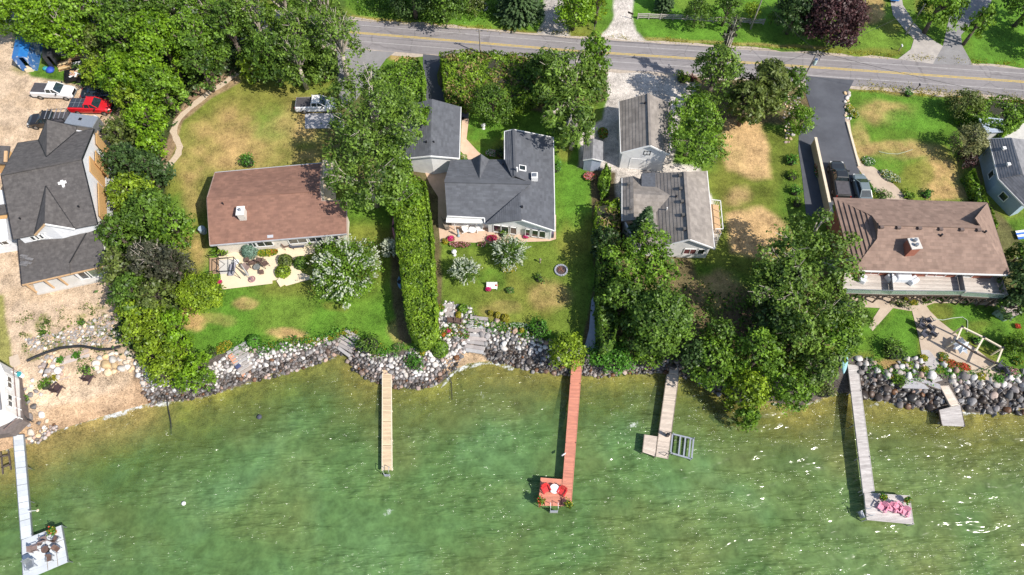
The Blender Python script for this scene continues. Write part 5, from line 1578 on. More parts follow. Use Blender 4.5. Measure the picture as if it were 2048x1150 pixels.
def clear_glass():
    m, nt, out = new_mat('tinted_clear_glass')
    tp = nt.nodes.new('ShaderNodeBsdfTransparent'); tp.inputs[0].default_value = (.82, .92, .86, 1)
    g = N(nt, 'ShaderNodeBsdfGlossy', Roughness=.08); df = nt.nodes.new('ShaderNodeBsdfDiffuse'); df.inputs[0].default_value = (.48, .56, .50, 1)
    m1 = nt.nodes.new('ShaderNodeMixShader'); m1.inputs[0].default_value = .22
    m2 = nt.nodes.new('ShaderNodeMixShader'); m2.inputs[0].default_value = .10
    nt.links.new(tp.outputs[0], m1.inputs[1]); nt.links.new(df.outputs[0], m1.inputs[2]); nt.links.new(m1.outputs[0], m2.inputs[1]); nt.links.new(g.outputs[0], m2.inputs[2]); nt.links.new(m2.outputs[0], out.inputs[0])
    return m
M_CLEAR = clear_glass()
front = []
for sct in secs:
    w_ = [P(u, v, DZ) for u, v in sct]
    plank_sheet(r, [w_[0], w_[3], w_[2], w_[1]], DZ, M_DECK, o, 16)
    p1, p2 = w_[3], w_[2]
    MB().beam(p1 - o + UP * 1.02, p2 - o + UP * 1.02, .07, .05).build('railing', M_GREYM, r)
    MB().beam(p1 - o + UP * .5, p2 - o + UP * .5, .02, .85).build('glass_panel', M_CLEAR, r)
    MB().beam(p1 - o - UP * .15, p2 - o - UP * .15, .10, .28).build('rim_beam', mat('dark_stained_wood', (.11, .075, .055), (.07, .05, .04), rough=.8), r)
    MB().beam(w_[1] - o + UP * .5, w_[2] - o + UP * .5, .03, .9).build('divider_rail', M_GREYM, r)
    n = 4 if sct[1][0] > 1780 else 3
    for k in range(n):
        c0 = p1.lerp(p2, (k + .5) / n) - o
        MB().beam(Vector((c0.x, c0.y + .05, 0)), Vector((c0.x, c0.y + .05, DZ - .3)), .14, .14).build('post', MATS['dark_stained_wood'], r)
        for s_ in (-1, 1):
            MB().beam(Vector((c0.x, c0.y, .9)), Vector((c0.x + s_ * 1.0, c0.y, DZ - .3)), .09, .11).build('brace', MATS['dark_stained_wood'], r)

# --- blue grey neighbour house at the right edge
r, o = house('neighbour_house', 'blue walled house with a pale grey roof at the right edge', 'house', (2050, 340))
spa = [(1977.5, 278, 3.0), (1997, 358, 3.0), (2024, 276, 4.6), (2046, 348)]
A_ = plane_pts(spa); roof_plane(r, [A_[0], A_[1], A_[3], A_[2]], M_ROOF_NG, o, name='roof')
B_ = plane_pts([(2024, 276, 4.6), (2046, 348, 4.6), (2072, 282, 3.0), (2094, 352)]); roof_plane(r, [B_[0], B_[1], B_[3], B_[2]], M_ROOF_NG, o, name='roof')
C_ = plane_pts([(1997, 358, 3.0), (2049, 412, 3.0), (2046, 348, 4.6), (2090, 388)]); roof_plane(r, [C_[0], C_[1], C_[3], C_[2]], M_ROOF_NG, o, name='roof')
D_ = plane_pts([(2046, 348, 4.6), (2090, 388, 4.6), (2110, 350, 3.0), (2140, 388)]); roof_plane(r, [D_[0], D_[1], D_[3], D_[2]], M_ROOF_NG, o, name='roof')
M_BLUEW = mat('blue_siding', (.34, .42, .50), (.29, .37, .44), rough=.7)
walls(r, [A_[0], A_[1], C_[1], C_[3], D_[1], B_[3], B_[2], A_[2]], M_BLUEW, o, inset=.35)
edge_board(r, [(A_[0], A_[1]), (C_[0], C_[1]), (A_[0], A_[2])], M_TRIM, o)
vent(r, o, onplane(spa, 2007, 298), M_TRIM, .4); vent(r, o, onplane(spa, 2016, 330), M_TRIM, .4)
a_, b_ = A_[0] + Vector((.35, 0, 0)), A_[1] + Vector((.35, 0, 0))
window(r, o, a_, b_, .72, 1.0, .9, 1.1, M_TRIM, M_GLASS, out=-1 if False else 1, mull=0)
a_, b_ = C_[0] + Vector((.2, .2, 0)), C_[1] + Vector((.2, .2, 0))
window(r, o, a_, b_, .45, 1.0, 1.0, 1.1, M_TRIM, M_GLASS, mull=0)
r, o = house('neighbour_garage', 'small pale blue grey roofed shelter behind the shrubs at the right edge', 'shelter', (1980, 255))
A_ = plane_pts([(1954, 232, 2.4), (2006, 238, 2.4), (2006, 264, 2.0), (1974, 266)])
roof_plane(r, A_, mat('pale_blue_roof', (.40, .46, .54), (.34, .40, .48), rough=.6, tone=True), o, name='roof', thick=.1)
walls(r, A_, M_WHITE, o, inset=.25)
mbq = MB(); mbq.box((0, 0, .35), (2.2, .8, .25), .4); mbq.box((.3, .3, .6), (1.6, .5, .2), .2)
cv = mbq.build('folded_tarp', mat('blue_tarp', (.03, .09, .36), (.02, .06, .25), rough=.5), None, bevel=.08); cv.location = P(2004, 268, 0); tag(cv, 'blue folded tarp heap on the pale slab beside the right hand shelter', 'tarp')
sheet('patio', [(1990, 262), (2060, 250), (2100, 280), (2030, 282), (1984, 280)], M_CONC, Z1)
sheet('driveway', [(2006, 250), (2048, 236), (2100, 230), (2140, 290), (2040, 276)], M_CONC, Z1 + .006)

# --- big new house, left
r, o = house('new_house', 'large unfinished house with charcoal gables, white wrap and raw board walls', 'house', (110, 400))
ze, zr = 5.6, 8.6
spN = [(36, 286, ze), (188, 258, ze), (163.5, 318.5, zr), (2, 350), (93, 314), (77, 280), (151, 265)]
N_ = plane_pts(spN)
roof_plane(r, [N_[0], N_[5], N_[4], N_[6], N_[1], N_[2], N_[3]], M_ROOF_CH, o, name='roof')
spS = [(26, 478, ze), (195, 448, ze), (163.5, 318.5, zr), (2, 350), (92, 372), (69, 469.5), (149, 457)]
S_ = plane_pts(spS)
roof_plane(r, [S_[0], S_[5], S_[4], S_[6], S_[1], S_[2], S_[3]], M_ROOF_CH, o, name='roof')
zp = N_[4].z
F1 = plane_pts([(94, 239, zp), (93, 314, zp), (77, 280, ze)]); roof_plane(r, F1, M_ROOF_CH, o, name='gable_roof')
F2 = plane_pts([(94, 239, zp), (93, 314, zp), (151, 265, ze), (152, 253)]); roof_plane(r, [F2[0], F2[1], F2[2], F2[3]], M_ROOF_CH, o, name='gable_roof')
zp2 = S_[4].z
L1 = plane_pts([(92, 372, zp2), (89, 448, zp2), (69, 470, ze)]); roof_plane(r, L1, M_ROOF_CH, o, name='gable_roof')
L2 = plane_pts([(92, 372, zp2), (89, 448, zp2), (149, 458, ze)]); roof_plane(r, L2, M_ROOF_CH, o, name='gable_roof')
walls(r, [N_[0], F1[2], F1[0], F2[3], N_[1], N_[2], S_[1], L2[2], L2[1], L1[2], S_[0], S_[3]], M_WRAP, o, inset=.35, drop=.2)
edge_board(r, [(N_[0], F1[2]), (F1[2], F1[0]), (F1[0], F2[3]), (N_[6], N_[1]), (N_[1], N_[2]), (N_[2], S_[1]), (S_[0], S_[3]), (S_[3], N_[0])], M_DARKM, o, .08, .2)
edge_board(r, [(L1[2], L1[1])], M_WOOD, o, .08, .22)
edge_board(r, [(L1[1], L2[2])], M_TRIM, o, .08, .22)
edge_board(r, [(N_[3], N_[2])], M_ROOF_CH, o - UP * .13, w=.3, h=.06, name='ridge_cap')
for (p_, q_) in ((N_[4], N_[5]), (N_[4], N_[6]), (S_[4], S_[5]), (S_[4], S_[6])):
    edge_board(r, [(p_, q_)], mat('valley_flashing', (.02, .02, .022), (.015, .015, .015), rough=.7), o - UP * .10, w=.14, h=.05, name='valley')
stack(r, o, onplane(spS, 158, 414), M_DARKM, .1, .25); stack(r, o, onplane(spS, 41, 438), M_DARKM, .1, .25)
mbq = MB(); qc = onplane(spS, 125, 366) - o + UP * .07
mbq.box(qc, (.9, .3, .03), .3, rx=.6); mbq.box(qc + Vector((.1, -.15, -.05)), (.3, .9, .03), .3, rx=.6); mbq.build('loose_wrap', M_TRIM, r)
a_, b_ = S_[0] + Vector((.35, .38, 0)), S_[1] + Vector((-.35, .38, 0))
for t, w in ((.15, .55), (.20, .55), (.245, .5), (.86, .8), (.935, .7)):
    window(r, o, a_, b_, t, 4.3, w, .9, M_TRIM, M_GLASS, mull=0)
ga, gb = L1[2] + Vector((.3, .35, 0)), L2[2] + Vector((-.3, .35, 0))
for t, w, zb_, h_ in ((.22, .8, 4.25, 1.1), (.5, 1.7, 4.3, 1.25), (.78, .8, 4.25, 1.1), (.36, .5, 5.75, .35), (.5, 1.4, 5.8, .35)):
    window(r, o, ga, gb, t, zb_, w, h_, M_TRIM, M_GLASSG if w > 1.2 else M_GLASS, mull=0)
# raw board and lower side roofs on the east flank
ea, eb = N_[1], S_[1]
def flank(t0, t1, z0, z1, m, off, name):
    p_, q_ = ea.lerp(eb, t0), ea.lerp(eb, t1)
    d = (q_ - p_); d.z = 0; d.normalize(); nn = Vector((-d.y, d.x, 0))
    if nn.x < 0: nn = -nn
    mb = MB(); c0 = p_ + nn * off; c1 = q_ + nn * off
    mb.add([Vector((c0.x, c0.y, z0)) - o, Vector((c1.x, c1.y, z0)) - o, Vector((c1.x, c1.y, z1)) - o, Vector((c0.x, c0.y, z1)) - o] + [Vector((c0.x, c0.y, z0)) - o - nn * .1, Vector((c1.x, c1.y, z0)) - o - nn * .1, Vector((c1.x, c1.y, z1)) - o - nn * .1, Vector((c0.x, c0.y, z1)) - o - nn * .1], [(0, 1, 2, 3), (7, 6, 5, 4), (0, 4, 5, 1), (1, 5, 6, 2), (2, 6, 7, 3), (3, 7, 4, 0)])
    return mb.build(name, m, r)
flank(.02, .14, .1, 5.2, M_OSB, .06, 'sheathing_board'); flank(.34, .50, .5, 6.4, M_OSB, -.20, 'sheathing_board')
flank(.24, .38, 2.6, 5.6, M_OSB, .10, 'sheathing_board'); flank(.56, .90, 3.4, 5.2, M_OSB, .08, 'sheathing_board')
# side wing with wrap walls
wq = [P(198, 282, 3.0), P(208, 284, 3.0), P(215, 442, 3.0), P(192, 448, 3.0)]
wb = [P(191, 300, 3.0), P(207, 296, 3.0), P(214, 446, 3.0), P(198, 450, 3.0)]
mb = MB(); mb.prism([(q_ - o).xy for q_ in wb], 0, 2.9); mb.build('side_wing', M_WRAP, r)
roof_plane(r, plane_pts([(178, 374, 3.7), (196, 368, 3.05), (214, 448, 3.05), (192, 452)]), M_ROOF_CH, o, name='side_roof')
for t in (.55, .68, .82):
    p_ = ea.lerp(eb, t) - o; MB().beam(Vector((p_.x + .3, p_.y, 3.55)), Vector((p_.x + 1.5, p_.y - .1, 3.2)), .08, .10).build('rafter_tail', M_TRIM, r)
for (u1, v1, u2, v2, z1) in [(190, 296, 206, 288, 3.2), (186, 312, 204, 290, 3.6), (196, 262, 190, 300, 3.8)]:
    MB().beam(P(u1, v1, z1) - o, P(u2, v2, z1) - o, .12, .2).build('timber', M_WOOD, r)
for t in (.3, .62): 
    MB().box(ea.lerp(eb, t) - o + Vector((1.62, 0, -4.2)), (.06, 1.0, 1.6), .12).build('opening', M_BLACKF, r)
# lower lake side roof and porch
spA = [(35, 479, 4.1), (173, 466, 4.1), (44, 570, 2.9), (139, 526), (140, 548)]
A_ = plane_pts(spA); roof_plane(r, [A_[0], A_[1], A_[3], A_[4], A_[2]], M_ROOF_CH, o, name='porch_roof')
spB = [(173, 466, 4.1), (215, 531, 2.9), (140, 548, 2.9), (139, 526), (198, 458)]
B_ = plane_pts(spB); roof_plane(r, [B_[0], B_[3], B_[2], B_[1], B_[4]], M_ROOF_CH, o, name='porch_roof')
edge_board(r, [(A_[2], A_[4]), (B_[2], B_[1])], M_WOOD, o, .08, .22)
edge_board(r, [(A_[0], A_[2])], M_DARKM, o, .08, .2)
edge_board(r, [(A_[1], A_[3])], MATS['valley_flashing'], o - UP * .10, w=.14, h=.05, name='valley')
pa, pb = P(60, 558, .28), P(214, 522, .28)
fl = [P(74, 588, .3), P(214, 558, .3), P(214, 520, .3), P(60, 552, .3)]
MB().prism([(q_ - o).xy for q_ in fl], 0, .3).build('porch_floor', M_CONC, r)
wl = [P(140, 541, 2.7), P(214, 527, 2.7), P(206, 470, 2.7), P(140, 480, 2.7)]
mb = MB(); mb.prism([(q_ - o).xy for q_ in wl], .3, 2.72); mb.build('porch_wall', M_WRAP, r)
mb = MB(); mb.prism([(q_ - o).xy for q_ in [P(40, 540, 2.8), P(140, 520, 2.8), P(140, 480, 2.8), P(38, 490, 2.8)]], .02, 2.75); mb.build('porch_wall', M_WRAP, r)
for t, w in ((.22, 1.2), (.55, 2.2), (.86, 1.0)):
    window(r, o, wl[0], wl[1], t, .5, w, 1.7, M_TRIM, M_GLASSG if w > 2 else M_GLASS, mull=0)
for (uu, vv) in [(48, 566), (84, 557), (112, 551)]:
    q_ = P(uu, vv, 2.7) - o; MB().beam(Vector((q_.x, q_.y, .0)), Vector((q_.x, q_.y, 2.75)), .18, .18).build('post', M_WOOD, r)
    MB().beam(Vector((q_.x, q_.y, 2.62)), Vector((q_.x + .25, q_.y + 1.8, 2.62)), .12, .2).build('porch_beam', M_WOOD, r)
# patch of stacked shingles on the low roof
q_ = onplane(spA, 53, 523) - o
mb = MB(); 
for k in range(7): mb.box(q_ + Vector((random.uniform(-.5, .5), random.uniform(-.7, .7), .12 + .02 * k)), (.9, .35, .04), random.uniform(-.4, .4), rx=-.15)
mb.build('loose_shingles', mat('faded_shingle', (.22, .21, .21), (.12, .115, .115)), r)
# west fragments at the frame edge
r2, o2 = house('annex', 'low charcoal roofed annex at the left edge beside the new house', 'annex', (-10, 315))
A_ = plane_pts([(-60, 288, 3.0), (20, 292, 3.0), (14, 328, 2.4), (-60, 326)])
roof_plane(r2, A_, M_ROOF_CH, o2, name='roof'); walls(r2, A_, M_OSB, o2, inset=.3)
MB().beam(P(12, 302, 3.2) - o2, P(11, 324, 2.7) - o2, .35, .2).build('timber', M_WOOD, r2)
r2, o2 = house('west_porch', 'white framed side porch on the west wall of the new house', 'porch', (2, 430))
A_ = plane_pts([(-50, 395, 3.6), (2, 388, 3.6), (14, 460, 3.0), (-50, 470)])
roof_plane(r2, plane_pts([(-50, 415, 3.2), (10, 408, 3.2), (13, 428, 3.0), (-50, 436)]), M_ROOF_CH, o2, name='roof')
MB().prism([(q_ - o2).xy for q_ in [P(-60, 385, 2.6), P(4, 380, 2.6), P(17, 478, 2.6), P(-60, 490, 2.6)]], 0, 2.6).build('wall', M_WRAP, r2)
MB().box(P(5, 432, 2.75) - o2, (1.2, .8, .12), .1).build('sheathing_board', M_OSB, r2)
window(r2, o2, P(-20, 483, 2.6), P(16, 478, 2.6), .5, 1.6, 1.4, .8, M_TRIM, M_GLASS, mull=1)

# --- white building with terrace, bottom left
r, o = house('boathouse', 'white two storey lake building with a dark terrace at the left edge', 'building', (0, 780))
tp = [P(-3, 722, 3.3), P(7, 742, 3.3), P(9, 820, 3.3), P(-60, 850, 3.3), P(-90, 740, 3.3)]
MB().prism([(q_ - o).xy for q_ in tp], -1.0, 3.2).build('wall', M_WHITE, r)
roof_plane(r, plane_pts([(-90, 735, 4.0), (-3, 775, 4.0), (3, 818, 3.4), (-90, 850)]), M_ROOF_NG, o, name='roof')
roof_plane(r, plane_pts([(-90, 715, 3.4), (-6, 735, 3.4), (-3, 775, 4.0), (-90, 735)]), M_ROOF_NG, o, name='roof')
for (t, zb_) in ((.15, 2.0), (.3, 2.0), (.62, 2.0), (.78, 2.0)):
    window(r, o, tp[1], tp[2], t, zb_, .7, .8, M_TRIM, M_GLASS, out=-1, mull=0)
TZ = .6
tq = [P(18, 748, TZ), P(37, 743, TZ), P(46, 840, TZ), P(18, 866, TZ), P(-70, 880, TZ), P(-70, 840, TZ), P(12, 838, TZ), P(6, 760, TZ)]
MB().prism([(q_ - o).xy for q_ in tq], -.6, TZ).build('terrace', mat('brown_terrace', (.16, .13, .12), (.11, .09, .085), rough=.8), r)
for i, (u1, v1) in enumerate([(34, 748), (38, 776), (41, 798), (43, 820), (45, 838)]):
    q_ = P(u1, v1, TZ) - o
    MB().beam(q_ + Vector((-.9, .15, .9)), q_ + Vector((.1, -.1, .9)), .12, .12).build('rail_bar', M_TRIM, r)
    MB().tube(q_, q_ + UP * .9, .05, .05, 6).build('railing_post', M_TRIM, r)
for a1, b1 in ((1, 2), (2, 3)):
    MB().beam(tq[a1] - o + UP * .92, tq[b1] - o + UP * .92, .09, .06).build('railing', MATS['brown_gutter'], r)
pot = thing('planter_pot', 'orange clay planter on the terrace of the white building', 'planter', P(20, 782, TZ))
MB().lathe((0, 0, 0), [(.2, 0), (.36, .45), (.3, .47)], 12).build('pot', mat('terracotta', (.55, .24, .10), (.42, .18, .08)), pot)
MB().lathe((.1, -.55, 0), [(.2, 0), (.34, .4), (.3, .42)], 12).build('pot', MATS['terracotta'], pot)
rngp = np.random.default_rng(3); Cp = rngp.normal(size=(120, 3)) * np.array((.2, .2, .1)) + np.array((.1, -.55, .5))
link_mesh('foliage', foliage('foliage', Cp, rngp.normal(size=(120, 3)) + np.array((0, 0, 1)), .14, rngp.random(120), LM('mid'), rngp), pot)
# ------------------------------------------------------------------ boulders
def rock_mesh(name, m, seed, sub=2, flat=.7):
    rg = random.Random(seed)
    bm = bmesh.new(); bmesh.ops.create_icosphere(bm, subdivisions=sub, radius=.5)
    ax = [Vector((rg.gauss(0, 1), rg.gauss(0, 1), rg.gauss(0, 1))).normalized() for _ in range(7)]
    cut = [rg.uniform(.25, .42) for _ in range(7)]
    sx, sy, sz = rg.uniform(.85, 1.2), rg.uniform(.75, 1.05), rg.uniform(flat * .85, flat * 1.1)
    for v in bm.verts:
        for a_, c_ in zip(ax, cut):
            d = v.co.dot(a_)
            if d > c_: v.co -= a_ * (d - c_) * .97
        v.co += Vector((rg.uniform(-1, 1), rg.uniform(-1, 1), rg.uniform(-1, 1))) * .018
        v.co = Vector((v.co.x * sx, v.co.y * sy, v.co.z * sz)) * 1.15
    me = bpy.data.meshes.new(name); bm.to_mesh(me); bm.free(); me.materials.append(m); me.shade_smooth()
    return me
M_RPALE = mat('pale_boulder', (.62, .585, .555), (.43, .40, .375), rough=.85, scale=2.4, bump=.5, bscale=8, rand=.22, detail=8)
M_RPINK = mat('warm_boulder', (.42, .34, .30), (.29, .22, .19), rough=.85, scale=2.4, bump=.5, bscale=8, rand=.30, detail=8)
M_RDARK = mat('wet_boulder', (.085, .068, .058), (.045, .038, .034), rough=.35, scale=2.4, bump=.4, bscale=8, rand=.6, detail=8)
M_RGREY = mat('grey_boulder', (.27, .25, .245), (.16, .15, .145), rough=.8, scale=2.4, bump=.5, bscale=8, rand=.45, detail=8)
M_RBROWN = mat('rusty_wet_boulder', (.16, .10, .07), (.08, .052, .04), rough=.45, scale=2.4, bump=.5, bscale=8, rand=.4, detail=8)
M_RSAND = mat('sandstone', (.68, .56, .42), (.52, .42, .31), rough=.9, scale=2.4, bump=.4, bscale=8, rand=.25, detail=8)
ROCKS = {k: [rock_mesh('stone', m, s_ * 7 + 1) for s_ in range(6)] for k, m in (('pale', M_RPALE), ('pink', M_RPINK), ('dark', M_RDARK), ('grey', M_RGREY), ('brown', M_RBROWN), ('sand', M_RSAND), ('white', mat('white_stone', (.66, .63, .61), (.52, .49, .47), rough=.85, scale=2.4, rand=.12)))}

def scatter(poly_px, size_px, rg, sizevar=.35, maxn=300, pack=.80):
    us = [p[0] for p in poly_px]; vs = [p[1] for p in poly_px]
    pts = []; cell = {}
    g = size_px
    tries = 0; area = (max(us) - min(us)) * (max(vs) - min(vs))
    N_ = int(area / (size_px ** 2) * 26)
    U = rg.uniform(min(us), max(us), N_); Vv = rg.uniform(min(vs), max(vs), N_)
    ok = inside(U, Vv, poly_px)
    for u, v in zip(U[ok], Vv[ok]):
        s = size_px * math.exp(rg.normal() * sizevar * .8)
        s = min(max(s, size_px * .6), size_px * 1.6)
        ci, cj = int(u // g), int(v // g); bad = False
        for a_ in range(ci - 3, ci + 4):
            for b_ in range(cj - 3, cj + 4):
                for (u2, v2, s2) in cell.get((a_, b_), ()):
                    if (u - u2) ** 2 + ((v - v2) * 1.08) ** 2 < ((s + s2) * .5 * pack) ** 2: bad = True; break
                if bad: break
            if bad: break
        if bad: continue
        cell.setdefault((ci, cj), []).append((u, v, s)); pts.append((u, v, s))
    pts.sort(key=lambda q: -q[2])
    return pts

TOTAL_ST = [0]
def revetment(label, poly_px, size_px, mixf, cat='rock bank', name='rock_revetment', group=None, sizevar=.35, pack=.80, rubble=True, sink=.30, z=None):
    """mixf(u, v, ds) -> list of kinds to choose from"""
    rg = np.random.default_rng(int(poly_px[0][0] + poly_px[0][1] * 3))
    cu = sum(p[0] for p in poly_px) / len(poly_px); cv_ = sum(p[1] for p in poly_px) / len(poly_px)
    c = G(cu, cv_)
    root = thing(name, label, cat, c, group=group)
    pts = scatter(poly_px, size_px, rg, sizevar, pack=pack)
    X = GG([p[0] for p in pts], [p[1] for p in pts]); pos = [Vector(p) for p in X]; ds = seg_dist(X[:, 0], X[:, 1], SHORE) * np.where(inside(X[:, 0], X[:, 1], LAND_POLY), 1, -1)
    for i, (u, v, s) in enumerate(pts[:300]):
        kinds = mixf(u, v, ds[i])
        k = kinds[int(rg.integers(len(kinds)))]
        me = ROCKS[k][int(rg.integers(6))]
        d = s / px_scale(v, 0) * 1.0
        ob = bpy.data.objects.new('stone', me); COL.objects.link(ob); ob.parent = root
        ob.location = pos[i] - c + Vector((0, 0, d * .5 * (1 - 2 * sink) * .7))
        ob.rotation_euler = (rg.normal() * .3, rg.normal() * .3, rg.random() * 6.28)
        ob.scale = (d, d, d * (.9 + .3 * rg.random()))
    TOTAL_ST[0] += min(300, len(pts))
    rest = pts[300:]
    # rubble filling the joints
    mb = MB()
    if rubble:
        fill = scatter(poly_px, size_px * .55, np.random.default_rng(5), .3, pack=1.0)
        fill = fill[:700] + rest; FX = GG([p[0] for p in fill], [p[1] for p in fill]) if fill else []
        for (u, v, s), fx in zip(fill, FX):
            q = Vector(fx) - c; d = s / px_scale(v) * .55
            d *= 1.5 if s > size_px * .56 else 1
            V = [q + Vector((rg.normal() * .2, rg.normal() * .2, rg.random() * .2)) * d + Vector(o_) * d for o_ in ((1, 0, 0), (-.5, .8, 0), (-.5, -.8, 0), (0, 0, .8), (.4, .5, .4))]
            mb.add(V, [(0, 1, 4), (1, 2, 3), (2, 0, 3), (1, 3, 4), (3, 0, 4), (0, 2, 1)])
        if mb.v:
            tag(mb.build('rubble', M_RGREY, root), kind='stuff')
    return root

def mx_left(u, v, ds):
    if ds < .8: return ['brown', 'dark', 'grey', 'pink', 'dark']
    if ds < 1.4: return ['brown', 'pink', 'pale', 'grey', 'grey']
    return ['pale', 'pale', 'grey', 'pale', 'pale', 'pale', 'pink']
def mx_mid(u, v, ds):
    if ds < 1.3: return ['dark', 'dark', 'brown', 'dark', 'grey']
    if ds < 2.0: return ['grey', 'pink', 'dark', 'pale']
    return ['pale', 'pale', 'pale', 'pink', 'grey']
def mx_right(u, v, ds):
    if ds < 1.4: return ['dark', 'dark', 'dark', 'grey', 'brown']
    if ds < 2.6: return ['grey', 'dark', 'dark', 'pale', 'pink']
    return ['pale', 'grey', 'pink', 'pale']
revetment('boulder bank curving from the small beach past the lime green thicket', [(268, 722), (284, 722), (298, 748), (358, 768), (408, 742), (462, 704), (484, 720), (498, 742), (500, 757), (440, 784), (380, 800), (330, 803), (302, 812), (288, 785)], 8.0, mx_left)
revetment('boulder bank below the lawn between the wooden steps and the stone steps', [(488, 690), (540, 692), (600, 682), (655, 676), (680, 690), (693, 704), (655, 721), (600, 740), (550, 755), (505, 764), (498, 735)], 8.3, mx_left)
revetment('boulder point around the head of the tan dock', [(696, 700), (718, 692), (745, 708), (800, 712), (850, 688), (880, 712), (905, 705), (925, 692), (935, 700), (905, 742), (865, 775), (800, 778), (740, 762), (703, 738)], 8.3, mx_left)
revetment('grey boulder bank between the stone steps and the red dock', [(962, 652), (992, 642), (1032, 660), (1082, 678), (1130, 690), (1176, 700), (1176, 750), (1110, 748), (1058, 740), (1010, 726), (980, 722), (960, 700)], 9.6, mx_mid)
revetment('small brown stones along the bank between the red dock and the short dock', [(1172, 722), (1230, 718), (1336, 720), (1336, 745), (1260, 748), (1195, 755), (1168, 752)], 8, lambda u, v, ds: ['brown', 'dark', 'brown', 'pink', 'grey'])
revetment('dark rocks on the shaded bank right of the short dock', [(1342, 722), (1392, 728), (1445, 755), (1500, 795), (1480, 805), (1430, 786), (1388, 762), (1345, 748)], 13, lambda u, v, ds: ['dark', 'grey', 'dark', 'brown'])
revetment('big round boulders between the long grey dock and the small platform', [(1716, 716), (1740, 718), (1762, 748), (1792, 754), (1815, 766), (1852, 770), (1872, 776), (1886, 800), (1872, 824), (1800, 812), (1752, 796), (1718, 790)], 14.5, mx_right)
revetment('big dark boulders right of the small platform', [(1884, 728), (1936, 748), (1998, 762), (2048, 742), (2110, 742), (2110, 825), (1990, 830), (1928, 816), (1906, 772)], 14.5, mx_right)
revetment('round stones edging the flower beds behind the platform walkway', [(1768, 744), (1800, 722), (1836, 712), (1858, 738), (1870, 752), (1862, 764), (1824, 750), (1806, 756)], 13, lambda u, v, ds: ['pale', 'pink', 'grey', 'pale'], cat='rockery', name='rockery')
revetment('heap of small pale stones between the garden path and the stone steps', [(905, 610), (940, 612), (955, 640), (945, 700), (925, 706), (898, 712), (866, 700), (850, 716), (838, 700), (872, 668), (905, 655)], 8, lambda u, v, ds: ['pale', 'pale', 'pink', 'pale', 'grey'], cat='rockery', name='rockery', sizevar=.3)
revetment('bright white stones of the small garden terrace beside the long hedge', [(892, 602), (908, 606), (912, 640), (898, 660), (880, 668), (866, 684), (850, 694), (846, 682), (868, 664), (872, 636)], 7.5, lambda u, v, ds: ['white'], cat='rockery', name='rockery', sink=.42)
revetment('scattered pale rubble on the sandy slope above the black hose', [(50, 680), (80, 672), (130, 664), (180, 644), (218, 628), (236, 650), (246, 684), (190, 690), (120, 694), (62, 700)], 8, lambda u, v, ds: ['sand', 'pale', 'sand', 'pink'], cat='rockery', name='rockery', pack=1.25, rubble=True, sink=.4)
revetment('pale flat stones above the small beach beside the thicket', [(196, 716), (232, 704), (262, 706), (284, 722), (280, 742), (240, 744), (200, 746), (188, 734)], 15, lambda u, v, ds: ['sand', 'sand'], cat='rockery', name='rockery', sink=.44, rubble=False, pack=.74)
revetment('pale stones beside the timber steps on the small beach', [(84, 718), (110, 704), (124, 718), (130, 750), (112, 764), (92, 752), (78, 740)], 12, lambda u, v, ds: ['sand', 'pale', 'pink'], cat='rockery', name='rockery', sink=.4, rubble=False)
revetment('small reddish stones at the foot of the white building', [(52, 876), (70, 866), (112, 848), (116, 858), (84, 884), (60, 890)], 7, lambda u, v, ds: ['pink', 'brown', 'pink', 'sand'], cat='rockery', name='rockery')
revetment('pale stones between the terrace and the small beach', [(48, 770), (66, 758), (84, 790), (70, 815), (100, 842), (96, 856), (60, 868), (50, 840), (56, 800)], 12, lambda u, v, ds: ['sand', 'pale', 'grey'], cat='rockery', name='rockery', sink=.42, pack=1.3, rubble=False)
revetment('stone edging along the driveway beside the front lawn', [(1688, 185), (1698, 185), (1700, 238), (1690, 236)], 7, lambda u, v, ds: ['pale', 'sand'], cat='rockery', name='rockery', rubble=False)
revetment('small rocks around the fir shaped shrub beside the driveway', [(1575, 190), (1602, 195), (1598, 240), (1590, 250), (1580, 290), (1570, 285), (1566, 225)], 5.5, lambda u, v, ds: ['sand', 'pink', 'grey'], cat='rockery', name='rockery', rubble=False, pack=1.1)
for (u, v, d, lab, k) in [(1065, 745, 9, 'pale boulder standing alone in the shallow water left of the red dock', 'grey'), (695, 724, 10, 'orange brown boulder in the gap between the stone steps and the boulder point', 'pink'), (498, 752, 12, 'large orange brown boulder at the waterline below the wooden steps', 'pink')]:
    ob = link_mesh('boulder', ROCKS[k][2]); q = G(u, v); dd = d / px_scale(v)
    ob.location = (q.x, q.y, max(q.z, WATER) + dd * .15); ob.scale = (dd,) * 3; tag(ob, lab, 'boulder')

# stone and timber steps
def steps(label, a, b, w, n, m, z0, z1, cat='steps', name='stone_steps', jit=.12):
    """from upper pixel a (height z0) to lower pixel b (height z1)"""
    A = P(a[0], a[1], z0); B = P(b[0], b[1], z1)
    root = thing(name, label, cat, (A + B) / 2)
    o = (A + B) / 2
    d = B - A; d.z = 0; L = d.length; d.normalize(); rz = math.atan2(d.y, d.x)
    for i in range(n):
        t = (i + .5) / n
        q = A.lerp(B, t) - o
        st = MB().box(q + Vector((random.uniform(-jit, jit), random.uniform(-jit, jit) * .4, -.08)), (L / n * .94, w * random.uniform(.9, 1.08), .24), rz + random.uniform(-jit, jit) * .6)
        st.build('step', m, root, bevel=.03)
    return root
M_OLDWOOD = mat('weathered_grey_wood', (.40, .36, .33), (.27, .245, .225), rough=.9, scale=2, stretch=(1, 5, 1), rand=.15, detail=8)
steps('broad weathered timber steps cutting through the boulder bank', (472, 692), (500, 740), 2.3, 8, M_OLDWOOD, .25, -.9, name='timber_steps', jit=.04)
steps('grey stone steps down to the water between the lawn and the dock', (706, 664), (684, 706), 2.2, 6, M_FLAG, .35, -1.0)
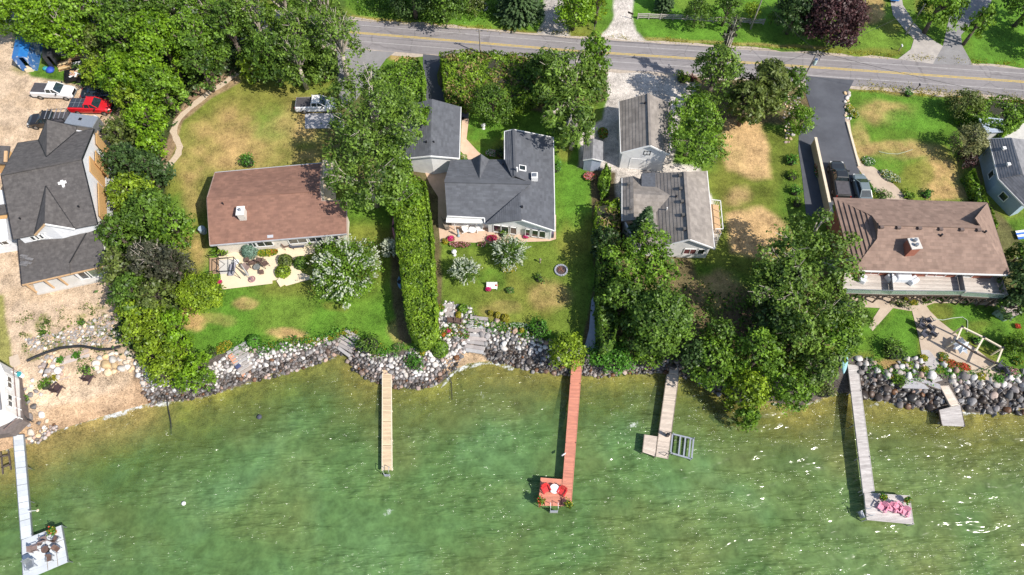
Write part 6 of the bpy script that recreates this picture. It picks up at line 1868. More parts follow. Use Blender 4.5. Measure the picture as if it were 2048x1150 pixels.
steps('curving stone steps beside the white stone terrace', (957, 632), (950, 706), 2.3, 9, M_FLAG, .35, -.85)
steps('wide pale steps down to the small sandy beach', (137, 710), (146, 752), 4.4, 5, mat('pale_flagstone', (.55, .47, .42), (.44, .37, .33), rough=.9, scale=1.2, rand=.12), .1, -.35, jit=.08)
steps('flat garden path slabs at the top of the white stone terrace', (897, 608), (898, 640), 1.2, 4, M_FLAG, .12, .1, cat='slab path', name='garden_path')
# ramp with blue mat beside the timber steps
r = thing('wooden_ramp', 'narrow orange wooden ramp with a blue mat beside the timber steps', 'ramp', P(478, 730, -.5))
o = P(478, 730, -.5)
plank_sheet(r, [P(458, 708, .1), P(466, 710, .1), P(492, 750, -1.1), P(486, 752, -1.1)], 0, mat('red_wood', (.56, .27, .16), (.44, .20, .12), rough=.8, tone=True), o, 1, name='boards', kind=None) if False else None
mbq = MB(); A_, B_ = P(460, 709, .1) - o, P(490, 751, -1.2) - o
mbq.beam(A_, B_, .55, .1); mbq.build('board', mat('red_wood', (.56, .27, .16), (.44, .20, .12), rough=.8, tone=False), r)
MB().beam(P(474, 730, -.4) - o + UP * .07, P(479, 736, -.5) - o + UP * .07, .6, .06).build('mat', mat('blue_mat', (.05, .07, .16), (.03, .04, .1)), r)

# ------------------------------------------------------------------ docks
M_TAN = mat('tan_decking', (.66, .51, .33), (.56, .42, .27), rough=.8, scale=1.2, tone=True, stretch=(1, 4, 1))
M_RED = mat('salmon_decking', (.64, .255, .165), (.50, .20, .14), rough=.8, scale=1.2, tone=True, stretch=(1, 4, 1))
M_GREYD = mat('pale_grey_decking', (.58, .54, .51), (.42, .38, .36), rough=.8, scale=.8, tone=True, stretch=(1, 4, 1))
M_BEID = mat('beige_grey_decking', (.62, .52, .43), (.50, .42, .35), rough=.85, scale=.8, tone=True, stretch=(1, 4, 1))
M_WHITED = mat('white_dock_panel', (.60, .63, .66), (.52, .55, .58), rough=.7, scale=.8, tone=True)
M_ALU = mat('aluminium', (.62, .63, .65), (.52, .53, .55), rough=.35, metal=.7)
def dock(name, label, runs, z, m, edge_m, plank=.14, post_every=3.0, as_sections=0, cat='dock', edge=True):
    """runs: list of pixel quads [start-left, start-right, end-right, end-left]"""
    c = P(*runs[0][2], z); o = Vector((c.x, c.y, z))
    root = thing(name, label, cat, o)
    for qi, q in enumerate(runs):
        w = [P(u, v, z) for u, v in q]
        L = (w[0] - w[3]).length
        nsec = as_sections if (qi == 0 and as_sections) else 1
        for k in range(nsec):
            t0, t1 = k / nsec, (k + 1) / nsec
            g = .02 if nsec > 1 else 0
            A_, B_ = w[0].lerp(w[3], t0), w[1].lerp(w[2], t0); C_, D_ = w[1].lerp(w[2], t1 - g / L * 2), w[0].lerp(w[3], t1 - g / L * 2)
            n = max(2, int((A_ - D_).length / plank))
            pl_ = plank_sheet(root, [A_, D_, C_, B_], z, m, o, n, thick=.08, gap=.014, name='deck_section' if nsec > 1 else 'deck_boards', kind=None if nsec > 1 else 'stuff')
        if edge:
            for a1, b1 in ((0, 3), (1, 2)):
                MB().beam(w[a1] - o - UP * .10, w[b1] - o - UP * .10, .07, .24).build('edge_beam', edge_m, root)
        npst = max(1, int(L / post_every))
        for k in range(npst + 1):
            t = min(.98, max(.03, k / npst))
            for a1, b1 in ((0, 3), (1, 2)):
                p_ = w[a1].lerp(w[b1], t) - o
                gzv = gz(p_.x + o.x, p_.y + o.y)
                if gzv < z - .3:
                    MB().tube(Vector((p_.x, p_.y, gzv - z - .2)), Vector((p_.x, p_.y, .10 if k % 2 else -.05)), .05, .05, 6).build('post', edge_m if edge_m is not M_RED else M_BARKD, root)
    return root, o
def ladder(parent, org, q, rz, w=.5, down=1.2):
    f = MB(); R_ = Matrix.Rotation(rz, 3, 'Z'); q = Vector(q) - org
    for s_ in (-1, 1):
        f.tube(q + R_ @ Vector((s_ * w / 2, .35, .0)), q + R_ @ Vector((s_ * w / 2, .30, .75)), .03, .03, 6)
        f.tube(q + R_ @ Vector((s_ * w / 2, .30, .75)), q + R_ @ Vector((s_ * w / 2, -.25, .70)), .03, .03, 6)
        f.tube(q + R_ @ Vector((s_ * w / 2, -.25, .70)), q + R_ @ Vector((s_ * w / 2, -.45, -down)), .03, .03, 6)
    lo = f.build('ladder', M_ALU, parent)
    for k in range(4):
        MB().box(q + R_ @ Vector((0, -.40, -.05 - .28 * k)), (w, .12, .04), rz).build('rung', M_ALU, lo)
r, o = dock('dock', 'narrow straight tan dock made of sections', [[(765, 708), (782, 708), (784, 941), (764, 941)]], -.95, M_TAN, mat('tan_edge', (.78, .68, .52), (.7, .6, .45), rough=.7), as_sections=5)
ladder(r, o, P(774, 942, -.95), 0, .6)
bx_ = MB().box(P(776, 706, -.7), (.7, .35, .25), .2).build('float_bag', mat('grey_blue_bag', (.20, .23, .34), (.14, .17, .26)), None, bevel=.05); tag(bx_, 'small grey blue bag at the head of the tan dock', 'bag')
r, o = dock('dock', 'salmon red L shaped dock with a square end platform', [[(1145, 712), (1165, 712), (1142, 1014), (1122, 1012)], [(1082, 955), (1124, 958.5), (1122, 1012), (1077, 1011)]], -.60, M_RED, M_RED)
ladder(r, o, P(1108, 1014, -.6), 0, .8)
RED_O = o
r, o = dock('dock', 'short weathered beige dock ending in an L shaped platform', [[(1334, 748), (1358, 749), (1336, 918), (1311, 913)], [(1289, 869), (1315, 873), (1311, 913), (1285, 904)]], -.75, M_BEID, M_BARK)
dock('gangway', 'small stepped gangway at the head of the short dock', [[(1341, 718), (1358, 719), (1357, 748), (1338, 747)]], -.62, M_BEID, M_BARK, cat='gangway')
r5, o5 = dock('dock', 'long pale grey dock with a wide end platform at the right', [[(1695, 722), (1714, 720), (1749, 984), (1727, 986)], [(1729, 985), (1819, 991), (1827, 1049), (1734, 1040)]], -.40, M_GREYD, M_GREYD)
ladder(r5, o5, P(1734, 1026, -.4), -1.4, .7)
r, o = dock('dock', 'pale bluish white dock in the bottom left corner with a square platform', [[(26, 870), (47, 869), (64, 1073), (42, 1080)], [(43, 1080), (123, 1050), (136, 1124), (46, 1162)]], -.70, M_WHITED, M_GREYM, as_sections=6, plank=.6)
for (a1, b1) in (((46, 1110), (130, 1078)), ((88, 1062), (96, 1140)), ((108, 1056), (116, 1132))):
    MB().beam(P(*a1, -.695) - o + UP * .005, P(*b1, -.695) - o + UP * .005, .05, .02).build('panel_joint', M_BARK, r)
dock('bathing_platform', 'small silvery grey platform standing just off the big boulders', [[(1878, 820), (1921, 809), (1930, 853), (1884, 851)]], -.75, M_GREYD, M_BARKD, cat='platform', plank=.10)
dock('gangway', 'rust stained gangway from the garden down to the small platform', [[(1872, 756), (1888, 756), (1919, 809), (1902, 813)]], -.55, mat('stained_beige_decking', (.70, .54, .40), (.62, .58, .52), rough=.85, scale=.5, tone=True), M_BEID, cat='gangway')
dock('boardwalk', 'grey boardwalk lying on the boulders beside the rust stained gangway', [[(1812, 754), (1838, 756), (1880, 768), (1882, 780)], ], -.10, mat('silver_grey_boards', (.42, .41, .42), (.33, .32, .33), rough=.85, tone=True), M_BARK, cat='boardwalk')
dock('boardwalk', 'silver grey planked landing behind the big boulders', [[(1800, 752), (1832, 752), (1860, 778), (1804, 776)]], -.12, MATS['silver_grey_boards'], M_BARK, cat='boardwalk')
# boat lift frame beside the short dock
r = thing('boat_lift', 'empty metal boat lift frame beside the short beige dock', 'boat lift', P(1362, 892, -.9)); o = P(1362, 892, -.9)
LZ = -.9
c4 = [P(1345, 868, LZ), P(1387, 878, LZ), P(1383, 918, LZ), P(1341, 906, LZ)]
for i in range(4):
    MB().beam(c4[i] - o, c4[(i + 1) % 4] - o, .16, .16).build('frame_bar', M_ALU, r)
    MB().tube(c4[i] - o - UP * 1.6, c4[i] - o + UP * .5, .05, .05, 6).build('post', M_ALU, r)
for t in (.38, .62, .86):
    MB().beam(c4[0].lerp(c4[1], t) - o, c4[3].lerp(c4[2], t) - o, .16, .12).build('bunk', M_ALU, r)
wh = thing('winch_wheel', 'dark winch with a hoop handle standing on the short dock', 'winch', P(1334, 872, -.75))
MB().box((0, 0, .45), (.3, .25, .9)).build('stand', M_DARKM, wh); 
def ring(mb, c, R_, r_, n=14, axis='Z'):
    pts = []
    for i in range(n):
        t = i * 6.2832 / n
        pts.append(Vector(c) + (Vector((R_ * math.cos(t), R_ * math.sin(t), 0)) if axis == 'Z' else Vector((R_ * math.cos(t), 0, R_ * math.sin(t)))))
    for i in range(n): mb.tube(pts[i], pts[(i + 1) % n], r_, r_, 5, cap=False)
    return mb
ring(MB(), (-.2, .1, .9), .38, .03, axis='X').build('wheel', M_DARKM, wh)
gt = thing('dock_gate_frame', 'bent dark hoop rail at the lake end of the short dock', 'rail', P(1334, 904, -.75))
MB().tube((-.3, -.4, 0), (-.3, -.4, .8), .03).tube((.4, -.4, 0), (.4, -.4, .8), .03).tube((-.3, -.4, .8), (.4, -.4, .8), .03).build('rail', M_DARKM, gt)
# timber dock skeleton at the left frame edge
r = thing('old_jetty', 'old dark timber dock frame standing in the shallows at the left edge', 'dock frame', P(12, 925, -1.2)); o = P(12, 925, -1.2)
for (p_, q_) in [((2, 905), (6, 948)), ((17, 902), (22, 940)), ((3, 936), (22, 928)), ((1, 914), (18, 910))]:
    MB().beam(P(*p_, -1.1) - o, P(*q_, -1.1) - o, .12, .16).build('beam', M_BARKD, r)
# submerged cable
def cable(label, pts, rad, m, cat='hose', name='hose'):
    root_o = pts[0]
    mb = MB()
    for i in range(len(pts) - 1): mb.tube(pts[i] - root_o, pts[i + 1] - root_o, rad, rad, 5, cap=False)
    ob = mb.build(name, m, None, smooth=True); ob.location = root_o
    return tag(ob, label, cat)
M_HOSE = mat('black_rubber', (.03, .03, .032), (.02, .02, .02), rough=.5)
cable('thick black hose lying across the sandy slope above the beach', [P(u, v, .16) for u, v in [(54, 722), (70, 714), (95, 704), (120, 696), (145, 693), (165, 692), (180, 695), (200, 699), (222, 698), (240, 693)]], .17, M_HOSE)
cable('thin dark pipe running out from the boulders left of the tan dock head', [P(u, v, z_) for u, v, z_ in [(333, 790, -1.2), (336, 815, -1.55), (342, 845, -1.58), (343, 870, -1.7)]], .06, M_HOSE, cat='pipe', name='water_pipe')
cable('thin dark cable from the round bush down into the middle bay', [P(u, v, z_) for u, v, z_ in [(874, 714, -.3), (892, 740, -.9), (903, 765, -1.56), (904, 800, -1.6)]], .05, M_HOSE, cat='cable', name='cable')
M_GHOSE = mat('pale_green_hose', (.42, .50, .36), (.36, .42, .30), rough=.6)
cable('pale garden hose looping over the lawn beside the pergola', [P(u, v, .06) for u, v in [(1866, 637), (1885, 640), (1905, 636), (1925, 634), (1935, 641), (1935, 655), (1934, 664)]], .05, M_GHOSE)
cable('thin pale hose on the front lawn by the driveway', [P(u, v, .05) for u, v in [(1758, 303), (1775, 307), (1795, 308), (1810, 304), (1825, 299)]], .035, M_GHOSE)
cable('curved black edging strip in the scrub above the pale stones', [P(u, v, .12) for u, v in [(85, 752), (90, 738), (98, 722)]], .07, M_HOSE, cat='edging', name='edging')
cable('dark rope hanging from the terrace post to the sand', [P(u, v, z_) for u, v, z_ in [(47, 830, .4), (54, 838, .1), (66, 844, .03)]], .06, M_HOSE, cat='rope', name='rope')

# ------------------------------------------------------------------ utility poles and wires
M_POLE = mat('grey_pole_wood', (.36, .32, .28), (.26, .23, .20), rough=.9, scale=4)
def pole(label, base, h, r_=.13, arm=0, extra=None):
    b = P(*base, 0)
    t = thing('utility_pole', label, 'utility pole', b)
    MB().tube((0, 0, -.2), (0, 0, h), r_, r_ * .7, 10).build('shaft', M_POLE, t)
    if arm:
        MB().box((0, 0, h - .4), (arm, .1, .12), .1).build('crossarm', M_POLE, t)
        for s_ in (-.45, 0, .45): MB().lathe((s_ * arm, 0, h - .34), [(.04, 0), (.07, .08), (.03, .18)], 8).build('insulator', M_GREYM, t)
    return t, b
t1, b1 = pole('bare wooden utility pole on the grass at the top right', (1812, 68), 5.5)
MB().tube((0, 0, 4.9), (.5, -.6, 4.1), .02).build('guy_wire', M_POLE, t1)
t2, b2 = pole('dark utility pole in front of the split rail fence', (1501, 58), 5.6, .12)
t3, b3 = pole('utility pole with a transformer at the mouth of the dark driveway', (1605, 162), 5.6, .13, 1.0)
MB().lathe((.35, -.05, 3.2), [(.18, 0), (.24, .1), (.24, .8), (.16, .95)], 14).build('transformer', mat('pale_green_enamel', (.55, .66, .64), (.48, .58, .56), rough=.3), t3)
MB().lathe((.35, -.05, 3.9), [(.20, 0), (.2, .3)], 12).build('lid', mat('dark_blue_enamel', (.06, .10, .2), (.05, .08, .16)), t3)
MB().tube((0, 0, 5.3), (.75, 0, 4.6), .035).tube((.75, 0, 4.6), (.8, -.05, 3.9), .035).build('bracket', M_DARKM, t3)
t4, b4 = pole('short white topped pole rising from the roadside hedge', (961, 108), 4.6, .12, .9)
t5, b5 = pole('utility pole hidden among the oaks at the driveway mouth', (716, 92), 5.4, .13, .9)
M_WIRE = mat('wire', (.03, .03, .03), (.02, .02, .02))
def wire(label, a_, b_, sag=.5):
    pts = []
    for k in range(9):
        t = k / 8; q = a_.lerp(b_, t); q = q - UP * (sag * 4 * t * (1 - t)); pts.append(q)
    cable(label, pts, .022, M_WIRE, cat='cable', name='power_line')
tp_ = lambda b, z: Vector((b.x, b.y, z))
wire('power line from the hidden pole to the pole in the roadside hedge', tp_(b5, 5.2), tp_(b4, 4.5))
wire('power line from the pole in the roadside hedge to the transformer pole', tp_(b4, 4.4), tp_(b3, 5.5))
wire('power line crossing the road to the pole by the fence', tp_(b3, 5.4), tp_(b2, 5.4), .2)
wire('power line from the transformer pole towards the bare pole', tp_(b3, 5.2), tp_(b1, 5.3), .4)
wire('power line leaving the picture on the right above the front lawn', tp_(b3, 5.5), P(2200, 225, 5.0), .6)
# ------------------------------------------------------------------ vehicles
M_TYRE = mat('tyre_rubber', (.022, .022, .024), (.014, .014, .015), rough=.8)
M_RIM = mat('wheel_rim', (.42, .43, .45), (.3, .31, .33), rough=.3, metal=.8)
M_CARGL = mat('car_glass', (.025, .045, .055), (.015, .025, .03), rough=.05, spec=.8, coat=.4)
M_LAMP = mat('headlamp_glass', (.62, .62, .6), (.5, .5, .5), rough=.15)
M_TAIL = mat('tail_lamp', (.40, .02, .02), (.3, .01, .01), rough=.3)
M_TONN = mat('tonneau_vinyl', (.085, .078, .085), (.06, .056, .06), rough=.6)
def paint(name, c): return mat(name, c, tuple(x * .93 for x in c), rough=.28, scale=.7, coat=.6)
def section(x, hw, z0, z1, rnd=.12, tumble=.0):
    return [Vector((x, -hw + .04, z0)), Vector((x, -hw, z0 + rnd)), Vector((x, -hw, z1 - rnd)), Vector((x, -hw + rnd + tumble, z1)), Vector((x, hw - rnd - tumble, z1)), Vector((x, hw, z1 - rnd)), Vector((x, hw, z0 + rnd)), Vector((x, hw - .04, z0))]
def wheels(root, L, W, xs, r_=.38):
    for x in xs:
        for s_ in (-1, 1):
            w = MB(); y = s_ * (W / 2 - .12)
            w.tube((x, y - .13, r_), (x, y + .13, r_), r_, r_, 16)
            wo_ = w.build('wheel', M_TYRE, root)
            MB().tube((x, y + s_ * .10, r_), (x, y + s_ * .145, r_), r_ * .6, r_ * .55, 12).build('rim', M_RIM, wo_)
def pickup(label, rear, front, body, L=5.8, W=2.0, bed='cover', roof=None, name='pickup_truck'):
    A_, B_ = P(*rear, .8), P(*front, .8)
    c = (A_ + B_) / 2; rz = math.atan2(B_.y - A_.y, B_.x - A_.x)
    root = thing(name, label, 'pickup truck', (c.x, c.y, 0.03), rz)
    h = L / 2
    b = MB()
    b.loft([section(-h, W / 2 - .06, .52, 1.12, .08), section(-h + .12, W / 2, .45, 1.28, .08), section(-.55, W / 2, .42, 1.30, .08)])
    b.loft([section(-.55, W / 2, .42, 1.32, .10), section(1.0, W / 2, .42, 1.30, .10), section(1.25, W / 2, .42, 1.26, .14, .04), section(2.3, W / 2 - .02, .42, 1.18, .16, .06), section(h - .22, W / 2 - .10, .44, 1.06, .18, .08), section(h, W / 2 - .24, .50, .90, .12, .05)])
    b.build('body', body, root, smooth=False, bevel=.02)
    bl, bw = (-.55 + h) - .28, W - .34
    bx0 = (-h + .12 + -.55) / 2
    if bed == 'open':
        MB().box((bx0, 0, 1.32), (bl, bw, .03)).build('bed', M_DARKM, root)
    elif bed == 'solar':
        cvr = MB().box((bx0, 0, 1.345), (bl, bw, .06)).build('bed_cover', mat('folding_bed_cover', (.05, .06, .08), (.035, .04, .055), rough=.3), root)
        for k in (-1, 1): MB().box((bx0 + k * bl / 6, 0, 1.382), (.035, bw, .02)).build('cover_rib', M_ALU, cvr)
        MB().box((bx0, 0, 1.384), (bl, .03, .02)).build('cover_rib', M_ALU, cvr)
    elif bed == 'rack':
        MB().box((bx0, 0, 1.345), (bl, bw, .05)).build('bed_cover', M_TONN, root)
        for k in range(5):
            MB().box((-h + .3 + k * .62, 0, 1.98), (.07, W - .25, .06)).build('roof_rack_bar', M_ALU, root)
        for s_ in (-1, 1):
            MB().box((-h + 1.55, s_ * (W / 2 - .15), 1.93), (2.7, .06, .06)).build('roof_rack_rail', M_DARKM, root)
            for k in (0, 2.4): MB().box((-h + .35 + k * .9, s_ * (W / 2 - .15), 1.62), (.06, .06, .6)).build('rack_post', M_DARKM, root)
    else:
        MB().box((bx0, 0, 1.345), (bl, bw, .06)).build('bed_cover', M_TONN, root, bevel=.02)
    # glasshouse and roof
    g = MB(); xr, xf = -.52, 1.18
    base = [Vector((xr, -W / 2 + .09, 1.28)), Vector((xf + .25, -W / 2 + .12, 1.26)), Vector((xf + .25, W / 2 - .12, 1.26)), Vector((xr, W / 2 - .09, 1.28))]
    top = [Vector((xr + .12, -W / 2 + .26, 1.84)), Vector((xf - .48, -W / 2 + .27, 1.84)), Vector((xf - .48, W / 2 - .27, 1.84)), Vector((xr + .12, W / 2 - .26, 1.84))]
    g.loft([base, top]); gh = g.build('cab_glass', M_CARGL, root)
    rf = MB(); rf.loft([[q + Vector((0, 0, 0)) + Vector((.02 if q.x > 0 else -.04, .03 if q.y > 0 else -.03, -.02)) for q in top], [q * 1 + Vector((-.10 if q.x > 0 else .08, -.08 if q.y > 0 else .08, .07)) for q in top]])
    ro = rf.build('cab_roof', roof or body, root, smooth=False, bevel=.02)
    for s_ in (-1, 1):
        for (p_, q_, wd) in ((base[0] if s_ < 0 else base[3], top[0] if s_ < 0 else top[3], .13), (base[1] if s_ < 0 else base[2], top[1] if s_ < 0 else top[2], .10)):
            MB().beam(p_, q_, wd, .07).build('pillar', body, root)
        mid0 = Vector((.35, s_ * (W / 2 - .10), 1.28)); mid1 = Vector((.30, s_ * (W / 2 - .265), 1.84))
        MB().beam(mid0, mid1, .09, .06).build('pillar', body, root)
        MB().box((1.05, s_ * (W / 2 + .14), 1.36), (.16, .26, .2)).build('mirror', M_DARKM, root, bevel=.03)
        MB().box((h - .20, s_ * (W / 2 - .30), .92), (.26, .34, .16), 0).build('headlight', M_LAMP, root, bevel=.03)
        MB().box((-h + .05, s_ * (W / 2 - .14), 1.0), (.1, .14, .4)).build('tail_light', M_TAIL, root)
    MB().box((h - .02, 0, .78), (.08, 1.1, .34)).build('grille', M_DARKM, root)
    MB().box((h - .02, 0, .50), (.18, W - .3, .18)).build('front_bumper', M_GREYM, root, bevel=.04)
    MB().box((-h - .03, 0, .55), (.18, W - .2, .2)).build('rear_bumper', M_GREYM, root, bevel=.04)
    wheels(root, L, W, (-h + 1.15, h - 1.0), .40)
    return root
def saloon(label, rear, front, body, L=4.7, W=1.85, name='car', cat='car'):
    A_, B_ = P(*rear, .6), P(*front, .6); c = (A_ + B_) / 2; rz = math.atan2(B_.y - A_.y, B_.x - A_.x)
    root = thing(name, label, cat, (c.x, c.y, 0.03), rz); h = L / 2
    b = MB(); b.loft([section(-h, W / 2 - .22, .42, .82, .10), section(-h + .2, W / 2 - .06, .34, .98, .14, .05), section(-1.0, W / 2, .32, 1.02, .12), section(.9, W / 2, .32, 1.0, .12), section(1.7, W / 2 - .05, .34, .90, .16, .06), section(h - .15, W / 2 - .16, .38, .74, .14, .05), section(h, W / 2 - .34, .42, .64, .08)])
    b.build('body', body, root, bevel=.02)
    base = [Vector((-1.75, -W / 2 + .16, .98)), Vector((1.15, -W / 2 + .14, .98)), Vector((1.15, W / 2 - .14, .98)), Vector((-1.75, W / 2 - .16, .98))]
    top = [Vector((-.95, -W / 2 + .34, 1.42)), Vector((.30, -W / 2 + .33, 1.42)), Vector((.30, W / 2 - .33, 1.42)), Vector((-.95, W / 2 - .34, 1.42))]
    MB().loft([base, top]).build('cabin_glass', M_CARGL, root)
    MB().loft([[q + Vector((.03 if q.x > 0 else -.05, .03 if q.y > 0 else -.03, -.02)) for q in top], [q + Vector((-.1 if q.x > 0 else .1, -.08 if q.y > 0 else .08, .05)) for q in top]]).build('roof', body, root, bevel=.02)
    for s_ in (-1, 1):
        for i_, j_ in (((0, 1)[0], 0), (1, 1)):
            p_ = base[i_] if s_ < 0 else base[3 - i_]; q_ = top[i_] if s_ < 0 else top[3 - i_]
            MB().beam(p_, q_, .09, .05).build('pillar', body, root)
        MB().box((.85, s_ * (W / 2 + .08), 1.0), (.14, .2, .13)).build('mirror', body, root, bevel=.02)
        MB().box((h - .18, s_ * (W / 2 - .34), .68), (.26, .3, .12)).build('headlight', M_LAMP, root, bevel=.02)
        MB().box((-h + .06, s_ * (W / 2 - .32), .80), (.14, .36, .14)).build('tail_light', M_TAIL, root, bevel=.02)
    wheels(root, L, W, (-h + .95, h - .9), .33)
    return root
pickup('white pickup truck with a dark bed cover in the sandy yard', (67, 180), (148, 184), paint('white_paint', (.78, .78, .78)))
pickup('red pickup truck with a ribbed black bed cover in the sandy yard', (143, 211), (223, 213), paint('red_paint', (.60, .012, .02)), bed='solar')
pickup('black pickup truck with a ladder rack, partly hidden by the charcoal gable', (136, 239), (65, 241), paint('black_paint', (.022, .02, .02)), bed='rack')
saloon('dark car parked in the shade of the trees above the red pickup', (170, 187), (226, 184), paint('midnight_paint', (.015, .02, .035)), L=4.7, W=1.9)
pickup('white pickup truck with a large sunroof under the huge oak', (597, 210), (668, 208), M_WHITE, L=5.6)
pickup('black pickup truck on the dark driveway facing the road', (1685, 394), (1672, 326), paint('black_paint2', (.025, .027, .028)), bed='cover')
saloon('dark grey saloon car beside the black pickup on the driveway', (1729, 396), (1718, 356), paint('slate_paint', (.17, .21, .22)), L=4.4)
saloon('bright blue car at the top edge of the picture on the concrete drive', (1786, -44), (1790, 4), paint('blue_paint', (.05, .22, .62)))
# flat roofed trailer behind the black pickup
A_, B_ = P(137, 240, 1.6), P(194, 247, 1.6); c = (A_ + B_) / 2
r = thing('enclosed_trailer', 'silver grey box trailer with a roof hatch above the new house gable', 'trailer', (c.x, c.y, 0), math.atan2(B_.y - A_.y, B_.x - A_.x) - .03)
MB().box((0, 0, 1.15), (4.1, 1.95, 1.6)).build('box', M_GREYM, r, bevel=.05)
hb = MB().box((-.2, .1, 1.99), (.4, .4, .08)).build('roof_hatch', M_DARKM, r)
MB().box((0, 0, 1.965), (4.0, 1.85, .03)).build('roof_sheet', mat('pale_sheet_metal', (.44, .47, .51), (.38, .41, .45), rough=.35, metal=.5), r)
for s_ in (-1, 1): MB().tube((0, s_ * .98, .34), (0, s_ * .85, .34), .34, .34, 14).build('wheel', M_TYRE, r)
MB().box((2.4, 0, .45), (1.0, .12, .12)).build('drawbar', M_DARKM, r)
tk = thing('gas_cylinder', 'round white tank standing behind the silver trailer', 'tank', P(196, 246, 0)); MB().lathe((0, 0, 0), [(.45, 0), (.5, .15), (.5, 1.0), (.35, 1.2), (.1, 1.25)], 16).build('shell', M_TRIM, tk, smooth=True); MB().lathe((0, 0, 1.2), [(.14, 0), (.14, .12)], 10).build('valve', M_GREYM, tk)
# open loaded trailer
A_, B_ = P(133, 152, .8), P(170, 140, .8); c = P(155, 151, .5)
r = thing('utility_trailer', 'open trailer loaded with broken boards beside the lumber', 'trailer', (c.x, c.y, 0), .30)
MB().box((0, 0, .55), (3.0, 1.9, .1)).build('deck', M_DARKM, r)
for (x, y, lx, ly) in ((0, -.95, 3.0, .06), (0, .95, 3.0, .06), (-1.5, 0, .06, 1.9), (1.5, 0, .06, 1.9)): MB().box((x, y, .78), (lx, ly, .5)).build('side_panel', M_DARKM, r)
for s_ in (-1, 1): MB().tube((0, s_ * 1.05, .32), (0, s_ * .97, .32), .32, .32, 12).build('wheel', M_TYRE, r)
cg = thing('scrap_boards', 'jumble of reddish boards lying in the open trailer', 'boards', (c.x, c.y, .95), .30)
for k in range(12):
    MB().box((random.uniform(-.7, .7), random.uniform(-.4, .4), -.2 + .03 * k), (random.uniform(.9, 2.2), random.uniform(.12, .3), .05), random.uniform(0, 3.1), ry=random.uniform(-.1, .1)).build('board', [mat('salmon_board', (.58, .32, .22), (.46, .24, .16)), M_WOOD, M_TRIM][k % 3], cg)
# lumber and material stacks
def pile(label, uv, n, L, W, rz, mm, name='lumber_stack', cat='lumber', h=.04, spread=.25):
    c = P(*uv, 0); t = thing(name, label, cat, c, rz)
    for k in range(n):
        MB().box((random.uniform(-spread, spread), random.uniform(-1, 1) * W / 2, .06 + h * (k // 3)), (L * random.uniform(.7, 1), random.uniform(.15, .35), .05), random.uniform(-.12, .12)).build('board', mm[k % len(mm)], t)
    return t
pile('long stack of orange timber under the wood edge', (158, 117), 16, 2.6, .8, .12, [M_WOOD, MATS['salmon_board'], M_OSB], h=.08)
pile('spread heap of cream boards and sacks between the tents and the trailer', (133, 132), 22, 1.9, 1.7, .3, [mat('cream_board', (.68, .54, .32), (.58, .44, .25)), M_WOOD, M_OSB], h=.07)
pile('white plastic sheets and panels lying beside the yellow sapling', (154, 128), 8, 1.3, .8, .5, [M_TRIM, M_WRAP, M_GREYM], name='sheet_pile', cat='panels')
pile('dark timber offcuts behind the yellow sapling', (200, 118), 8, 1.6, .8, -.8, [M_BARKD, M_RIM, M_BARK], name='scrap_pile', cat='scrap')
# tents
def tent(label, quad, h, m, name='storage_tent', ridge=0, scuff=None):
    pts = [P(u, v, h) for u, v in quad]     # roof corners: NW, NE, SE, SW
    c = sum(pts, Vector()) / 4; o = Vector((c.x, c.y, 0)); t = thing(name, label, 'tent', o)
    rn = (pts[0] + pts[1]) / 2 + UP * ridge; rs = (pts[3] + pts[2]) / 2 + UP * ridge
    q = [p - o for p in pts]; rn -= o; rs -= o
    MB().add([q[0], rn, rs, q[3]], [(0, 1, 2, 3)]).build('roof_panel', m, t); MB().add([rn, q[1], q[2], rs], [(0, 1, 2, 3)]).build('roof_panel', m, t)
    g = lambda p: Vector((p.x, p.y, 0))
    MB().add([q[1], g(q[1]), g(q[2]), q[2]], [(0, 1, 2, 3)]).build('side_wall', m, t); MB().add([q[0], g(q[0]), g(q[3]), q[3]], [(0, 1, 2, 3)]).build('side_wall', m, t)
    MB().add([q[0], rn, q[1], g(q[1]), g(q[0])], [(0, 1, 2, 3, 4)]).build('end_wall', m, t)
    a_ = q[3].lerp(q[2], .45); b_ = q[3].lerp(q[2], .75)
    MB().add([q[3], rs, Vector((a_.x, a_.y, h)), g(a_), g(q[3])], [(0, 1, 2, 3, 4)]).build('end_wall', m, t)
    MB().add([Vector((b_.x, b_.y, h)), q[2], g(q[2]), g(b_)], [(0, 1, 2, 3)]).build('end_wall', m, t)
    MB().add([rs, q[2], Vector((a_.x, a_.y, h))], [(0, 1, 2)]).build('end_wall', m, t)
    return t, o
M_TBLUE = mat('blue_tarpaulin', (.03, .19, .50), (.022, .14, .42), rough=.35, scale=1.2, detail=6)
M_TBLUEW = mat('scuffed_blue_tarpaulin', (.05, .16, .42), (.60, .66, .72), rough=.5, scale=1.4, detail=8)
M_TBLUEW.node_tree.nodes['Color Ramp'].color_ramp.elements[0].position = .40
M_TBLUEW.node_tree.nodes['Color Ramp'].color_ramp.elements[1].position = .46
t, o = tent('blue tarpaulin storage tent with an open end at the top left', [(34, 64), (66, 64), (54, 115), (23, 116)], 2.5, M_TBLUE, ridge=.35)
for ch in t.children:
    if ch.name.startswith(('side_wall', 'end_wall')): ch.data.materials[0] = M_TBLUEW
t, o = tent('small black fabric box tent beside the blue one', [(86, 88), (104, 87), (103, 112), (84, 114)], 2.2, mat('black_fabric', (.05, .052, .06), (.03, .03, .035), rough=.4), ridge=.1)
bx_ = MB().box((0, 0, .25), (1.0, .8, .5), .2).build('crate', M_CREAM, None); bx_.location = P(61, 140, 0); tag(bx_, 'cream box standing at the open end of the blue tent', 'box')
bg_ = thing('tarp_bundle', 'crumpled blue bundle on the grass below the black tent', 'bundle', P(102, 142, 0))
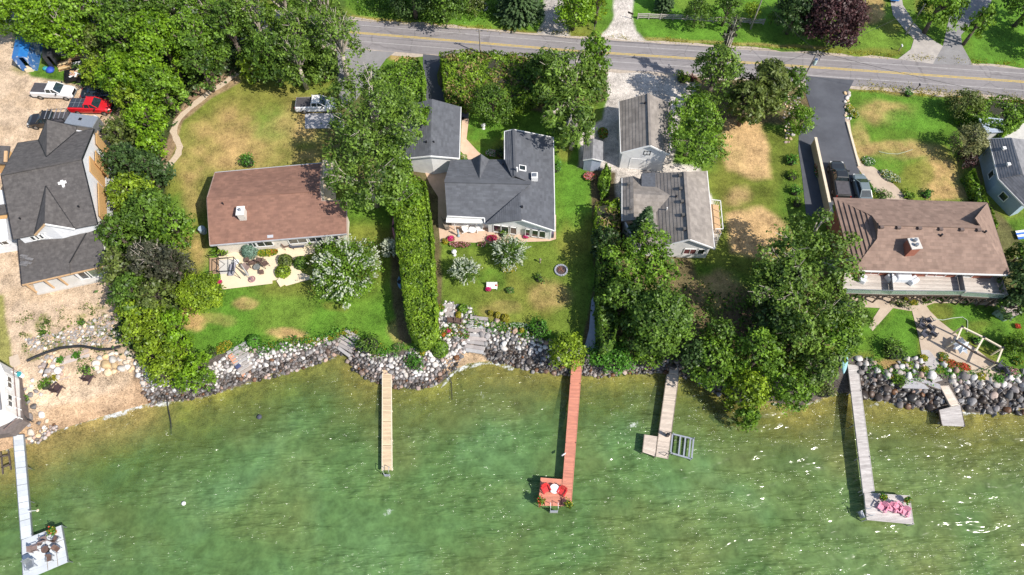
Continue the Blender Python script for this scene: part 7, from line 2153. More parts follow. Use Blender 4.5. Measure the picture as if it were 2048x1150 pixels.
MB().lathe((0, 0, 0), [(.5, 0), (.62, .25), (.4, .5), (.1, .6)], 9).build('cloth', mat('royal_blue_cloth', (.03, .09, .50), (.02, .06, .35), rough=.6), bg_, smooth=True)
bg_ = thing('tarp_bundle', 'small teal container beside the crumpled blue bundle', 'container', P(93, 140, 0)); MB().lathe((0, 0, 0), [(.3, 0), (.34, .4), (.2, .5)], 10).build('shell', mat('teal_plastic', (.04, .34, .36), (.03, .25, .27)), bg_)
bl_ = thing('round_bale', 'round grey roll leaning behind the black tent', 'roll', P(123, 112, 0)); MB().tube((-.6, 0, .7), (.6, .3, .7), .7, .7, 16).build('roll', M_GREYM, bl_)

# ------------------------------------------------------------------ furniture
def adirondack(m, name='lounge_chair'):
    t = thing(name, 'chair', 'chair')
    t['proto'] = 1; del t['proto']
    for i in range(5):
        MB().box((-.27 + .135 * i, -.05 + .0, .34), (.12, .55, .03), 0, rx=.12).build('seat_slat', m, t)
        MB().box((-.27 + .135 * i, .36, .66 - abs(i - 2) * .03), (.115, .04, .74 - abs(i - 2) * .06), 0, rx=-.42).build('back_slat', m, t)
    for s_ in (-1, 1):
        MB().box((s_ * .40, -.02, .55), (.14, .75, .03)).build('armrest', m, t)
        MB().box((s_ * .37, -.32, .27), (.05, .09, .54)).build('leg', m, t)
        MB().box((s_ * .35, .25, .24), (.04, .75, .12), 0, rx=-.35).build('leg', m, t)
    return t
def patiochair(m, name='patio_chair', cush=None):
    t = thing(name, 'chair', 'chair')
    MB().box((0, 0, .42), (.60, .58, .09)).build('seat', cush or m, t, bevel=.03)
    MB().box((0, .31, .74), (.60, .09, .62), 0, rx=-.22).build('backrest', cush or m, t, bevel=.03)
    for s_ in (-1, 1):
        MB().box((s_ * .34, 0, .62), (.06, .62, .05)).build('armrest', m, t)
        for y in (-.27, .27): MB().box((s_ * .33, y, .3), (.045, .045, .6)).build('leg', m, t)
    return t
PROTO = {}
def put(key, maker, args, u, v, z, rz, label, group=None, cat=None, scale=1.0):
    loc = P(u, v, z + .35); loc = Vector((loc.x, loc.y, z))
    if key not in PROTO:
        t = maker(*args); PROTO[key] = t; reg(t)
        t.location = loc; t.rotation_euler = (0, 0, rz); t.scale = (scale,) * 3; t['label'] = label
        if group: t['group'] = group
        if cat: t['category'] = cat
        return t
    c = copy_tree(PROTO[key], loc, rz, scale, label, group)
    if group is None and 'group' in c: del c['group']
    if cat: c['category'] = cat
    return c
def rtable(m, r_=.45, h=.45, leg=M_DARKM):
    t = thing('round_table', 'table', 'table'); MB().lathe((0, 0, h - .05), [(r_, 0), (r_, .05)], 20).build('table_top', m, t)
    MB().tube((0, 0, 0), (0, 0, h - .05), .05, .05, 8).build('leg', leg, t); MB().lathe((0, 0, 0), [(.25, 0), (.22, .04)], 12).build('base', leg, t)
    return t
D = math.radians
M_CRED = mat('red_chair_plastic', (.62, .035, .035), (.5, .025, .025), rough=.5)
M_CPINK = mat('pink_chair_plastic', (.80, .32, .42), (.70, .26, .36), rough=.5)
M_CWHITE = mat('white_chair_plastic', (.80, .79, .78), (.74, .73, .72), rough=.5)
M_CBROWN = mat('brown_wicker', (.16, .095, .075), (.10, .06, .048), rough=.8)
M_CDARK = mat('dark_plum_plastic', (.085, .05, .05), (.06, .036, .036), rough=.6)
M_TAUPE = mat('taupe_fabric', (.26, .19, .175), (.20, .145, .13), rough=.9)
M_GREYF = mat('dark_grey_fabric', (.07, .075, .10), (.05, .05, .07), rough=.8)
zr_ = -.60
put('red', adirondack, (M_CRED,), 1092, 978, zr_, D(25), 'red slatted chair left of the white round table on the salmon dock', 'red chairs on the salmon dock')
put('red', adirondack, (M_CRED,), 1124, 983, zr_, D(-30), 'red slatted chair right of the white round table on the salmon dock', 'red chairs on the salmon dock')
put('wtab', rtable, (M_CWHITE, .50, .5), 1109, 978, zr_, 0, 'white round table between the two red chairs', None)
gp_ = 'pink chairs on the long grey dock'
put('pink', adirondack, (M_CPINK,), 1765, 1015, -.40, D(-40), 'leftmost pink chair on the platform of the long grey dock', gp_)
put('pink', adirondack, (M_CPINK,), 1783, 1016, -.40, D(-20), 'second pink chair from the left on the long grey dock', gp_)
put('pink', adirondack, (M_CPINK,), 1796, 1014, -.40, D(35), 'third pink chair from the left on the long grey dock', gp_)
put('pink', adirondack, (M_CPINK,), 1809, 1024, -.40, D(-35), 'rightmost pink chair, nearest the lake edge of the long grey dock', gp_)
put('cbox', lambda: thingbox('side_table', (.45, .4, .42), mat('dark_plum_box', (.20, .02, .07), (.15, .015, .05)), 'side table'), (), 1774, 1012, -.40, .2, 'small dark red side table between the first two pink chairs') if False else None
def thingbox(name, size, m, cat, lid=None):
    t = thing(name, name, cat); MB().box((0, 0, size[2] / 2), size).build('body', m, t, bevel=.02); MB().box((0, 0, size[2] + .02), (size[0] + .06, size[1] + .06, .04)).build('top', lid or m, t)
    return t
put('cbox', thingbox, ('side_table', (.45, .4, .42), mat('dark_plum_box', (.20, .02, .07), (.15, .015, .05)), 'side table'), 1774, 1014, -.40, .2, 'small dark red side table between the first two pink chairs')
put('cbox', thingbox, (), 1800, 1022, -.40, -.2, 'small dark red side table beside the rightmost pink chair')
put('brown', adirondack, (M_CDARK,), 116, 777, gz(*P(116, 777, -.4).xy), D(150), 'dark plum beach chair nearest the grassy tuft on the small beach', 'dark chairs on the small beach', scale=1.25)
put('brown', adirondack, (M_CDARK,), 178, 755, gz(*P(178, 755, -.4).xy), D(150), 'dark plum beach chair at the foot of the wide pale steps', 'dark chairs on the small beach', scale=1.15)
# slate house patio
put('white', adirondack, (M_CWHITE,), 932, 459, .06, D(100), 'left white chair on the peach patio', 'white chairs on the peach patio')
put('white', adirondack, (M_CWHITE,), 958, 457, .06, D(-70), 'right white chair on the peach patio', 'white chairs on the peach patio')
put('wtab', rtable, (), 945, 460, .06, 0, 'white round table between the two white patio chairs')
put('pink', adirondack, (M_CPINK,), 1084, 465, .06, D(-30), 'single pink chair at the right end of the peach patio', None)
t = thing('barbecue', 'dark barbecue with a glossy lid at the right end of the peach patio', 'barbecue', P(1100, 473, .06)); MB().box((0, 0, .45), (.9, .5, .8)).build('cabinet', M_GREYF, t, bevel=.02); MB().tube((-.4, 0, .95), (.4, 0, .95), .26, .26, 12).build('lid', mat('plum_enamel', (.12, .09, .14), (.08, .06, .1), rough=.3), t)
t = thing('garden_windmill', 'slim blue grey statue at the left corner of the peach patio', 'statue', P(917, 472, .06)); MB().lathe((0, 0, 0), [(.22, 0), (.2, .15), (.08, .3), (.12, .8), (.16, 1.1), (.05, 1.3), (.10, 1.45), (.03, 1.6)], 12).build('figure', mat('blue_grey_stone', (.34, .42, .48), (.26, .33, .4)), t, smooth=True)
t = thing('hammock_stand', 'leaning dark wooden arbour bench at the left end of the peach patio', 'bench', P(893, 452, .06), .3)
MB().box((0, 0, .5), (.5, 1.4, .06), 0, ry=.3).build('seat', M_BARK, t); MB().box((-.3, 0, .9), (.06, 1.4, .8), 0, ry=-.2).build('backrest', M_BARK, t)
for s_ in (-1, 1): MB().box((0, s_ * .6, .3), (.5, .06, .6)).build('leg', M_BARKD, t)
# cream patio
gp_ = 'brown wicker chairs on the cream patio'
for (u, v, a_, lab) in [(505, 526, 200, 'brown wicker chair left of centre on the cream patio'), (520, 521, 170, 'brown wicker chair nearest the yellow flower bed on the cream patio'), (531, 528, 130, 'brown wicker chair at the right of the group on the cream patio')]:
    put('wick', patiochair, (M_CBROWN,), u, v, .06, D(a_), lab, gp_, scale=1.12)
put('fold', patiochair, (M_CDARK, 'patio_chair', M_TAUPE), 494, 536, .06, D(60), 'taupe cushioned chair at the left of the cream patio group', None)
for (u, v, lab) in [(493, 519, 'small dark footstool at the top of the cream patio group'), (522, 543, 'small square dark stool at the bottom of the cream patio group')]:
    put('stool', thingbox, ('footstool', (.5, .42, .34), M_CBROWN, 'stool'), u, v, .06, .2, lab)
put('gtab', rtable, (mat('mottled_slate_top', (.22, .23, .22), (.14, .15, .14)), .42, .45), 514, 534, .06, 0, 'grey square topped table in the middle of the cream patio chairs')
for (u, v, a_, lab) in [(572, 491, 120, 'brown chair on the upper terrace right of the green parasol'), (588, 486, 200, 'brown chair on the upper terrace beside the black barbecue')]:
    put('wick', patiochair, (), u, v, .06, D(a_), lab, 'brown chairs on the upper terrace', scale=1.1)
t = thing('garden_parasol', 'closed dark green parasol on the upper terrace', 'parasol', P(562, 494, 0)); MB().tube((0, 0, 0), (0, 0, 2.2), .03).build('pole', M_DARKM, t); MB().lathe((0, 0, 1.0), [(.22, 0), (.30, .15), (.12, 1.0), (.03, 1.25)], 8).build('canopy', mat('dark_green_canvas', (.03, .10, .09), (.02, .07, .06)), t)
t = thing('lounger', 'dark lounger with bent tube arms at the right end of the upper terrace', 'lounger', P(598, 494, .06), .1); MB().box((0, 0, .35), (1.5, .6, .06)).build('seat', M_GREYF, t); MB().box((-.85, 0, .6), (.5, .6, .06), 0, ry=.9).build('backrest', M_GREYF, t)
for s_ in (-1, 1):
    for x in (-.6, .6): MB().box((x, s_ * .28, .17), (.05, .05, .34)).build('leg', M_DARKM, t)
t = thing('barbecue', 'black barbecue at the top right of the upper terrace', 'barbecue', P(614, 478, .06)); MB().box((0, 0, .45), (.5, .5, .9)).build('cabinet', M_DARKM, t, bevel=.03); MB().lathe((0, 0, .9), [(.3, 0), (.28, .15), (.1, .28)], 12).build('lid', M_DARKM, t)
put('wtab', rtable, (), 472, 524, .06, 0, 'small white round table beside the swing frame', scale=.8)
# swing with canopy frame
c = P(452, 535, 0); t = thing('garden_swing', 'black framed garden swing with grey cushions at the left end of the cream patio', 'swing', c, 0)
FZ = 2.0
cr = [P(433, 517, FZ), P(467, 514, FZ), P(467, 541, FZ), P(433, 543, FZ)]
cr = [q - c for q in cr]
for i in range(4):
    q = cr[i]; out_ = Vector((-.9 if i in (0, 3) else .3, 0, 0))
    MB().tube(q, Vector((q.x, q.y, 0)) + out_ * .5, .04, .04, 6).build('leg', M_DARKM, t); MB().tube(q, cr[(i + 1) % 4], .045, .045, 6).build('top_bar', M_DARKM, t)
MB().tube(cr[0], (cr[0] + cr[2]) / 2 + UP * .1, .03).tube(cr[3], (cr[0] + cr[2]) / 2 + UP * .1, .03).build('brace', M_DARKM, t)
sc_ = (cr[1] + cr[2]) / 2 - Vector((.7, 0, 0))
MB().box((sc_.x, sc_.y, .5), (.7, 1.6, .14)).build('seat', mat('lilac_grey_cushion', (.34, .33, .38), (.28, .27, .32)), t, bevel=.05); MB().box((sc_.x + .35, sc_.y, .85), (.14, 1.6, .6), 0, ry=.2).build('backrest', MATS['lilac_grey_cushion'], t, bevel=.05)
sheet('swing_deck', [(436, 520), (470, 518), (471, 547), (440, 548)], M_CONC, .075)
c = P(427, 532, 0); t = thing('wooden_box_bed', 'brown timber deck strip with black rails left of the swing', 'deck strip', c); w_ = [P(419, 516, .3), P(437, 515, .3), P(439, 546, .3), P(419, 549, .3)]
plank_sheet(t, w_, .3, mat('brown_boards', (.40, .27, .17), (.32, .21, .13), tone=True), c, 6, kind=None, name='boards')
for i in (0, 3): MB().beam(w_[i] - c + UP * .7, w_[1 if i == 0 else 2] - c + UP * .7, .05, .05).build('railing', M_DARKM, t)
for q in w_: MB().tube(q - c - UP * .3, q - c + UP * .72, .04).build('railing_post', M_DARKM, t)
sheet('patio', [(437, 512), (466, 505), (545, 506), (590, 497), (608, 500), (612, 512), (598, 520), (596, 533), (604, 545), (622, 553), (625, 557), (572, 572), (560, 559), (545, 561), (545, 567), (444, 579)], M_CREAM, .03)
sheet('patio', [(540, 490), (600, 476), (628, 474), (630, 506), (600, 512), (548, 512)], M_CREAM, .042)
sl_ = thing('boulder_bench', 'coiled pinkish brown hose pot on the cream patio', 'hose reel', P(504, 559, .03)); ring(MB(), (0, 0, .08), .38, .07, 16).build('coil', mat('mauve_rubber', (.34, .18, .20), (.26, .13, .15)), sl_); MB().lathe((0, 0, 0), [(.2, 0), (.22, .2), (.1, .24)], 10).build('hub', MATS['mauve_rubber'], sl_)
pg = thing('garden_parasol', 'closed grey parasol tilted over the cream patio', 'parasol', P(505, 563, 0)); MB().tube((0, 0, 0), (-.9, 1.2, 2.1), .03).build('pole', M_GREYM, pg); MB().tube((-.35, .45, .8), (-.9, 1.2, 2.1), .16, .05, 8).build('canopy', mat('grey_canvas', (.36, .35, .33), (.28, .27, .26)), pg)
t = thing('wooden_landing', 'pale square step at the right corner of the cream patio', 'step', P(626, 566 - 1, 0)); 
st_q = [P(590, 562, .2), P(611, 551, .2), P(625, 563, .2), P(603, 573, .2)]
stp = t; stp.location = st_q[0]; MB().prism([(q - st_q[0]).xy for q in [P(553, 562, .2), P(561, 552, .2), P(573, 566, .2), P(560, 573, .2)]], -.18, .02).build('slab', M_CREAM, stp)
sm_ = thing('air_conditioner', 'small grey air conditioning unit against the lake side wall below the dish', 'air conditioner', P(536, 494, .0)); MB().box((0, 0, .35), (.8, .35, .6)).build('case', M_TRIM, sm_, bevel=.02); MB().lathe((0, 0, .66), [(.15, 0), (.15, .02)], 12).build('fan', M_DARKM, sm_)
# gas tank west of the brown roof
gt_ = thing('water_barrel', 'round blue grey lid of a barrel in the shade beside the brown roofed house', 'barrel', P(408, 464, 0)); MB().lathe((0, 0, 0), [(.42, 0), (.48, .4), (.42, .8)], 14).build('barrel', M_BLUEW, gt_); MB().lathe((0, 0, .8), [(.44, 0), (.44, .05)], 14).build('lid', M_BLUEW, gt_)
# white garden bits on the lawns
def ornament(label, u, v, m, h=.6, r_=.2, name='garden_ornament', cat='ornament', z=0):
    t = thing(name, label, cat, P(u, v, z)); MB().lathe((0, 0, 0), [(r_, 0), (r_ * .9, h * .1), (r_ * .4, h * .3), (r_ * .55, h * .6), (r_ * 1.3, h * .85), (r_ * 1.2, h)], 12).build('pedestal', m, t, smooth=True); MB().lathe((0, 0, h), [(r_ * .9, 0), (r_ * .5, .08)], 10).build('bowl', m, t)
    return t
ornament('small white bird bath on the lawn north of the slate house', 967, 257, M_TRIM, .8, .25)
ornament('small white ornament on the lawn below the peach patio', 909, 510, M_TRIM, .9, .25)
ornament('white post lantern on the grass north of the road', 1017, 40, M_TRIM, .6, .16)
ornament('tall dark post with a white top on the lawn beside the fire pit', 1080, 525, M_BARK, .8, .12)
# fire pit ring
t = thing('fire_pit', 'round fire pit ringed with stones on the lawn', 'fire pit', P(1122, 541, .02))
MB().lathe((0, 0, .0), [(.62, 0), (.62, .05), (.05, .06)], 20).build('ash_bed', mat('charred_ash', (.10, .06, .05), (.05, .04, .04)), t)
for k in range(16):
    a_ = k * 6.2832 / 16; MB().box((.72 * math.cos(a_), .72 * math.sin(a_), .10), (.20, .26, .22), a_).build('stone', mat('blue_grey_block', (.34, .35, .40), (.26, .27, .31), rand=.1), t, bevel=.02)
for k in range(5): MB().box((random.uniform(-.3, .3), random.uniform(-.3, .3), .12), (.5, .08, .08), random.uniform(0, 3)).build('log', mat('rusty_log', (.26, .12, .08), (.18, .08, .05)), t)
# kayak and hammock
def boat(label, a_, b_, z, m, w=.75, h=.3, name='kayak', cat='kayak'):
    A_, B_ = P(*a_, z), P(*b_, z); c = (A_ + B_) / 2; L = (B_ - A_).length
    t = thing(name, label, cat, c, math.atan2(B_.y - A_.y, B_.x - A_.x))
    rings = []
    for k in range(11):
        s_ = k / 10; x = (s_ - .5) * L; ww = w / 2 * max(.04, math.sin(math.pi * s_) ** .7); hh = h * (.35 + .65 * math.sin(math.pi * s_))
        rings.append([Vector((x, math.cos(q) * ww, math.sin(q) * hh * (.5 if math.sin(q) > 0 else .9))) for q in [i * 6.2832 / 10 for i in range(10)]])
    MB().loft(rings).build('hull', m, t, smooth=True)
    MB().lathe((0, 0, h * .42), [(.24, 0), (.28, .05), (.2, .06)], 12).build('cockpit', M_DARKM, t)
    return t
boat('pale turquoise kayak resting upright between the trees and the long grey dock', (1692, 695), (1687, 748), .1, mat('turquoise_hull', (.30, .52, .56), (.24, .45, .50), rough=.3))
boat('purple pink kayak leaning in the shade along the long hedge', (788, 428), (790, 480), .25, mat('pink_hull', (.45, .18, .24), (.36, .14, .19), rough=.4), w=.6)
boat('small blue kayak at the foot of the long hedge', (798, 552), (801, 578), .1, mat('blue_hull', (.16, .28, .42), (.12, .22, .34), rough=.4), w=.6)
# north bank : split rail fence
t = thing('rail_fence', 'weathered split rail fence on the grass beyond the road', 'fence', P(1275, 36, 0)); o = P(1275, 36, 0)
fp = [(1275, 38), (1297, 38), (1320, 39), (1345, 40), (1371, 41), (1400, 43), (1426, 45), (1450, 45), (1474, 46), (1500, 48), (1526, 49)]
M_RAIL = mat('silvery_rail', (.46, .42, .38), (.34, .30, .27), rough=.9, scale=4)
for i, q in enumerate(fp):
    w_ = P(*q, 0) - o; MB().box(w_ + UP * .5, (.16, .16, 1.05)).build('post', M_RAIL, t)
    if i < len(fp) - 1:
        n_ = P(*fp[i + 1], 0) - o
        for z_ in (.3, .62, .92): MB().beam(w_ + UP * z_, n_ + UP * (z_ + random.uniform(-.05, .05)), .13, .10).build('rail', M_RAIL, t)
# round flower ring north of the road
t = thing('flower_ring', 'round planting bed ringed with pale stones beyond the road', 'flower bed', P(962, 14, 0))
for k in range(18):
    a_ = k * 6.2832 / 18; ob = bpy.data.objects.new('stone', ROCKS['pale'][k % 6]); COL.objects.link(ob); ob.parent = t; ob.location = (.95 * math.cos(a_), .95 * math.sin(a_), .06); ob.scale = (.34, .34, .25); ob.rotation_euler = (0, 0, k)
shrub('small green plant in the middle of the stone ringed bed', 'mid', 962, 14, 9, .5)
def mailbox(label, u, v, m):
    t = thing('mailbox', label, 'mailbox', P(u, v, 0)); MB().box((0, 0, .5), (.09, .09, 1.0)).build('post', M_BARK, t); MB().box((0, 0, 1.05), (.2, .45, .2)).build('box', m, t, bevel=.05)
mailbox('black mailbox on the verge in front of the small bush', 1832, 180, M_DARKM); mailbox('white and black mailbox beside the concrete drive', 1797, 102, M_TRIM); mailbox('small dark mailbox at the corner of the gravel drive', 1188, 62, M_DARKM)
mailbox('pale mailbox at the edge of the grass left of the concrete drive', 1651, 94, M_TRIM)
sg = thing('road_sign', 'small dark sign on a post at the gravel drive beside the fence', 'sign', P(1263, 38, 0)); MB().box((0, 0, .6), (.08, .08, 1.2)).build('post', M_BARKD, sg); MB().box((-.3, 0, 1.1), (.9, .06, .3), -.5).build('board', M_BARKD, sg)
# --- terrace furniture on the deck of the tiled house
def covered(label, u, v, size, rz, z, h=.8, m=None):
    m = m or mat('white_cover_cloth', (.72, .74, .78), (.62, .65, .70), rough=.7, scale=1.5)
    t = thing('covered_furniture', label, 'covered furniture', P(u, v, z), rz)
    sx, sy = size
    MB().loft([[Vector((x * sx / 2 * k, y * sy / 2 * k, zz)) for x, y in ((-1, -1), (1, -1), (1, 1), (-1, 1))] for k, zz in ((1.08, 0), (1.0, h * .9), (.8, h))]).build('cover', m, t, bevel=.05)
    MB().beam((-sx / 2, 0, h + .02), (sx / 2, 0, h + .02), .04, .02).build('seam', M_GREYM, t)
covered('large white covered table on the raised wooden deck', 1803, 556, (1.7, 1.2), -.05, DZ)
covered('smaller white covered chair left of the covered table on the deck', 1779, 559, (.8, 1.0), .4, DZ, .75)
covered('tilted white covered chair right of the covered table on the deck', 1823, 563, (1.1, .8), .5, DZ, .7)
covered('grey white covered lounger half hidden by the big tree on the deck', 1723, 560, (.7, 1.0), -.5, DZ, .6)
# retaining fence beside the driveway
t = thing('privacy_fence', 'long tan board fence standing along the middle of the dark driveway', 'fence', P(1650, 400, 0)); o = P(1650, 400, 0)
fz = 1.6; a_, b_ = P(1631, 274, fz), P(1637, 292, fz); 
M_FENCE = mat('tan_fence_boards', (.60, .44, .28), (.52, .37, .23), rough=.8, scale=2)
line = [P(1631, 275, fz), P(1666, 436, fz)]
n_ = 34
for k in range(n_):
    p_ = line[0].lerp(line[1], k / n_); q_ = line[0].lerp(line[1], (k + .96) / n_)
    d_ = (q_ - p_); mid_ = (p_ + q_) / 2 - o
    MB().box((mid_.x, mid_.y, fz / 2), (d_.length, .10, fz), math.atan2(d_.y, d_.x)).build('board', M_FENCE, t)
MB().beam(line[0] - o + UP * .04, line[1] - o + UP * .04, .34, .08).build('cap_rail', mat('pale_cap_board', (.70, .60, .46), (.62, .52, .38)), t)
MB().beam(P(1700, 244, .22) - o, P(1727, 332, .22) - o, .25, .4).build('kerb_board', MATS['pale_cap_board'], t) if False else None
kb = MB().beam(P(1694, 244, .12), P(1718, 333, .12), .28, .22).build('kerb', MATS['pale_cap_board']); tag(kb, kind='structure')
# pergola
t = thing('pergola_frame', 'bare cream post and beam pergola frame on the paved terrace', 'pergola', P(1950, 710, 0)); o = P(1950, 710, 0)
PH = 2.1
M_CRBEAM = mat('cream_beam', (.74, .64, .48), (.66, .56, .40), rough=.7)
tops = {k: P(*uv, PH) for k, uv in dict(a=(1924, 654), b=(1967, 675), c=(2005, 696), d=(1912, 682), e=(1950, 705), f=(1993, 727)).items()}
for p_, q_ in (('a', 'b'), ('b', 'c'), ('d', 'e'), ('e', 'f'), ('a', 'd'), ('b', 'e'), ('c', 'f')):
    MB().beam(tops[p_] - o, tops[q_] - o, .16, .18).build('beam', M_CRBEAM if (p_, q_) not in (('d', 'e'), ('e', 'f')) else MATS['dark_stained_wood'], t)
for k in 'acdf':
    q = tops[k] - o; MB().beam(Vector((q.x, q.y, 0)), Vector((q.x, q.y, PH)), .14, .14).build('post', M_CRBEAM, t); 
for k in ('a', 'b', 'c', 'd', 'e', 'f'): MB().box(tops[k] - o + UP * .1, (.26, .26, .06)).build('bracket', M_DARKM, t)
t = thing('folded_parasol', 'large white cloth covered parasol under the pergola corner', 'parasol', P(1913, 697, 0))
MB().tube((0, 0, 0), (0, 0, 1.8), .04).build('pole', M_GREYM, t)
cn = MB(); rings = []
for z_, rr in ((.9, 1.15), (1.35, .6), (1.7, .06)):
    rings.append([Vector((math.cos(k * 6.2832 / 16) * rr * (1 if k % 2 else .62), math.sin(k * 6.2832 / 16) * rr * (1 if k % 2 else .62), z_)) for k in range(16)])
cn.loft(rings).build('canopy', mat('white_canvas', (.80, .82, .86), (.76, .78, .82), rough=.8), t)
gp_ = 'dark grey lounge chairs on the paved terrace'
for (u, v, a_, lab) in [(1856, 641, 200, 'dark grey chair at the upper right of the terrace group'), (1842, 650, 60, 'dark grey chair at the far left of the terrace group'), (1860, 655, 120, 'dark grey chair at the middle of the terrace group'), (1848, 670, 30, 'dark grey chair at the lower left of the terrace group'), (1866, 668, 140, 'dark grey chair at the lower right of the terrace group')]:
    put('dg', patiochair, (mat('charcoal_frame', (.05, .05, .06), (.035, .035, .045)), 'terrace_chair', M_GREYF), u, v, .06, D(a_), lab, gp_, scale=1.1)
for (u, v, lab) in [(2000, 733, 'low dark round chair at the lake end of the terrace'), (2012, 742, 'dark chair nearest the boulders at the lake end of the terrace')]:
    put('dg', patiochair, (), u, v, .06, D(40 if u < 2005 else 100), lab, None, scale=1.1)
# playhouse at the right edge
r, o = house('playhouse', 'small green grey playhouse with a brown roof at the right edge', 'playhouse', (2018, 622))
A_ = plane_pts([(2000, 612, 1.9), (2030, 606, 1.9), (2022, 634, 1.5), (2046, 626)])
roof_plane(r, [A_[0], A_[1], A_[3], A_[2]], mat('driftwood_roof', (.36, .30, .27), (.28, .23, .21), tone=True), o, name='roof', thick=.08); A2 = plane_pts([(2000, 612, 1.9), (2030, 606, 1.9), (1994, 616, 1.5)])
walls(r, [A_[0], A_[1], A_[3], A_[2]], mat('sage_paint', (.30, .38, .36), (.24, .31, .29)), o, inset=.1, drop=.1)
MB().box(P(2000, 626, .9) - o, (.6, .3, 1.1), .5).build('door', MATS['sage_paint'], r)
um = thing('beach_parasol', 'blue and white striped cloth on the grass at the far right', 'cloth', P(2042, 470, .2))
for k in range(4): MB().box((0, -.45 + .3 * k, .1 + .04 * (k % 2)), (1.3, .3, .06), .15).build('stripe', [mat('blue_cloth', (.05, .18, .60), (.04, .14, .5)), M_TRIM][k % 2], um)
# planters and flower things
def potplant(label, u, v, z, mix, r_=.3, h=.4, green='fresh', name='flower_pot'):
    t = thing(name, label, 'flower pot', P(u, v, z)); MB().lathe((0, 0, 0), [(r_ * .7, 0), (r_, h), (r_ * .9, h)], 12).build('pot', M_DARKM if 'dark' in label else MATS['terracotta'], t)
    rg = np.random.default_rng(int(u + v)); C = rg.normal(size=(160, 3)) * np.array((r_ * .6, r_ * .6, .12)) + np.array((0, 0, h + .18))
    link_mesh('foliage', foliage('foliage', C, rg.normal(size=C.shape) + np.array((0, 0, 1)), .16, rg.random(160), LM(green), rg), t)
    for kb, nn in mix:
        C = rg.normal(size=(nn, 3)) * np.array((r_ * .65, r_ * .65, .1)) + np.array((0, 0, h + .28)); link_mesh('blossom', foliage('blossom', C, rg.normal(size=C.shape) * .5 + np.array((0, 0, 1)), .15, rg.random(nn), LM(kb), rg, 1), t)
    return t
potplant('pot of red and yellow flowers at the left corner of the salmon dock', 1081, 1004, -.6, [('red', 40), ('yellow', 40)])
potplant('dark leafed pot of yellow flowers at the right corner of the salmon dock', 1136, 1010, -.6, [('yellow', 40)], green='mid')
potplant('pot of yellow flowers nearest the walkway on the long grey dock', 1762, 996, -.4, [('gold', 40)], .22); potplant('second pot of yellow flowers on the far side of the long grey dock', 1810, 1002, -.4, [('yellow', 40)], .22)
potplant('pot of orange and yellow flowers at the top of the white platform', 110, 1064, -.7, [('yellow', 50), ('red', 25)], .32)
gp_ = 'chairs around the dark round table on the white platform'
for (u, v, a_, lab, key) in [(88, 1078, 200, 'taupe chair with a blue cushion at the top of the white platform', 'tau'), (69, 1097, 110, 'taupe chair with a blue cushion at the left of the white platform', 'tau'), (111, 1078, 160, 'dark framed chair at the upper right of the white platform', 'dk'), (114, 1098, 60, 'dark framed chair at the right of the white platform', 'dk'), (99, 1117, 10, 'dark framed chair at the bottom of the white platform group', 'dk')]:
    if key == 'tau': put('tau', patiochair, (M_TAUPE, 'platform_chair', M_TAUPE), u, v, -.7, D(a_), lab, gp_)
    else: put('dk', patiochair, (M_GREYM, 'folding_chair', M_CBROWN), u, v, -.7, D(a_), lab, gp_, scale=.85)
put('dtab', rtable, (M_CBROWN, .36, .5), 91, 1099, -.7, 0, 'dark round table in the middle of the white platform'); put('dtab', rtable, (), 77, 1087, -.7, 0, 'small dark stool table between the two taupe chairs', scale=.6)
put('sil', patiochair, (M_ALU, 'sun_lounger', M_GREYM), 62, 1130, -.7, D(30), 'silver lounger frame at the lower left of the white platform', None, scale=1.25)
# pumps and buoys
def buoy(label, u, v, m, r_=.22):
    b = MB().lathe((0, 0, -.1), [(r_ * .6, 0), (r_, .12), (r_, .25), (r_ * .5, .38)], 12).build('buoy', m, None, smooth=True); b.location = P(u, v, WATER); tag(b, label, 'buoy')
buoy('small white buoy floating in the lower left water', 368, 1007, M_TRIM); buoy('dark buoy in the bay left of the tan dock', 519, 834, M_GREYF, .28)
lp = thing('dock_lamp', 'white curved lamp arm reaching out from the white dock', 'lamp', P(62, 1024, -.7)); MB().tube((0, 0, 0), (0, 0, .5), .03).tube((0, 0, .5), (1.0, .05, .6), .03).build('arm', M_TRIM, lp); MB().lathe((1.05, .05, .55), [(.05, 0), (.15, .08), (.05, .2)], 10).build('head', M_CREAM, lp)
gl_ = thing('seagull', 'white gull standing on the left edge of the salmon dock', 'bird', P(1127, 910, -.58), .6)
def gull(t):
    rings = []
    for x, r_, z in ((-.28, .015, .20), (-.18, .05, .19), (-.02, .085, .18), (.10, .075, .19), (.17, .045, .24), (.23, .045, .28), (.28, .03, .27), (.32, .008, .26)):
        rings.append([Vector((x, math.cos(k * .785) * r_, z + math.sin(k * .785) * r_)) for k in range(8)])
    MB().loft(rings).build('body', M_TRIM, t, smooth=True)
    for s_ in (-1, 1):
        MB().box((-.08, s_ * .075, .20), (.34, .03, .10), s_ * .05).build('wing', M_GREYM, t); MB().tube((.0, s_ * .03, 0), (.0, s_ * .03, .13), .008).build('leg', MATS['terracotta'], t)
gull(gl_)
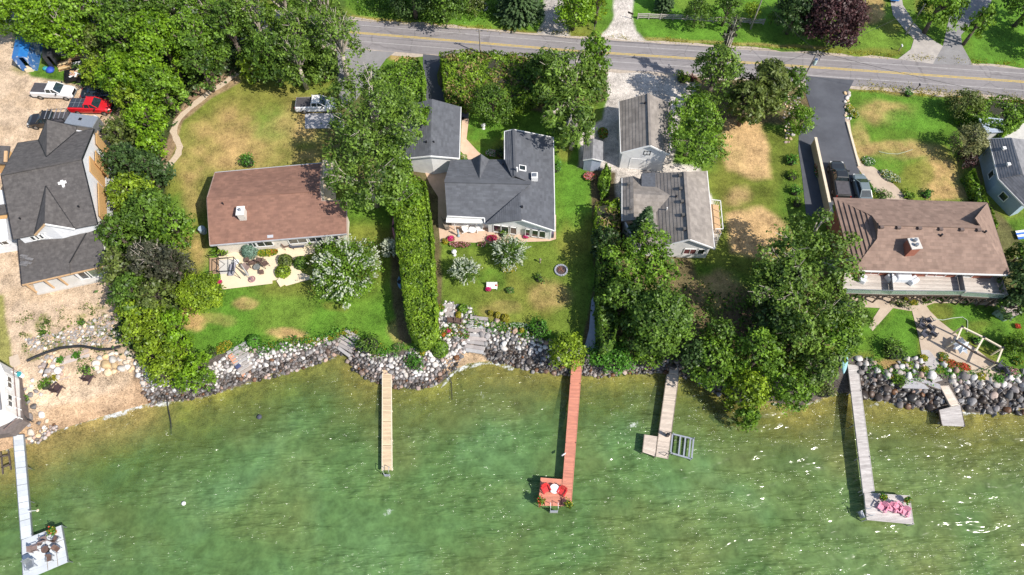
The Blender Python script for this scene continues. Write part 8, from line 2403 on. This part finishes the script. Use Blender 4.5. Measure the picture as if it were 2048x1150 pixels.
# ------------------------------------------------------------------ shrubs and flower beds
S = shrub
S('clipped round green bush at the top of the timber steps', 'fresh', 506, 680, 15, 1.1, round_=True); S('round bush beside the grey stone steps', 'mid', 738, 688, 25, 1.6, round_=False)
S('perfect round green bush on the boulder point', 'maple', 878, 694, 19, 1.6, round_=True); S('leafy green bush low on the boulder point right of the tan dock', 'fresh', 828, 724, 20, 1.5); S('small dark round bush between the hedge end and the round bush', 'mid', 838, 693, 10, .8, round_=True)
S('small bright round bush beside the slab path', 'maple', 925, 616, 11, .9, round_=True)
for (u, v, r_, lab) in [(981, 625, 6, 'smallest golden clipped ball at the lawn edge'), (995, 629, 7, 'middle golden clipped ball at the lawn edge'), (1010, 635, 9.5, 'largest golden clipped ball at the lawn edge'), (917, 629, 7, 'golden clipped ball beside the slab path'), (1043, 660, 6, 'golden clipped ball on the boulder bank')]:
    S(lab, 'gold', u, v, r_, .7, leaf=.11, dens=110, round_=True)
S('ball shaped blue green spruce at the corner of the brown roofed house', 'blue', 497, 498, 17, 1.7, round_=True, leaf=.12, dens=110); S('lime green clipped mound at the edge of the cream patio', 'lime', 564, 541, 16, 1.0, round_=True); S('olive green clipped dome beside the lime green mound', 'olive', 569, 519, 15, 1.3, round_=True)
S('dark green dome beside the white flowering tree', 'mid', 600, 523, 15, 1.2, round_=True); S('clipped green box under the roof corner of the brown roofed house', 'hedge', 442, 500, 16, 1.2); S('round green bush on the lawn above the brown roof', 'fresh', 494, 321, 16, 1.6)
S('low leafy hedge strip along the wall of the brown roofed house', 'maple', 650, 484, 20, 1.0, rx=1.7); S('bushy green strip beside the low hedge at the house corner', 'fresh', 690, 497, 14, .9)
flowers('yellow and green border in front of the upper terrace', 533, 504, 11, .5, [('yellow', .9)], rx=1.9); flowers('small orange flowers at the end of the yellow border', 548, 503, 6, .5, [('red', .3), ('gold', .5)], rx=1.3)
flowers('bright pink flowers at the corner of the cream patio and the rounded tree', 439, 564, 5, .6, [('pink', 1.4)]); flowers('red flower tub below the brown roofed house corner', 671, 494, 4, .5, [('red', 1.5)])
flowers('yellow flowering border beside the timber steps', 447, 694, 12, .7, [('yellow', 1.0)], rx=1.5, ang=.7); S('blue green spiky plant beside the yellow border', 'mid', 425, 703, 13, .9)
flowers('yellow plants on top of the boulder bank, left group', 620, 680, 7, .4, [('yellow', .4)], rx=3.0); flowers('yellow plants beside the grey stone steps', 689, 663, 7, .5, [('yellow', .9)], rx=1.4); flowers('yellow patch on the bank between lawn and boulders', 660, 675, 5, .4, [('yellow', .8)], rx=1.5)
flowers('low green plants on the boulder bank in front of the clipped bush', 546, 690, 6, .4, [('gold', .2)], rx=3.0)
flowers('crimson flower clump on the peach patio beside the hydrangea', 984, 476, 8, .6, [('pink', 1.3), ('red', .4)], rx=1.4); flowers('crimson flower clump at the left corner of the peach patio', 902, 477, 7, .6, [('pink', 1.4)]); flowers('small crimson flower pot on the patio right of the hydrangea', 1052, 473, 5, .5, [('pink', 1.4)])
S('yellow round bush at the left corner of the peach patio', 'yellow', 890, 481, 7, .6, round_=True, leaf=.12); flowers('rusty flower border below the peach patio', 920, 489, 7, .4, [('rust', .9), ('rose', .3)], rx=3.2); flowers('shaded pink border below the patio left of the hydrangea', 966, 488, 6, .4, [('rust', .6), ('rose', .2)], rx=2.0)
S('green bush at the patio edge beside the hydrangea', 'maple', 1006, 466, 10, 1.0); flowers('yellow green plants beside the barbecue', 1105, 455, 6, .8, [('yellow', .6)])
t = thing('flower_bench', 'white and pink flower covered bench on the lawn', 'bench', P(984, 576, 0)); MB().box((0, 0, .35), (1.3, .55, .08)).build('seat', M_TRIM, t); MB().box((0, .3, .6), (1.3, .06, .5), 0, rx=-.15).build('backrest', M_TRIM, t)
for s_ in (-1, 1): MB().box((s_ * .55, 0, .18), (.08, .5, .36)).build('leg', M_TRIM, t)
flowers('pink flowers tumbling over the left end of the white bench', 977, 578, 6, .6, [('pink', 1.2)]); flowers('small red flowers behind the white bench', 992, 571, 4, .5, [('red', 1.0)])
flowers('sapling with pale leaves right of the flower bench', 1021, 580, 8, .8, [('pale', .3)]); S('small wispy shrub on the lawn left of the fire pit', 'mid', 1078, 556, 10, .8)
flowers('white and yellow plants at the foot of the round hydrangea', 1018, 536, 11, .35, [('yellow', .6), ('white', .3)], rx=1.6)
flowers('pink flower box under the front of the slate garage', 873, 322, 8, .6, [('rose', 1.6), ('pink', .5)], rx=2.2); S('yellow green ball bush in front of the slate garage', 'lime', 868, 334, 11, .8, round_=True); flowers('potted flowers between the slate garage and the slate house', 928, 313, 6, .7, [('yellow', .4), ('white', .4)])
t = thing('stone_planter', 'rectangular planter box on the north side of the slate house', 'planter', P(930, 332, .9)); MB().box((0, 0, 0), (2.2, .7, .9)).build('box', M_RSAND, t, bevel=.03); MB().box((0, 0, .46), (2.0, .5, .05)).build('soil', M_BARKD, t)
flowers('mixed flowers beside the front door of the slate house', 983, 306, 10, .5, [('white', .3), ('rose', .2)], rx=1.2); S('dark shrub in the shade beside the front door wall', 'dark', 1001, 306, 12, 1.0)
S('green shrub against the east wall of the slate house', 'fresh', 1112, 333, 14, 1.3); flowers('red and pink flowers in front of the small shed', 1180, 352, 11, .7, [('rose', .7), ('red', .7)], rx=1.2)
flowers('lime green vines with red flowers behind the shed', 1206, 265, 10, 1.0, [('lime', 1.0), ('red', .2)], rx=1.6, ang=1.6); bt = boat('upturned pale boat lying beside the feathery tree', (1176, 240), (1186, 262), .2, mat('pale_hull', (.62, .68, .66), (.54, .60, .58)), w=.9, name='rowing_boat', cat='boat')
flowers('magenta flower clump on the white stone terrace', 898, 662, 5, .5, [('pink', 1.6)]); flowers('orange red flower pot beside the magenta clump', 887, 669, 4.5, .5, [('red', 1.6)])
flowers('green ground cover between the white stones and the steps', 927, 668, 9, .4, [('rust', .3)], rx=1.6, ang=-.4); flowers('yellow and green plants at the hedge foot beside the terrace', 880, 616, 8, .5, [('gold', .5)], rx=1.2)
for (u, v, a_, lab) in [(872, 650, 30, 'dark wicker lounge seat at the hedge foot on the white stone terrace'), (902, 641, 180, 'dark chair at the top left of the white stone terrace'), (917, 643, 170, 'dark chair at the top right of the white stone terrace')]:
    put('wick', patiochair, (), u, v, .05, D(a_), lab, 'dark seats on the white stone terrace', scale=1.2)
flowers('low green plants on top of the grey boulder bank', 1000, 652, 9, .4, [('pale', .3)], rx=2.2, ang=-.35); flowers('pale flowers along the lawn edge above the boulders', 1040, 652, 8, .4, [('white', .4)], rx=2.6, ang=-.2)
flowers('yellow green plants at the right side of the tan dock head', 797, 694, 9, .5, [('pale', .5)], rx=1.4); flowers('yellow shrub on the boulders beside the leafy bush', 845, 706, 6, .5, [('yellow', .6)])
# right garden
S('clipped olive hedge strip left of the terrace path', 'olive', 1802, 608, 8, .8, rx=2.6, ang=-.22); S('clipped green hedge strip right of the terrace path', 'mid', 1858, 600, 7, .8, rx=2.2, ang=.35); flowers('yellow plant at the top of the terrace path', 1828, 605, 6, .5, [('gold', .9)], rx=1.5); flowers('gold leaved plant under the deck braces', 1812, 596, 6, .5, [('gold', 1.0)])
S('leafy green strip under the deck right of the path', 'fresh', 1888, 598, 8, .6, rx=2.4); S('green strip under the right end of the deck', 'fresh', 1937, 600, 6, .5, rx=2.4)
S('big leafy shrub at the lower end of the small lawn', 'mid', 1790, 700, 26, 1.8); S('fern like plant beside the pergola lawn', 'fresh', 1955, 681, 12, .7); S('bright bush among the boulders left of the planked landing', 'maple', 1802, 762, 15, 1.2); flowers('lime flowers beside the bright bush on the boulders', 1782, 752, 7, .4, [('yellow', .7)])
flowers('orange and yellow bed along the terrace wall', 1905, 728, 10, .5, [('gold', .5), ('red', .5), ('rust', .3)], rx=2.6, ang=-.42); flowers('yellow flowers at the right end of the terrace bed', 1962, 752, 9, .5, [('yellow', 1.0)], rx=1.5); flowers('red flowers in the middle of the terrace bed', 1930, 733, 8, .5, [('red', 1.1)], rx=1.5, ang=-.4)
flowers('mixed green and yellow bed at the narrow neck of the path', 1888, 712, 9, .5, [('gold', .6), ('white', .2)]); flowers('yellow plants beside the flagstone path down to the gangway', 1848, 716, 8, .5, [('yellow', .8)], rx=1.0); flowers('golden plants lower on the flagstone path', 1850, 738, 8, .5, [('gold', .8)]); flowers('green plants beside the golden clump', 1815, 728, 8, .4, [('gold', .4)], rx=1.6)
S('green plant beside the dark chairs at the terrace end', 'fresh', 1996, 757, 11, .6); flowers('pink flowers beside the boulders at the right edge', 2026, 742, 9, .5, [('rose', .7)], rx=1.4); flowers('orange flowers at the right edge below the playhouse', 2036, 652, 6, .5, [('red', .7)]); S('green shrubs at the right edge beside the pergola lawn', 'maple', 2024, 690, 18, 1.2)
flowers('grassy clump at the right edge above the boulders', 2036, 722, 10, .5, [('gold', .3)])
S('low leafy border along the meadow side of the driveway, upper part', 'fresh', 1584, 320, 13, 1.2, rx=1.0); S('middle of the leafy border along the driveway', 'maple', 1586, 350, 13, 1.2); S('lower part of the leafy border along the driveway', 'fresh', 1592, 380, 13, 1.2); S('last bush of the leafy border beside the dark driveway', 'maple', 1596, 404, 12, 1.1)
flowers('orange and green flower strip beside the tan fence', 1636, 340, 7, .7, [('red', .4), ('white', .2)], rx=2.8, ang=1.45); flowers('flowering border at the driveway edge beside the front lawn', 1706, 222, 10, .6, [('yellow', .8), ('white', .2)], rx=1.8, ang=-1.3)
flowers('white flowering island bed on the front lawn beside the walk', 1782, 352, 12, .6, [('white', .5), ('yellow', .3)], rx=1.8, ang=-.7); flowers('rock and flower island on the front lawn', 1738, 322, 13, .5, [('white', .25)]); S('small round bushes at the corner of the tiled roof', 'fresh', 1740, 375, 12, .8); S('clipped box hedge in front of the tiled roof', 'mid', 1766, 390, 12, .8, rx=1.6)
S('bush beside the front walk near the tiled roof', 'maple', 1818, 390, 12, .8); S('right bush of the pair near the tiled roof', 'fresh', 1855, 388, 12, .8); S('small flowering bush beside the black mailbox', 'fresh', 1818, 186, 9, .8, bloom=('white', .2))
# beach tufts
S('long grassy tuft behind the first dark beach chair', 'grassy', 90, 770, 13, .7, rx=1.5, ang=.4); S('golden grass tuft beside the first beach chair', 'gold', 104, 757, 7, .5); S('grassy tuft beside the wide pale steps', 'grassy', 170, 738, 12, .7, rx=1.6, ang=-.3); S('star shaped green plant left of the wide pale steps', 'fresh', 120, 720, 7, .5); S('star shaped green plant right of the wide pale steps', 'fresh', 153, 711, 7, .5)
S('strip of grass beside the white building terrace', 'grassy', 50, 800, 9, .4, rx=1.0); S('green weeds on the sandy slope below the new house', 'mid', 85, 664, 9, .4); S('small weeds in the middle of the sandy slope', 'mid', 163, 645, 8, .4); S('weed clump at the upper sandy slope', 'olive', 92, 643, 8, .4)
wb_ = thing('rain_barrel', 'round tub with a teal lid beside the terrace of the white building', 'tub', P(44, 752, .0)); MB().lathe((0, 0, 0), [(.3, 0), (.36, .6), (.34, .6)], 14).build('tub', M_TRIM, wb_); MB().lathe((0, 0, .6), [(.32, 0), (.3, .04)], 14).build('lid', MATS['teal_plastic'], wb_)
sheet('path', [(18, 714), (36, 708), (42, 728), (28, 736), (20, 730)], mat('sandy_slab', (.58, .47, .36), (.50, .40, .30)), .05)
def tufts(name, label, pts, kind, leaf=.16, r_=.3, h=.3, per=26, bloom=None):
    rg = np.random.default_rng(len(pts)); X = GG([p[0] for p in pts], [p[1] for p in pts])
    s_ = (.5 + rg.random((len(X), 1, 1)) * 1.1)
    C = X[:, None, :] + rg.normal(size=(len(X), per, 3)) * np.array((r_, r_, .08)) * s_; C[:, :, 2] += h * s_[:, :, 0] * rg.random((len(X), per))
    C = C.reshape(-1, 3); o_ = link_mesh(name, foliage(name, C, rg.normal(size=C.shape) * .5 + np.array((0, 0, .8)), leaf, rg.random(len(C)), LM(kind), rg)); tag(o_, label, 'plants', kind='stuff')
rgt = np.random.default_rng(12)
def along(pl, n, w):
    out = []
    for _ in range(n):
        i = rgt.integers(len(pl) - 1); t_ = rgt.random(); out.append((pl[i][0] + (pl[i + 1][0] - pl[i][0]) * t_ + rgt.normal() * w, pl[i][1] + (pl[i + 1][1] - pl[i][1]) * t_ + rgt.normal() * w))
    return out
def within(poly, n):
    us = [p[0] for p in poly]; vs = [p[1] for p in poly]; U = rgt.uniform(min(us), max(us), n); V_ = rgt.uniform(min(vs), max(vs), n); k = inside(U, V_, poly)
    return list(zip(U[k], V_[k]))
tufts('bank_plants', 'low leafy plants growing along the top of the boulder banks', along([p for p in BANK_PX if 400 < p[0] < 1350], 150, 3.5) + along([p for p in BANK_PX if 1700 < p[0] < 2100], 50, 5), 'fresh')
tufts('bank_flowers', 'yellow flowering tufts along the top of the boulder banks', along([p for p in BANK_PX if 540 < p[0] < 1150], 45, 4), 'gold', leaf=.12, r_=.2)
tufts('slope_weeds', 'scattered weeds on the sandy slope below the new house', within([(30, 630), (220, 600), (235, 690), (190, 720), (60, 730)], 120) + within([(230, 560), (246, 700), (262, 700), (250, 560)], 60), 'olive', leaf=.13, r_=.22, h=.12)
tufts('tall_grass', 'tall meadow grass beyond the road', within([(700, -20), (1010, -20), (1000, 40), (860, 40), (720, 30)], 520), 'grassy', leaf=.16, r_=.35, h=.45)
tufts('verge_grass', 'straw coloured grass fringe along the road verges', [(u, 172 + (u - 1700) * .085 + rgt.normal() * 5) for u in rgt.uniform(1715, 2048, 200)] + [(u, 38 + (u - 718) * .069 + rgt.normal() * 1.2) for u in rgt.uniform(720, 2048, 260)], 'gold', leaf=.10, r_=.3, h=.1, per=14)
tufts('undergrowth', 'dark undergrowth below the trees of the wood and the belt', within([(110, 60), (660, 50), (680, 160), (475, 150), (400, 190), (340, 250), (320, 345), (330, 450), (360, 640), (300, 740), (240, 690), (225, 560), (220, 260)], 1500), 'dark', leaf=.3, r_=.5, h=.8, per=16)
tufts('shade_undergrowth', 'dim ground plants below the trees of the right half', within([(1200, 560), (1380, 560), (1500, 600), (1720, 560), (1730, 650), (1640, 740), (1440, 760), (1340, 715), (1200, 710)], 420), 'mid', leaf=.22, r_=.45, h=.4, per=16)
print('stones', TOTAL_ST[0], 'tris', sum(len(o_.data.loop_triangles) if o_.data.loop_triangles else sum(len(p_.vertices) - 2 for p_ in o_.data.polygons) if len(o_.data.polygons) < 3000 else len(o_.data.polygons) * 2 for o_ in bpy.data.objects if o_.type == 'MESH'))
